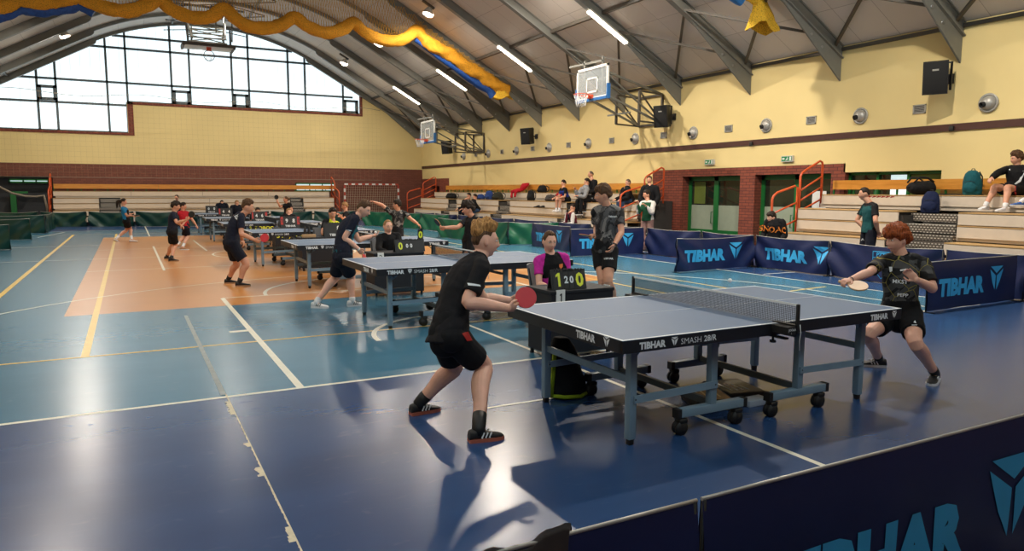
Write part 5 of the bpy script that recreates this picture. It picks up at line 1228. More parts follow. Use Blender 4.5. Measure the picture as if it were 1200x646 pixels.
        stub(b, [hp_, hp_+(K-hp_)*.45, K+knf*.5, K+(A-K)*.28-knf*1.2, K+(A-K)*.65, A], [.050*h*k, .047*h*k, .034*h*k*limbk, .0345*h*k*limbk, .0255*h*k*limbk, .0205*h*k*limbk**.5], 16)
        fd = dirv(toe); b.tube([A, A+fd*.02*h-Vector((0, 0, .026*h)), A+fd*.07*h-Vector((0, 0, .036*h))], [.0205*h, .018*h, .011*h], 10)
    head(b, Hc, HR, hs)
    bm_ = remesh(b, vox, 2 if vox < .006 else 1); bm_.build('body', skin(sk), root)
    # ---- face
    if d0 < 18:
        for sg in (1, -1):
            e = MB(); pe = Hc+HR @ (Vector((sg*.031, .081, .011))*hs); e.ell(pe, (.0125*hs, .009*hs, .0062*hs), 0, 12, 8, M=HR); eo = e.build('eye', M_eyew, root)
            e = MB(); e.ell(Hc+HR @ (Vector((sg*.031, .0865, .011))*hs), (.0062*hs, .0048*hs, .0062*hs), 0, 10, 8, M=HR); e.build('iris', M_iris, eo)
            e = MB(); e.tube([Hc+HR @ (head_r(sg*q, .245+.03*math.sin(q*5))*hs*1.012) for q in (.16, .25, .34, .43, .52)], [.002*hs, .0036*hs, .0038*hs, .003*hs, .0016*hs], 6); e.build('eyebrow', hair['m'], root)
        e = MB(); e.tube([Hc+HR @ (Vector((x*.022, .0955-.010*x*x, -.0605-.002*abs(x)))*hs) for x in (-1, -.5, 0, .5, 1)], [(.0015*hs, .002*hs), (.0042*hs, .004*hs), (.0048*hs, .0045*hs), (.0042*hs, .004*hs), (.0015*hs, .002*hs)], 8); e.build('mouth', M_lip, root)
    # ---- hair
    hk = {q: v for q, v in hair.items() if q in ('top', 'side', 'front', 'sidel', 'back', 'fringe', 'rough', 'sweep')}
    hm = hairmesh(Hc, HR, hs, seed=seed, **hk)
    for (p0, p1, p2, rr) in hair.get('tail', []):     # tails and buns in head space
        hm.tube([Hc+HR @ (Vector(p)*hs) for p in (p0, (Vector(p0)+Vector(p1))/2+Vector((0, -.012, .008)), p1, (Vector(p1)+Vector(p2))/2+Vector((0, -.008, 0)), p2)], [rr*.5*hs, rr*hs, rr*1.1*hs, rr*.8*hs, rr*.2*hs], 10)
    hm.build('hair', hair['m'], root)
    if hair.get('fade'): hairmesh(Hc, HR, hs, top=.004, side=.004, front=40, sidel=hair['fade'][1], back=hair['fade'][2], seed=seed, rough=.1).build('shaved_sides', hair['fade'][0], root)
    # ---- clothes
    sv = max(vox, .007)
    s = MB(); hem = shirt.get('hem', -.10); puff = shirt.get('puff', .012); ln = shirt.get('sleeve', .62)
    pr = [(hem, .096, .072), (hem*.4, .097, .074), (.08, .095, .071), (.28, .083, .063), (.45, .084, .064), (.62, .092, .067), (.78, .097, .064), (.90, .083, .051), (.965, .052, .044), (1.02, .040, .041)]
    loft(s, rings(pr, puff))
    for sg in (1, -1):
        E, W, o, _ = arms[sg]; s0 = SH[sg]; s.tube([Nk-su*.012*h, (Nk+s0)/2+su*.004*h, s0], [.033*h*k+puff*.4, .031*h*k+puff*.5, .031*h*k+puff*.6], 12)
        if ln <= 1.0:
            stp = s0+(E-s0)*ln
            p, r_ = curve_pts([s0-lat(1)*(sg*.03*h), s0, s0+(E-s0)*ln*.5, stp], [.034*h*k+puff*.4, .033*h*k+puff*.5, .031*h*k+puff*.7, .031*h*k+puff*1.0]); s.tube(p, r_, 14)
        else:
            p, r_ = curve_pts([s0-lat(1)*(sg*.03*h), s0, s0+(E-s0)*.5, E, E+(W-E)*.5, E+(W-E)*.95], [.036*h*k+puff*.5, .035*h*k+puff*.8, .031*h*k+puff, .028*h*k+puff, .025*h*k+puff, .020*h*k+puff*.7]); s.tube(p, r_, 14)
    if shirt.get('hood'): s.ell(Nk-su*.01*h+back*.045*h, (.075*h, .05*h, .05*h))
    if shirt.get('collar'): s.tube([Nk+su*.005*h, Nk+(nb-Nk)*.45], [.040*h*k+.006, .037*h*k+.006], 14)
    so = remesh(s, sv, 4, shirt.get('wr', .006), 11, seed); bv = BVHTree.FromPolygons(so.v, so.f)
    mats_ = shirt['m']
    if shirt.get('zones'):
        mats_ = list(shirt['mats']); LT, FWD = lat(.7), lat(.7).cross(su) * -1
        for fi, fc in enumerate(so.f):
            c_ = sum((so.v[i] for i in fc), Vector())/len(fc); rv = c_-Pv; so.m[fi] = shirt['zones'](rv.dot(su)/sl, rv.dot(LT)/h, rv.dot(fwS)/h)
    sh_o = so.build('jacket' if ln > 1 and puff > .014 else ('jumper' if ln > 1 else 'shirt'), mats_, root)
    if shirt.get('patch'):          # contrasting panel sewn on: (t0,t1, half-width share, material, name)
        pass
    def rim(c, ax, r0, m, nm, wdt=.012):
        q = MB(); q.lathe(c, [(r0, -wdt/2), (r0+.004, 0), (r0, wdt/2)], ax, 18); q.build(nm, m, sh_o)
    if shirt.get('neckm'): rim(Nk+su*.008*h, (nb-Nk), .037*h*k+.004, shirt['neckm'], 'neckband', .02)
    bo = None
    if bottom[0] == 'shorts':
        b2 = MB(); fr = bottom[2] if len(bottom) > 2 else .72; loft(b2, rings([(-.14, .080, .064), (-.03, .094, .074), (.08, .094, .072), (.22, .084, .064)], .014)); b2.ell(Pv-fwH*.018*h-su*.01*h, (.074*h*k, .068*h*k, .07*h)); [b2.ell(HP[q], (.060*h*k+.012,)*3) for q in (1, -1)]; b2.ell(Pv-su*.05*h, (.07*h, .07*h, .07*h))
        for sg in (1, -1):
            K = legs[sg][0]; hp_ = HP[sg]; p, r_ = curve_pts([hp_+su*.02*h, hp_+(K-hp_)*fr*.5, hp_+(K-hp_)*fr], [.060*h*k+.008, .055*h*k+.011, .051*h*k+.014]); b2.tube(p, r_, 16)
        q = remesh(b2, sv, 4, .005, 10, seed+3); bvb = BVHTree.FromPolygons(q.v, q.f); bo = q.build('shorts', bottom[1], root)
    else:
        b2 = MB(); loft(b2, rings([(-.10, .085, .066), (-.02, .095, .072), (.08, .094, .070), (.17, .086, .064)], .006))
        for sg in (1, -1):
            K, A = legs[sg][0], legs[sg][1]; hp_ = HP[sg]; p, r_ = curve_pts([hp_+su*.02*h, hp_+(K-hp_)*.5, K, K+(A-K)*.5, A+(A-K).normalized()*.01], [.060*h*k, .053*h*k+.006, .040*h*k+.008, .036*h*k+.008, .030*h*k+.010]); b2.tube(p, r_, 16)
        q = remesh(b2, sv, 4, .006, 10, seed+3); bvb = BVHTree.FromPolygons(q.v, q.f); bo = q.build('trousers', bottom[1], root)
    for sg in (1, -1):
        K, A, G, toe, tp = legs[sg]
        if feet.get('sock') is not None and bottom[0] == 'shorts':
            t = feet.get('sockh', .3); q = MB(); q.tube([A+(K-A)*t, A+(K-A)*(t*.5), A, A-Vector((0, 0, .02*h))], [q_*h*k*max(1, limbk/1.07)*1.03 for q_ in (.0300 if t > .25 else .0265, .0258, .0240, .0225)], 14); q.build('sock', feet['sock'], root)
        Gs = Vector((A.x, A.y, G.z))-dirv(toe)*.0
        shoe(root, Gs, toe, h*.152/.262*1.0, feet['m'], feet['sole'], tp, mstripe=feet.get('stripe') if d0 < 12 else None)
    R_ = dict(root=root, rh=arms[1][3], lh=arms[-1][3], rw=arms[1][1], lw=arms[-1][1], re=arms[1][0], le=arms[-1][0], shirt=sh_o, bvs=bv, bvb=bvb, bottom=bo, head=Hc, HR=HR, hs=hs, h=h)
    PEOPLE.append(R_); return R_
def onsurf(bv, px, py, lift=.004):
    dv = ray(px, py).normalized(); loc, nrm, i, ds = bv.ray_cast(EYE, dv)
    return (loc+nrm*lift, nrm) if loc is not None else (None, None)
def patch(pr, which, name, m, poly_px):
    """a printed patch lying on the cloth; corners given where they sit on the garment"""
    bv = pr['bvs'] if which == 'shirt' else pr['bvb']; mb = MB(); V = []
    if len(poly_px) == 4:
        a, b, c, d = poly_px; nx, ny = 8, 4
        for j in range(ny+1):
            for i in range(nx+1):
                u, v = i/nx, j/ny; x = (a[0]*(1-u)+b[0]*u)*(1-v)+(d[0]*(1-u)+c[0]*u)*v; y = (a[1]*(1-u)+b[1]*u)*(1-v)+(d[1]*(1-u)+c[1]*u)*v
                p, n_ = onsurf(bv, x, y, .005); V.append(p)
        if any(p is None for p in V): return
        mb.add(V, [[j*(nx+1)+i, j*(nx+1)+i+1, (j+1)*(nx+1)+i+1, (j+1)*(nx+1)+i] for j in range(ny) for i in range(nx)], 0, True)
    else:
        for x, y in poly_px:
            p, n_ = onsurf(bv, x, y, .006)
            if p is None: return
            V.append(p)
        mb.add(V, [list(range(len(V)))])
    mb.build(name, m, pr['shirt'] if which == 'shirt' else pr['bottom'])
def printtext(pr, which, txt, px, py, size, m, tilt=0, name='print', bold=.02):
    bv = pr['bvs'] if which == 'shirt' else pr['bvb']; p, n_ = onsurf(bv, px, py, .0)
    if p is None: return
    ey = Vector((0, 0, 1)); ex = ey.cross(n_).normalized(); ey = n_.cross(ex).normalized(); c, s_ = math.cos(math.radians(tilt)), math.sin(math.radians(tilt)); ex, ey = ex*c+ey*s_, ey*c-ex*s_
    vs, fs, w = text_mesh(txt, size, bold, 1.0); out = []
    for v in vs:
        q = p+ex*(v.x-w/2)+ey*(v.y-size/2); loc, nn, i, ds = bv.ray_cast(q+n_*.08, -n_, .2); out.append((loc if loc is not None else q)+n_*.0035)
    mb = MB(); mb.add(out, fs); mb.build(name, m, pr['shirt'] if which == 'shirt' else pr['bottom'])
def bat(label, grip, axis, normal, c_front, c_back, s=1.0):
    ax = Vector(axis).normalized(); nn = Vector(normal); nn = (nn-ax*nn.dot(ax)).normalized(); sd = ax.cross(nn); c = Vector(grip)+ax*.115*s
    root = thing('table_tennis_bat', label, 'table tennis bat', tuple(c))
    def disc(o0, o1, rx, ry):
        mb = MB(); n = 32; pts = []
        for k in range(n):
            t = 2*PI*k/n; yy = math.cos(t)*ry; xx = math.sin(t)*rx; pts.append(c+ax*yy+sd*xx+nn*o0)
        mb.prism(pts, nn*(o1-o0)); return mb
    disc(-.003*s, .003*s, .0755*s, .079*s).build('blade', M_batw, root); disc(.003*s, .007*s, .0745*s, .0775*s).build('rubber', c_front, root); disc(-.007*s, -.003*s, .0745*s, .0775*s).build('rubber', c_back, root)
    mb = MB(); mb.tube([c-ax*.062*s, c-ax*.08*s, c-ax*.12*s, c-ax*.165*s], [(.016*s, .006*s), (.0135*s, .011*s), (.0135*s, .011*s), (.016*s, .012*s)], 12, ref=sd); mb.build('handle', M_batw, root)
    return root
M_batw = wood('bat_wood', S(196, 156, 104), S(214, 176, 126)); M_red = mat('red_bat_rubber', S(200, 50, 60), .45, var=.03); M_blkr = mat('black_bat_rubber', S(22, 22, 24), .5); M_tanr = mat('worn_beige_face', S(214, 176, 140), .5)
def ball(label, P):
    mb = MB(); mb.ell((0, 0, 0), (.02, .02, .02), 0, 16, 12); o = mb.build('table_tennis_ball', M_ball); o.location = P; WM[o] = Matrix.Translation(Vector(P)); return tag(o, label, 'ball')
M_ball = mat('white_ball', S(244, 244, 240), .4, var=.01)
C_blk = fabric('black_sports_cloth', S(27, 26, 29)); C_nav = fabric('navy_sports_cloth', S(26, 30, 46)); C_shb = fabric('black_shorts_cloth', S(19, 19, 22)); C_shn = fabric('dark_navy_shorts_cloth', S(22, 25, 38)); C_red = fabric('red_cloth', S(176, 30, 42)); C_grey = fabric('grey_cloth', S(136, 138, 142)); C_green = fabric('dark_green_cloth', S(26, 76, 78)); C_pink = fabric('magenta_cloth', S(196, 44, 150)); C_jean = fabric('blue_denim', S(52, 74, 104)); C_white = fabric('white_cloth', S(206, 202, 198)); C_gvest = fabric('green_vest_cloth', S(34, 84, 58)); C_pinkt = fabric('dusty_pink_trousers', S(150, 118, 112)); C_ylw = fabric('yellow_cloth', S(206, 214, 40)); C_blue = fabric('blue_shirt_cloth', S(38, 120, 170))
S_blk = mat('black_shoe', S(19, 19, 21), .6); S_wht = mat('white_shoe', S(220, 220, 222), .5); S_red = mat('reddish_sole', S(168, 92, 72), .5); S_blue = mat('blue_shoe', S(50, 96, 170), .5); S_gum = mat('gum_sole', S(170, 128, 92), .5)
# ---- the boy playing in front on the left
STR = mat('shoe_stripe_white', S(225, 225, 225), .5)
b1 = person('boy in black shirt and red-striped shorts crouching with a red bat, nearest the camera', 1.64, 5.06, 110, (527, 388), (560, 306, .12), (568, 283, .16, 99, -4, 0),
    ((548, 354, -1), (594, 361, 1), dict(dirpx=(612, 361, .1), palm=(.2, .75, .3), curl=.75)), ((566, 350, 1), (596, 352, 1), dict(dirpx=(612, 353, .05), palm=(0, -.8, -.4), curl=.5)),
    ((566, 429, 1), ('f', 561, 517), 106), ((532, 430, 1), ('f', 491, 485), 118),
    dict(m=C_blk, sleeve=.74, hem=-.17, wr=.009, collar=True, puff=.015), ('shorts', C_shb, .76), dict(m=S_blk, sole=S_red, sock=S_blk, sockh=.22, stripe=STR), dict(m=H_gold, top=.052, side=.02, front=38, sidel=34, back=8, rough=.5, sweep=1, fade=(H_brown, 12, -28)), 'pale', ysh=104, vox=.005, bow=.05, seed=2, limbk=1.2)
bat('red bat held by the boy in front on the left', b1['rh'], atd(613, 351, dep(b1['rh'])+.03)-b1['rh'], -FW+Vector((0, 0, .1)), M_red, M_blkr)
patch(b1, 'bottom', 'red_stripe', M_rdig, [(541, 391), (548, 389), (553, 399), (547, 400)]); patch(b1, 'shirt', 'sleeve_print', M_let, [(548, 332), (562, 334), (563, 336), (549, 335)])
# ---- the red-haired opponent
C_rb = camo('black_yellow_crackle_cloth', [S(22, 22, 24), S(30, 30, 32), S(70, 70, 70), S(30, 30, 32), S(20, 20, 22)], 5, (.36, .46, .54, .60), S(140, 130, 60))
b2 = person('red-haired boy in black patterned shirt and black shorts at the right table end', 1.62, 6.5, -17, (1055, 366), (1057, 301, -.02), (1051, 281.5, -.04, -46, -8, 0),
    ((1019, 319, -1), (997, 328, -1), dict(dirpx=(985, 330, -.05), palm=(.1, .3, -1), curl=.7)), ((1093, 338, -1), (1074, 328, -1), dict(dirpx=(1063, 318, .02), palm=(-.5, -.3, .1), curl=.35)),
    ((1018, 393, -1), ('f', 1029, 430), -75), ((1073, 402, -1), ('f', 1095, 448), -12),
    dict(m=C_rb, sleeve=.78, hem=-.12, wr=.008, neckm=C_shb, puff=.013), ('shorts', C_shb, .64), dict(m=S_blk, sole=S_wht, sock=S_blk, sockh=.14, stripe=STR), dict(m=H_red, top=.05, side=.04, front=22, sidel=-2, back=-30, fringe=12, rough=.35), 'pale', ysh=-3, vox=.005, seed=5)
bat('beige-faced bat held by the red-haired boy', b2['rh'], atd(1001, 334, dep(b2['rh'])-.05)-b2['rh'], (-.25, -.45, .85), M_tanr, M_blkr)
patch(b2, 'shirt', 'chest_badge', M_let, [(1042, 313), (1046, 313), (1046, 318), (1043, 319)]); patch(b2, 'shirt', 'chest_strip', M_let, [(1055, 316), (1062, 315), (1062, 317), (1055, 318)])
printtext(b2, 'shirt', 'MKST', 1055, 330, .035, M_let); printtext(b2, 'shirt', 'PEPP', 1058, 346, .03, M_let); patch(b2, 'bottom', 'triangle_badge', M_let, [(1068, 381), (1075, 381), (1072, 376)])
mb = MB(); w_ = b2['rw']; mb.lathe(w_, [(.027, -.006), (.030, 0), (.027, .006)], (b2['rw']-b2['re']), 16); mb.build('wristband', M_blk, b2['root'])
# ---- seated helpers
def SITL(t=10): return ((('l', 1, .12, -.05), ('l', .05, 0, -1), t), (('l', 1, -.12, -.05), ('l', .05, 0, -1), t))
# ---- the girl keeping score in pink
sl, sr = SITL(14)
g1 = person('seated girl in magenta and black shirt keeping score, hair tied back', 1.60, 0, 30, ('w', 4.2, 6.86, .55), (646, 299.5, -.05), (643.8, 283.5, -.08, 22, -10, 0),
    ((632, 333, -1), (644, 338, -1), dict(curl=.4)), ((665, 331, -1), (659, 340, -1), dict(curl=.4)), sl, sr,
    dict(m=C_pink, sleeve=.62, hem=-.05, wr=.005, puff=.010, mats=(C_pink, C_shb), zones=lambda t, x, y: 1 if t > .42 and abs(x) < .092-.035*max(0, (t-.62)/.35) else 0), ('shorts', C_shb, .6), dict(m=S_blk, sole=S_wht, sock=S_wht, sockh=.2), dict(m=H_brown, top=.014, side=.010, front=42, sidel=2, back=-36, rough=.2, tail=[((0, -.095, .03), (0, -.15, .0), (.01, -.14, -.10), .034)]), 'pale', vox=.005, seed=9, slim=.94, ysh=16)
patch(g1, 'shirt', 'crest', mat('orange_crest', S(224, 120, 60), .6), [(655, 310), (659, 309), (659, 313), (657, 315), (655, 313)])
# ---- the boy standing in grey camouflage
C_cam = camo('grey_camouflage_cloth', [S(30, 30, 32), S(42, 42, 44), S(78, 78, 80), S(118, 116, 114), S(50, 50, 52)], 7, (.40, .48, .56, .64))
b4 = person('standing boy in grey camouflage shirt with a bat, behind the front table', 1.73, 9.3, -38, (709, 291), (712, 243, 0), (707, 229, -.03, -84, -8, 0),
    ((699, 267, 1), (698, 275, -1), dict(dirpx=(693, 276, -.05), palm=(.5, .3, -.7), curl=.7)), ((728, 272, -1), (720, 287, -1), dict(dirpx=(714, 298, -.02), palm=(-.5, .6, .1), curl=.4)),
    ((706, 328, -1), ('f', 708, 376), -70), ((713, 330, -1), ('f', 722, 374), -30),
    dict(m=C_cam, sleeve=.66, hem=-.14, wr=.007, neckm=C_shb, puff=.014), ('shorts', C_shb, .62), dict(m=S_wht, sole=S_wht, sock=S_wht, sockh=.2), dict(m=H_brown, top=.036, side=.022, front=26, sidel=0, back=-28, fringe=6), 'tan', ysh=-22, vox=.006, seed=11, slim=.94)
bat('bat seen edge-on, held by the standing camouflage boy', b4['rh'], atd(682, 275, dep(b4['rh'])-.1)-b4['rh'], (0, 0, 1), M_red, M_blkr)
mb = MB(); mb.lathe(b4['lw'], [(.026, -.016), (.030, -.008), (.030, .008), (.026, .016)], (b4['lw']-b4['le']), 16); mb.build('wrist_watch', M_blk, b4['root']); printtext(b4, 'shirt', 'TIBHAR', 718, 254, .022, M_let)
printtext(b4, 'bottom', 'TIBHAR', 713, 303, .025, M_let)
C_teal = fabric('teal_trim_cloth', S(20, 92, 104))
# ---- second table
b5 = person('stooping boy in black and teal shirt about to serve a ball, white shoes', 1.70, 10.32, 108, (402, 299), (416, 255, .08), (426, 245, .06, 66, -26, 0),
    ((404, 279, -1), (420, 292, 1), dict(dirpx=(424, 297, .05), palm=(.3, .6, 0), curl=.7)), ((420, 281, 1), (435, 277, 1), dict(dirpx=(442, 275, .02), palm=(0, 0, 1), curl=.35)),
    ((411, 325, 1), ('f', 413, 359), 100), ((393, 325, 1), ('f', 371, 361), 65),
    dict(m=C_nav, sleeve=.62, hem=-.10, wr=.008, collar=True, mats=(C_nav, C_teal), zones=lambda t, x, y: 1 if (-.04 < t < .06 and math.sin(x*120+t*40) > -.2) or (t < .8 and y > .055+.03*t and abs(x) < .08) else 0), ('shorts', C_shn, .8), dict(m=S_wht, sole=S_wht, sock=S_wht, sockh=.12, stripe=S_blk), dict(m=H_brown, top=.022, side=.010, front=34, sidel=4, back=-26, rough=.3), 'pale', ysh=96, vox=.006, bow=.06, seed=12)
bat('bat pointing down in the hand of the boy about to serve', b5['rh'], atd(427, 302, dep(b5['rh'])+.03)-b5['rh'], RT, M_red, M_blkr, .95)
ball('white ball on the raised palm of the boy about to serve', b5['lh']+Vector((0, 0, .02)))
mb = MB(); mb.lathe(b5['rw'], [(.026, -.012), (.030, 0), (.026, .012)], (b5['rw']-b5['re']), 14); mb.build('wrist_watch', M_white, b5['root'])
patch(b5, 'shirt', 'sleeve_print', M_let, [(405, 269), (412, 270), (412, 271), (405, 271)])
sl, sr = SITL(18)
g6 = person('seated girl in black jumper behind the scoreboard with a raised yellow 0', 1.60, 0, 14, ('w', 3.90, 11.72, .55), (455.5, 275, -.05), (454.5, 266, -.06, 22, -4, 0),
    ((444, 292, -1), (456, 298, -1), dict(curl=.4)), ((468, 291, -1), (462, 298, -1), dict(curl=.4)), sl, sr,
    dict(m=C_shb, sleeve=1.9, hem=-.05, wr=.006), ('trousers', C_shn), dict(m=S_blk, sole=S_wht), dict(m=H_fair, top=.010, side=.008, front=44, sidel=4, back=-34, rough=.2, tail=[((0, -.09, .03), (0, -.13, .01), (0, -.12, -.05), .026)]), 'pale', vox=.007, seed=13, slim=.95)
b7 = person('boy in black shirt reaching sideways with his bat at the third table', 1.70, 13.3, -62, (551, 281), (555, 256, 0), (549, 245.5, -.05, -72, -6, 0),
    ((536, 266.5, -1), (522, 267, -1), dict(dirpx=(516, 267, -.02), palm=(.3, .6, .3), curl=.75)), ((566, 270, 1), (560, 280, 1), dict(curl=.5)),
    ((548, 303, -1), ('f', 549, 331), -60), ((556, 303, -1), ('f', 561, 329), -40),
    dict(m=C_blk, sleeve=.66, hem=-.10, collar=True), ('shorts', C_shb, .7), dict(m=S_blk, sole=S_wht, sock=S_wht, sockh=.2), dict(m=H_dark, top=.05, side=.034, front=24, sidel=0, back=-26, fringe=8, rough=.45), 'tan', ysh=-50, vox=.007, seed=14)
bat('upright bat at the end of the reaching boy\'s arm', b7['rh'], atd(512.5, 261, dep(b7['rh']))-b7['rh'], RT+FW*.35, M_red, M_blkr)
C_cam2 = camo('dark_camouflage_cloth', [S(28, 28, 30), S(40, 40, 42), S(70, 70, 70), S(128, 124, 120), S(36, 36, 38)], 9, (.42, .5, .57, .66))
b8 = person('boy in dark camouflage shirt flinging both arms out, before the green barriers', 1.70, 17.6, -70, (466, 270.5), (467, 248, 0), (465.5, 240.5, -.03, -110, 0, 0),
    ((448, 240.5, -1), (439, 237, -1), dict(curl=.2)), ((482, 257, -1), (489, 262, -1), dict(dirpx=(494, 266, 0), curl=.3)),
    ((463, 284, -1), ('f', 460, 302), -60), ((470, 284, -1), ('f', 473, 302), -40),
    dict(m=C_cam2, sleeve=.66, hem=-.12), ('shorts', C_shb, .7), dict(m=S_blk, sole=S_wht, sock=S_wht, sockh=.2), dict(m=H_dark, top=.03, side=.018, front=32, sidel=2, back=-26), 'tan', ysh=-20, seed=15)
sl, sr = SITL(16)
b9 = person('seated umpire with bright yellow shoulders behind the scoreboard with 8', 1.68, 0, 12, ('w', 3.85, 15.95, .56), (390.5, 260, -.05), (389.5, 250.5, -.09, 20, -18, 4),
    ((378, 273, -1), (386, 280, -1), dict(curl=.4)), ((401, 273, -1), (396, 280, -1), dict(curl=.4)), sl, sr,
    dict(m=C_blk, sleeve=.62, hem=-.05, mats=(C_blk, C_ylw), zones=lambda t, x, y: 1 if t > .78 and x < .06 else 0), ('trousers', C_shn), dict(m=S_blk, sole=S_wht), dict(m=H_dark, top=.026, side=.014, front=34, sidel=4, back=-26), 'tan', seed=16)
b10 = person('small figure of a boy in black stooping before the far grandstand rail', 1.6, 22, -80, (408, 262), (405, 249, -.05), (404.2, 241.8, -.05, -95, -10, 0),
    ((400, 254, -1), (396.5, 251, -1), dict(curl=.5)), ((403, 257, -1), (399, 254, -1), dict(curl=.5)), (('l', .35, .08, -1), ('l', -.2, 0, -1), -80), (('l', .2, -.1, -1), ('l', -.2, 0, -1), -70),
    dict(m=C_shb, sleeve=.66, hem=-.1), ('shorts', C_shb, .7), dict(m=S_blk, sole=S_wht, sock=S_wht, sockh=.2), dict(m=H_fair, top=.024, side=.014, front=32, sidel=2, back=-28), 'tan', seed=17)
b11 = person('boy in dark shirt and navy shorts leaning forward with red bat at third table', 1.68, 12.55, 92, (272, 283), (284, 252, .02), (290, 243, .02, 84, -12, 0),
    ((283, 274, -1), (298, 281, -1), dict(dirpx=(303, 283, 0), palm=(.2, .7, .2), curl=.7)), ((280, 272, 1), (284, 281, 1), dict(dirpx=(286, 286, 0), curl=.4)),
    ((288, 309, 1), ('f', 281, 336), 95), ((277, 309, 1), ('f', 268, 332.5), 95),
    dict(m=C_nav, sleeve=.68, hem=-.10, wr=.008), ('shorts', C_shn, .78), dict(m=S_blk, sole=S_ylw if False else S_gum, sock=S_blk, sockh=.2), dict(m=H_brown, top=.034, side=.012, front=34, sidel=8, back=-22, rough=.4), 'tan', ysh=94, vox=.007, bow=.05, seed=18)
bat('red bat of the boy leaning forward in navy shorts', b11['rh'], atd(308, 280, dep(b11['rh']))-b11['rh'], -FW+Vector((0, 0, .2)), M_red, M_blkr)
printtext(b11, 'shirt', 'KS', 278, 254, .07, M_let, -30); patch(b11, 'shirt', 'sleeve_print', M_let, [(282, 266), (287, 267), (287, 268), (282, 267)])
sl, sr = SITL(16)
b12 = person('fair-haired umpire whose head shows over the scoreboard with 9 and 8', 1.62, 0, 12, ('w', 3.86, 20.35, .55), ('l', .06, 0, .46), (338.7, 249.3, -.05, 14, -6, 0),
    (('l', .3, .15, -1), ('l', 1, -.2, -.1), dict(curl=.4)), (('l', .3, -.15, -1), ('l', 1, .2, -.1), dict(curl=.4)), sl, sr,
    dict(m=C_shb, sleeve=.62, hem=-.05), ('trousers', C_shn), dict(m=S_blk, sole=S_wht), dict(m=H_fair, top=.014, side=.010, front=40, sidel=4, back=-30), 'pale', seed=19)
b14 = person('umpire whose dark hair just shows over the scoreboard with 4 and 6', 1.60, 0, 12, ('w', 3.70, 24.8, .52), ('l', .10, 0, .40), (302, 247.6, -.05, 14, -14, 0),
    (('l', .3, .15, -1), ('l', 1, -.2, -.1), dict(curl=.4)), (('l', .3, -.15, -1), ('l', 1, .2, -.1), dict(curl=.4)), sl, sr,
    dict(m=C_shb, sleeve=.62, hem=-.05), ('trousers', C_shn), dict(m=S_blk, sole=S_wht), dict(m=H_dark, top=.02, side=.012, front=36, sidel=4, back=-28), 'tan', seed=20)
for px_, py_, X_, Y_, lb, hm_, sd in ((277.6, 238.6, 3.62, 29.15, 'nearer and right of two seated dark-clad men at the far scoreboards', H_fair, 21), (260, 238.2, 3.35, 33.7, 'further and left of two seated dark-clad men at the far scoreboards', H_dark, 22)):
    v = Vector((X_, Y_, .62))-EYE; D_ = v.dot(FW)
    person(lb, 1.8, 0, 12, ('w',)+tuple(atd(px_+.5, 323-(UP.dot(Vector((X_, Y_, .58))-EYE))/D_*FPX, D_)), ('l', .03, 0, .52), (px_, py_, -.03, 16, -8, 0),
      (('l', .3, .2, -1), ('l', 1, -.2, -.1), dict(curl=.4)), (('l', .3, -.2, -1), ('l', 1, .2, -.1), dict(curl=.4)), sl, sr,
      dict(m=C_shn, sleeve=1.9, hem=-.05), ('trousers', C_shn), dict(m=S_blk, sole=S_wht), dict(m=hm_, top=.014, side=.008, front=36, sidel=4, back=-26), 'tan', seed=sd)
g13 = person('girl in black with hair in a bun holding up a black bat, far end', 1.62, 27.5, -50, (337, 251), (336.5, 239, 0), (335.2, 234.2, -.03, -80, 6, 0),
    ((328.5, 242.5, -1), (325.5, 237, -1), dict(dirpx=(325, 235, 0), curl=.6)), ((342, 246, -1), (341, 252, -1), dict(curl=.4)), (('l', .2, .08, -1), ('l', -.1, 0, -1), -50), (('l', .1, -.1, -1), ('l', -.1, 0, -1), -40),
    dict(m=C_shb, sleeve=.62, hem=-.1), ('shorts', C_shb, .7), dict(m=S_blk, sole=S_wht, sock=S_wht, sockh=.2), dict(m=H_brown, top=.012, side=.01, front=40, sidel=4, back=-34, tail=[((0, -.09, .03), (0, -.13, .03), (0, -.12, .0), .036)]), 'tan', seed=23)
bat('black bat held up by the girl at the far end', g13['rh'], atd(324.4, 233, dep(g13['rh']))-g13['rh'], -FW, M_blkr, M_blkr, 1.1)
b16 = person('small boy all in black with dark bat, left of the boy in red', 1.52, 17.0, 95, (202, 271), (204, 249.5, 0), (205.8, 242, 0, 84, -8, 0),
    ((207.5, 261, -1), (218, 258, -1), dict(dirpx=(222, 255, 0), curl=.7, palm=(.2, .6, .3))), ((206, 260, 1), (212, 264, 1), dict(dirpx=(216, 267, 0), curl=.4)),
    ((205, 287, 1), ('f', 201, 306.5), 85), ((202, 287, 1), ('f', 196, 304), 80),
    dict(m=C_nav, sleeve=.66, hem=-.14), ('shorts', C_shb, .8), dict(m=S_blk, sole=S_gum, sock=S_blk, sockh=.15), dict(m=H_dark, top=.036, side=.026, front=28, sidel=0, back=-28, fringe=5), 'tan', ysh=80, seed=24)
bat('black bat of the small boy in black', b16['rh'], atd(223.5, 252.5, dep(b16['rh']))-b16['rh'], -FW, M_blkr, M_blkr)
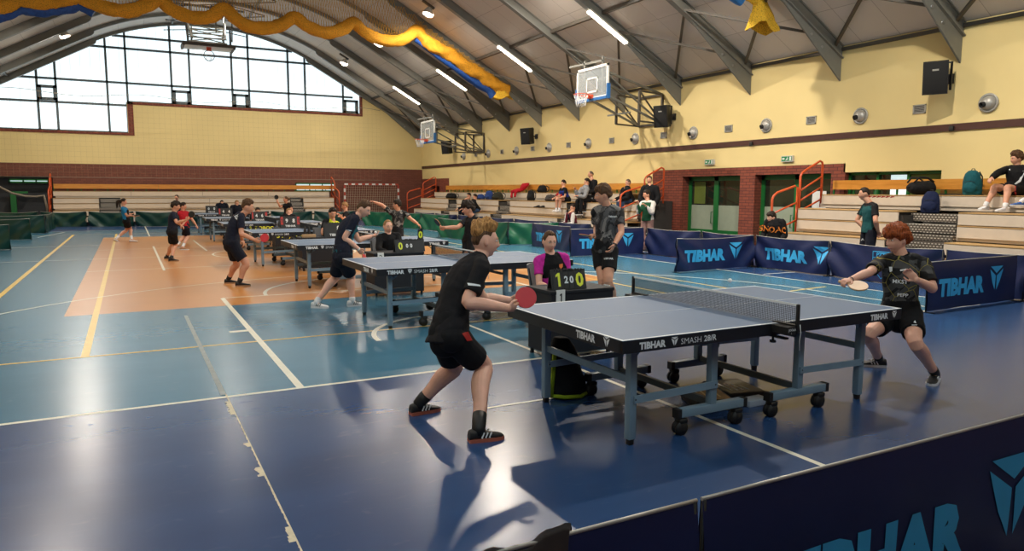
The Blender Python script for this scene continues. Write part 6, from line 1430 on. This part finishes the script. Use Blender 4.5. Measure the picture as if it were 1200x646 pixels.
b17 = person('boy in red shirt and navy shorts stepping forward, behind the small boy in black', 1.56, 22.6, 80, (217.5, 266), (214.2, 248, 0), (214.6, 242, -.02, 78, -4, 0),
    ((219, 259, -1), (213.5, 264, -1), dict(curl=.5)), ((225, 257, -1), (230, 264, -1), dict(dirpx=(232, 267, 0), curl=.4)),
    ((220.5, 277, 1), ('f', 214, 293), 80), ((216, 277, 1), ('f', 208, 290), 70),
    dict(m=C_red, sleeve=.9, hem=-.1), ('shorts', C_shn, .75), dict(m=S_gum, sole=S_wht, sock=S_wht, sockh=.25), dict(m=H_dark, top=.026, side=.018, front=30, sidel=2, back=-26), 'tan', ysh=40, seed=25)
m18 = person('dark-haired man sitting on the far grandstand, above the small boy in black', 1.75, 0, 10, ('w', 2.1, 39.1, .53), ('l', .06, 0, .52), (207, 231.5, -.5, -30, 0, 0),
    (('l', .4, .15, -1), ('l', 1, -.2, -.1), dict(curl=.4)), (('l', .4, -.15, -1), ('l', 1, .2, -.1), dict(curl=.4)), (('l', 1, .12, 0), ('l', .1, 0, -1), 10), (('l', 1, -.12, 0), ('l', .1, 0, -1), 10),
    dict(m=C_nav, sleeve=.62, hem=-.05), ('trousers', C_shn), dict(m=S_blk, sole=S_wht), dict(m=H_dark, top=.016, side=.01, front=34, sidel=4, back=-26), 'tan', seed=26)
g19 = person('girl in blue and black shirt with long dark ponytail running at far left', 1.62, 24.0, 82, (148.5, 259), (145.5, 243.5, 0), (144.6, 237, 0, 84, -10, 0),
    ((149, 253, -1), (154, 253, -1), dict(dirpx=(157, 253, 0), curl=.5)), ((150, 251, 1), (154, 251, 1), dict(dirpx=(157, 250, 0), curl=.4)),
    ((153, 269, 1), ('f', 154.5, 284), 80), ((148, 270, 1), ('f', 135.5, 283), 80, -25),
    dict(m=C_blue, sleeve=.66, hem=-.06, mats=(C_blue, C_shb), zones=lambda t, x, y: 1 if y > .02 and abs(x) < .09 else 0), ('shorts', C_shb, .55), dict(m=S_wht, sole=S_gum, sock=S_wht, sockh=.3), dict(m=H_dark, top=.016, side=.014, front=38, sidel=2, back=-34, tail=[((0, -.09, .05), (0, -.17, -.02), (0, -.17, -.24), .05)]), 'tan', ysh=70, seed=27, slim=.92)
bat('dark bat in front of the running girl', g19['rh'], RT+Vector((0, 0, .1)), Vector((0, 0, 1)), M_red, M_blkr)
# ---- spectators on the right
def legs_sit(t): return ((('l', 1, .10, -.02), ('l', .12, .02, -1), t), (('l', 1, -.10, -.02), ('l', .12, -.02, -1), t))
ARM = ((('l', .25, .15, -1), ('l', 1, -.15, -.25), dict(curl=.4)), (('l', .25, -.15, -1), ('l', 1, .15, -.25), dict(curl=.4)))
sl, sr = legs_sit(-57)
def sitter(label, px, X, z, h, hp, shirt, bottom, hair, seed, yaw=-57, hyaw=-60, lean=.08, arms=ARM, feet=None, legs=None, ysh=None, sk='tan', hpit=-6):
    l1, l2 = legs or legs_sit(yaw)
    P0 = seat(px, X, z+.105); hz = atd(hp[0], hp[1], dep(P0)).z; nz = min(.29*h, max(.2, hz-P0.z-.115*h)); lean = max(.03, math.sqrt(max(0, (.29*h)**2-nz*nz))*.8)
    return person(label, h, 0, yaw, ('s', px, X, z+.105), ('l', lean, 0, nz), (hp[0], hp[1], -.03, hyaw, hpit, 0), arms[0], arms[1], l1, l2, shirt, bottom, feet or dict(m=S_blk, sole=S_wht, sock=S_wht, sockh=.25), hair, sk, ysh=ysh, seed=seed)
SHT = lambda m: dict(m=m, sleeve=.62, hem=-.04); JKT = lambda m, p=.02: dict(m=m, sleeve=1.9, hem=-.06, puff=p, hood=p > .02)
HD = dict(m=H_dark, top=.026, side=.016, front=32, sidel=2, back=-26); HB = dict(m=H_brown, top=.018, side=.010, front=36, sidel=4, back=-24); HS = dict(m=H_grey, top=.006, side=.008, front=56, sidel=4, back=-24)
s22 = sitter('bare-legged boy in blue and black shirt sitting on the grandstand by the red bag', 664.5, 14.32, 1.29, 1.56, (660.5, 215), dict(m=C_nav, sleeve=.62, hem=-.04, mats=(C_shb, fabric('royal_blue_cloth', S(40, 60, 140))), zones=lambda t, x, y: 1 if y > .0 and abs(x) < .1 and t < .85 else 0), ('shorts', C_shb, .6), HD, 31, legs=((('l', 1, .14, .05), ('l', .02, .03, -1), -57), (('l', 1, -.10, .05), ('l', .12, -.02, -1), -57)), feet=dict(m=S_wht, sole=S_wht, sock=S_wht, sockh=.15))
s23 = sitter('balding man in dark jacket sitting highest of the spectators', 696, 14.55, 1.42, 1.84, (692.3, 204.8), JKT(C_shb), ('trousers', C_shb), HS, 32, hyaw=-70)
s24 = sitter('man in grey hoodie and black trousers, hand to his face, on the grandstand', 691, 14.35, 1.29, 1.74, (688, 213.5), JKT(C_grey, .022), ('trousers', C_shb), HD, 33, lean=.2, hyaw=-75, arms=((('l', .6, .1, -1), ('l', .55, -.2, 1), dict(curl=.5)), (('l', .5, -.1, -1), ('l', 1, .2, .1), dict(curl=.5))))
s25 = sitter('bearded man in maroon jacket with white sleeves, sitting low on the grandstand', 675, 13.8, .42, 1.74, (671.5, 243.5), dict(JKT(C_shb, .018), mats=(fabric('maroon_cloth', S(96, 30, 44)), C_white, C_nav), zones=lambda t, x, y: 1 if abs(x) > .10 else (2 if abs(x) < .03 else 0)), ('trousers', C_shb), HD, 34, lean=.05, hyaw=-55)
s26 = sitter('man in puffy black jacket and blue jeans sitting on the grandstand', 739, 14.3, 1.29, 1.56, (736, 214.5), JKT(C_shb, .034), ('trousers', C_jean), HS | dict(top=.012, front=40), 35, lean=.12, hyaw=-55)
s20 = sitter('man in dark clothes, left of a pair, sitting far along the grandstand', 550, 13.98, .72, 1.76, (549.6, 229.5), JKT(C_shb), ('trousers', C_shn), HD, 36)
s21 = sitter('man in black jacket and blue jeans, right of the pair far along the grandstand', 559.5, 13.9, .72, 1.78, (556.8, 231), JKT(C_shb, .026), ('trousers', C_jean), HD, 37, lean=.12)
STD = (((('l', .12, .1, -1), ('l', -.1, 0, -1)), (('l', .05, -.1, -1), ('l', -.1, 0, -1))))
def stander(label, foot, h, hp, shirt, bottom, hair, seed, yaw, hyaw, arms, ysh=None, feet=None, sk='tan'):
    F0 = Vector(foot); hip = .53*h
    return person(label, h, 0, yaw, ('w', F0.x, F0.y, F0.z+hip), ('l', .02, 0, .29*h), (hp[0], hp[1], -.02, hyaw, -4, 0), arms[0], arms[1], (('l', .1, .06, -1), ('w', F0.x+.08, F0.y-.05, F0.z+.05*h), yaw), (('l', .1, -.06, -1), ('w', F0.x-.08, F0.y+.05, F0.z+.05*h), yaw), shirt, bottom, feet or dict(m=S_blk, sole=S_wht), hair, sk, ysh=ysh, seed=seed, base=F0)
P27 = seat(760.5, 13.75, .45); P27.z = .42
s27 = stander('tall man in long dark coat standing on the grandstand step by the orange rail', P27, 1.72, (761, 211.3), JKT(C_shb, .034), ('trousers', C_shb), HB, 38, -10, -8, ((('l', .2, .3, -1), ('l', .5, -.3, -1), dict(curl=.4)), (('l', .2, -.3, -1), ('l', .5, .3, -1), dict(curl=.4))))
P28 = seat(758, 12.75, .02); P28.z = 0
s28 = stander('person in green vest and white sleeves, hand to mouth, standing below the orange rail', P28, 1.70, (757.8, 228.5), dict(JKT(C_white, .018), mats=(C_gvest, C_white), zones=lambda t, x, y: 1 if abs(x) > .088 or t > .97 else 0), ('trousers', C_pinkt), HD, 39, -30, -60, ((('l', .7, .0, -1), ('l', .5, -.1, 1), dict(curl=.5)), (('l', .6, -.2, -1), ('l', .4, .4, .6), dict(curl=.5))))
C_org = mat('orange_lettering', S(224, 128, 40), .6)
cc = copy_tree(c0); P30 = seat(907.5, 13.0, .5); place(cc, (P30.x, P30.y, 0), -.6, 'grey chair of the boy in the orange-lettered jumper', 'grey umpire chairs')
s30 = person('boy in black jumper with orange lettering sitting before the green doors', 1.68, 0, -20, ('w', P30.x, P30.y, .56), ('l', .03, 0, .48), (904, 255, -.03, -50, -8, 0), (('l', .05, .25, -1), ('l', 1, -.1, -.7), dict(curl=.4)), (('l', .05, -.25, -1), ('l', 1, .1, -.7), dict(curl=.4)), (('l', 1, .1, 0), ('l', .05, 0, -1), -20), (('l', 1, -.1, 0), ('l', .05, 0, -1), -20),
    JKT(C_shb, .02), ('trousers', C_shb), dict(m=S_blk, sole=S_wht), dict(m=H_dark, top=.032, side=.024, front=24, sidel=0, back=-28, fringe=6), 'pale', seed=40)
printtext(s30, 'shirt', 'SNOAC', 905, 269, .13, C_org, -4)
P31 = fl(1015, 224+1.68*840/14.2); P31 = atd(1015, 334, 14.25); P31.z = 0
s31 = stander('man in dark green shirt and navy trousers standing with hands behind his back', P31, 1.77, (1013, 227.5), dict(m=C_green, sleeve=.66, hem=-.10, mats=(C_green, C_shb), zones=lambda t, x, y: 1 if abs(x) > .098 or (t > .8 and y < -.01) or t > .9+.5*abs(x) else 0), ('trousers', C_shn), dict(m=H_dark, top=.014, side=.008, front=34, sidel=4, back=-24), 41, -62, -80, (((1004.5, 258, 1), ('l', -.5, -.5, -.8), dict(curl=.4)), ((1026, 259, -1), (1029, 271, 1), dict(curl=.5))))
patch(s31, 'bottom', 'triangle_badge', M_let, [(1009, 282), (1013, 282), (1011, 279)])
s32 = person('curly-haired boy in black track jacket and shorts sitting at the top right edge', 1.74, 0, -40, ('s', 1190, 15.22, 1.73), (1192, 196, -.05), (1191.5, 186.5, -.06, -60, -6, 0),
    ((1169, 203, -1), (1162, 209, -1), dict(curl=.5)), ((1194, 216, -1), (1176, 217, -1), dict(curl=.4)), ((1166.5, 219, -1), (1155, 241, -1), -30), ((1181, 220, -1), (1178, 242.5, -1), -50),
    dict(m=C_shb, sleeve=1.9, hem=-.06, puff=.02, collar=True), ('shorts', C_shb, .7), dict(m=S_wht, sole=S_wht, sock=S_wht, sockh=.16), dict(m=H_brown, top=.045, side=.034, front=30, sidel=2, back=-26, rough=.7), 'tan', ysh=-15, vox=.007, seed=42)
patch(s32, 'shirt', 'white_sleeve_stripe', M_let, [(1199, 200), (1200.5, 203), (1196, 213), (1189, 217), (1188, 216), (1194, 211)]); patch(s32, 'bottom', 'red_piping', M_rdig, [(1189, 218), (1190.5, 218), (1191, 228), (1189, 228)]); patch(s32, 'shirt', 'chest_mark', M_let, [(1182, 199), (1184, 198), (1184, 200)])
s33 = person('person with blue shoes sitting at right picture edge, body outside the picture', 1.74, 0, -27, ('w', 15.2, 6.95, 1.73), ('l', .05, 0, .5), ('w', 15.17, 6.95, 2.42, -27, -4, 0), ARM[0], ARM[1], (('l', 1, .12, .02), (1197, 236, -1), -60), (('l', 1, -.1, -.05), ('l', .1, 0, -1), -30),
    JKT(C_nav), ('shorts', C_nav, .7), dict(m=S_blue, sole=S_wht, sock=S_wht, sockh=.2), HD, 'tan', seed=43)
# ================================================================== BAGS AND SMALL THINGS
M_bteal = fabric('teal_backpack_cloth', S(24, 84, 92)); M_bnavy = fabric('navy_backpack_cloth', S(24, 34, 66)); M_bblk = fabric('black_backpack_cloth', S(24, 24, 26)); M_bblue = fabric('blue_bag_cloth', S(38, 62, 120)); M_strap = mat('black_strap', S(22, 22, 24), .7)
def backpack(label, P, yaw, w, h, dd, m, lean=0, cat='backpack', lying=False):
    root = thing(cat, label, cat, tuple(P)); M = Matrix.Translation(Vector(P)) @ Matrix.Rotation(math.radians(yaw), 4, 'Z') @ Matrix.Rotation(math.radians(lean), 4, 'Y')
    if lying: M = M @ Matrix.Translation((0, 0, dd/2)) @ Matrix.Rotation(PI/2, 4, 'Y') @ Matrix.Translation((0, 0, -h/2))
    b = MB()
    rings_ = [(.0, .42, .42), (.05, .49, .48), (.3, .50, .50), (.6, .48, .47), (.85, .40, .38), (.97, .26, .24), (1.0, .1, .1)]
    X, Y = Vector((1, 0, 0)), Vector((0, 1, 0)); loft(b, [(Vector((0, 0, t*h)), X, Y, dd*a, w*c) for t, a, c in rings_], 20); b.ell((dd*.42, 0, h*.32), (dd*.25, w*.36, h*.24)); b.xf(M)
    q = remesh(b, .014, 3, .012, 8, w*10); q.build('body', m, root)
    for s in (-.25, .25):
        t = MB(); t.tube([(-dd*.35, s*w, h*.92), (-dd*.75, s*w*1.2, h*.7), (-dd*.7, s*w*1.3, h*.35), (-dd*.4, s*w*1.4, h*.08)], [(.022, .006)]*4, 8); t.xf(M); t.build('strap', M_strap, root)
    t = MB(); t.tube([(-dd*.1, -.04, h*.97), (-dd*.1, -.02, h*1.06), (-dd*.1, .02, h*1.06), (-dd*.1, .04, h*.97)], .008, 6); t.xf(M); t.build('carry_loop', M_strap, root)
    t = MB(); t.tube([(dd*.52, -w*.28, h*.55), (dd*.58, 0, h*.6), (dd*.52, w*.28, h*.55)], .005, 5); t.xf(M); t.build('zip', M_strap, root)
    return root
def sp(px, X, z): p = seat(px, X, z); p.z = z+.002; return p
backpack('teal backpack on the top bench next to the curly-haired boy', sp(1139, 15.15, 1.62), 190, .36, .50, .26, M_bteal, 6)
backpack('black backpack lying on the top bench, strap hanging down', sp(1077, 15.1, 1.62), 160, .42, .52, .3, M_bblk, 0, lying=True)
backpack('navy drawstring backpack on the steps below the black one', sp(1089.5, 14.65, 1.24), 200, .36, .46, .26, M_bnavy, -4)
mb = MB(); p = sp(1116, 15.2, 1.62); mb.tube([p+Vector((0, .5, .012)), p+Vector((0, -.6, .012))], [(.012, .05), (.012, .05)], 8); fromthing('flat_case', mb, M_bblk, 'flat black strip lying on the top bench left of the teal backpack', 'case')
backpack('black backpack standing on the second bench under the red garment', sp(622, 14.5, 1.29), 200, .36, .42, .24, M_bblk)
backpack('dark bag on the top bench, just left of the bare-legged boy\'s head', sp(635.5, 15.15, 1.62), 190, .5, .3, .3, M_bblk, cat='sports bag')
backpack('grey and black bag on the bench left of the bare-legged boy', sp(645, 14.5, 1.29), 190, .55, .26, .3, fabric('mottled_bag_cloth', S(64, 60, 60), var=.5), cat='sports bag')
backpack('red bag behind the back of the bare-legged boy', sp(655.5, 14.9, 1.29), 190, .4, .34, .24, C_red, cat='sports bag')
backpack('black jacket heap on the bench right of the man in grey hoodie', sp(701, 14.5, 1.29), 190, .6, .22, .3, M_bblk, cat='jacket')
backpack('dark heap of clothes on a far bench near the corner rail', sp(529, 14.5, 1.29), 190, .9, .28, .34, M_bblk, cat='clothes')
backpack('small blue bag on the bench right of the seated pair', sp(563.5, 14.5, 1.29), 190, .5, .24, .3, M_bblue, cat='sports bag')
backpack('larger blue bag on the bench, second to the right of the seated pair', sp(573.5, 14.5, 1.29), 190, .5, .40, .3, M_bblue)
backpack('dark olive bag on the bench right of the larger blue bag', sp(583.5, 14.5, 1.29), 190, .7, .34, .34, fabric('olive_bag_cloth', S(44, 44, 34)), cat='sports bag')
for px_, lb in ((630.5, 'left of two black shoes on the low bench under the bare-legged boy\'s bag'), (636, 'right of two black shoes on the low bench under the bare-legged boy\'s bag')):
    r_ = thing('shoe', lb, 'shoe', tuple(sp(px_, 14.0, 1.04))); shoe(r_, sp(px_, 14.0, 1.042), 180, 1.05, S_blk, S_blk, name='upper')
# red garment over the back board
b = MB(); p = sp(616.5, 15.3, 1.62)
loft(b, [(p+Vector((0, 0, .40)), Vector((1, 0, 0)), Vector((0, 1, 0)), .12, .22), (p+Vector((-.05, .05, .28)), Vector((1, 0, 0)), Vector((0, 1, 0)), .14, .26), (p+Vector((-.12, .15, .14)), Vector((1, 0, 0)), Vector((0, 1, 0)), .12, .2), (p+Vector((-.2, .2, .04)), Vector((1, 0, 0)), Vector((0, 1, 0)), .11, .16)])
b.tube([p+Vector((-.25, .22, .1)), p+Vector((-.55, .28, .02)), p+Vector((-.56, .28, -.22))], [.09, .07, .05], 10); b.tube([p+Vector((-.25, .02, .1)), p+Vector((-.52, .0, .03)), p+Vector((-.56, .0, -.20))], [.09, .07, .05], 10)
q = remesh(b, .016, 3, .02, 7, 2); fromthing('tracksuit', q, C_red, 'red tracksuit slung over the top bench, legs hanging down', 'clothing')
# under the front table
M_boxk = mat('black_box_card', S(24, 22, 20), .5); M_gold = mat('gold_box_print', S(150, 112, 44), .45, var=.3, scale=14)
def box(label, c, yaw, sx, sy, sz, m1, m2, ruled=False):
    root = thing('box', label, 'box', c, math.radians(yaw)); m = MB(); m.bbox((-sx/2, -sy/2, 0), (sx/2, sy/2, sz), .004); m.build('carton', m1, root, True)
    m = MB(); m.box((-sx/2+.015, -sy/2+.015, sz+.0005), (sx/2-.015, sy/2-.015, sz+.0015)); m.build('lid_print', m2, root, True)
    m = MB()
    for k in range(4): m.box((-sx*.3+k*.05, -sy*.3, sz+.002), (-sx*.3+k*.05+.016, sy*.25-.03*k, sz+.0028))
    m.build('lettering', M_let if ruled else mat('pale_gold', S(206, 180, 110), .5), root, True)
    return root
box('black and gold box on the floor beneath the front table, left of two', (3.98, 4.17, 0), -22, .30, .36, .085, M_boxk, M_gold)
box('black box with ruled white lettering beneath the front table, right of two', (4.40, 4.30, 0), -12, .34, .42, .06, M_boxk, mat('dark_brown_print', S(44, 38, 30), .4, var=.3, scale=10), True)
m = MB(); m.bbox((4.2, 3.93, .0), (4.42, 4.05, .05), .004); fromthing('paper_box', m, mat('pale_blue_card', S(190, 204, 220), .6), 'small pale box on the floor beside the front table\'s wheel', 'box')
# black and lime bag under the front desk
b = MB(); c = Vector((3.12, 4.84, 0)); U_, V_ = Vector((1, 0, 0)), Vector((0, 1, 0))
loft(b, [(c+Vector((.0, .02, .01)), U_, V_, .17, .09), (c+Vector((.0, .02, .08)), U_, V_, .17, .10), (c+Vector((-.03, .03, .25)), U_, V_, .14, .09), (c+Vector((-.05, .04, .42)), U_, V_, .11, .08), (c+Vector((-.06, .05, .5)), U_, V_, .06, .05)])
q = remesh(b, .012, 3, .012, 9, 6); bg_ = thing('sports_bag', 'black sports bag with lime green trim slumped under the front table', 'sports bag', tuple(c)); q.build('body', M_bblk, bg_)
M_lime = fabric('lime_trim', S(150, 176, 40)); b = MB(); b.tube([c+Vector((-.17, .0, .03)), c+Vector((-.1, -.08, .03)), c+Vector((.05, -.09, .02)), c+Vector((.17, -.02, .03))], .016, 8); b.tube([c+Vector((-.18, .0, .02)), c+Vector((-.17, -.01, .2)), c+Vector((-.15, .0, .4))], .018, 8); b.build('lime_trim', M_lime, bg_)
ball('white ball in flight above the right half of the front table', atd(855.5, 329, 6.6))
# dark jacket draped over the end of the nearest barrier
b = MB(); vs_ = []; n1, n2 = 26, 14; rnd = random.Random(4)
for i in range(n1+1):
    x = .52+.52*i/n1; t = i/n1
    for j in range(n2+1):
        a = -1+2*j/n2; ridge = .742+.006*math.sin(x*34)+.004*math.sin(x*80+1)+(.022*sst(.72, .97, t))
        zz = ridge-abs(a)**1.3*(.28+.03*math.sin(x*30)); yy = 1.6+a*.05+math.copysign(.012*abs(a), a)*math.sin(x*30+a*3)
        vs_.append(Vector((x+.02*math.sin(a*3), yy, zz)))
top_ = [[i*(n2+1)+j, i*(n2+1)+j+1, (i+1)*(n2+1)+j+1, (i+1)*(n2+1)+j] for i in range(n1) for j in range(n2)]
b.add(vs_, top_, 0, True); m_ = len(vs_); b.add([v-Vector((0, 0, .006)) if True else v for v in vs_], [f[::-1] for f in top_], 0, True)
fromthing('jacket', b, mat('dark_brown_jacket', S(44, 36, 36), .7, var=.2, scale=20), 'dark crumpled jacket draped over the barrier end at bottom centre', 'jacket')
m = MB(); p = seat(0, 0, 0) if False else None
bat_bag = MB(); bat_bag.bbox((4.12, 10.1, .0), (4.42, 10.3, .12), .02); fromthing('black_box', bat_bag, M_boxk, 'black box with pale lettering on the floor under the second table', 'box')
# ================================================================== LIGHT
wd = bpy.data.worlds.new('sky'); scene.world = wd; wd.use_nodes = True
bg = wd.node_tree.nodes['Background']; bg.inputs[0].default_value = (.75, .85, 1, 1); bg.inputs[1].default_value = .3
vs = scene.view_settings; scene.display_settings.display_device = 'sRGB'
vs.view_transform = 'Standard'; vs.look = 'None'; vs.gamma = 1; vs.use_curve_mapping = False; vs.exposure = EXPO
scene.cycles.use_denoising = True
scene.cycles.max_bounces = 8; scene.cycles.diffuse_bounces = 4; scene.cycles.glossy_bounces = 4; scene.cycles.transparent_max_bounces = 12
scene.cycles.sample_clamp_indirect = 6
bpy.context.view_layer.update()
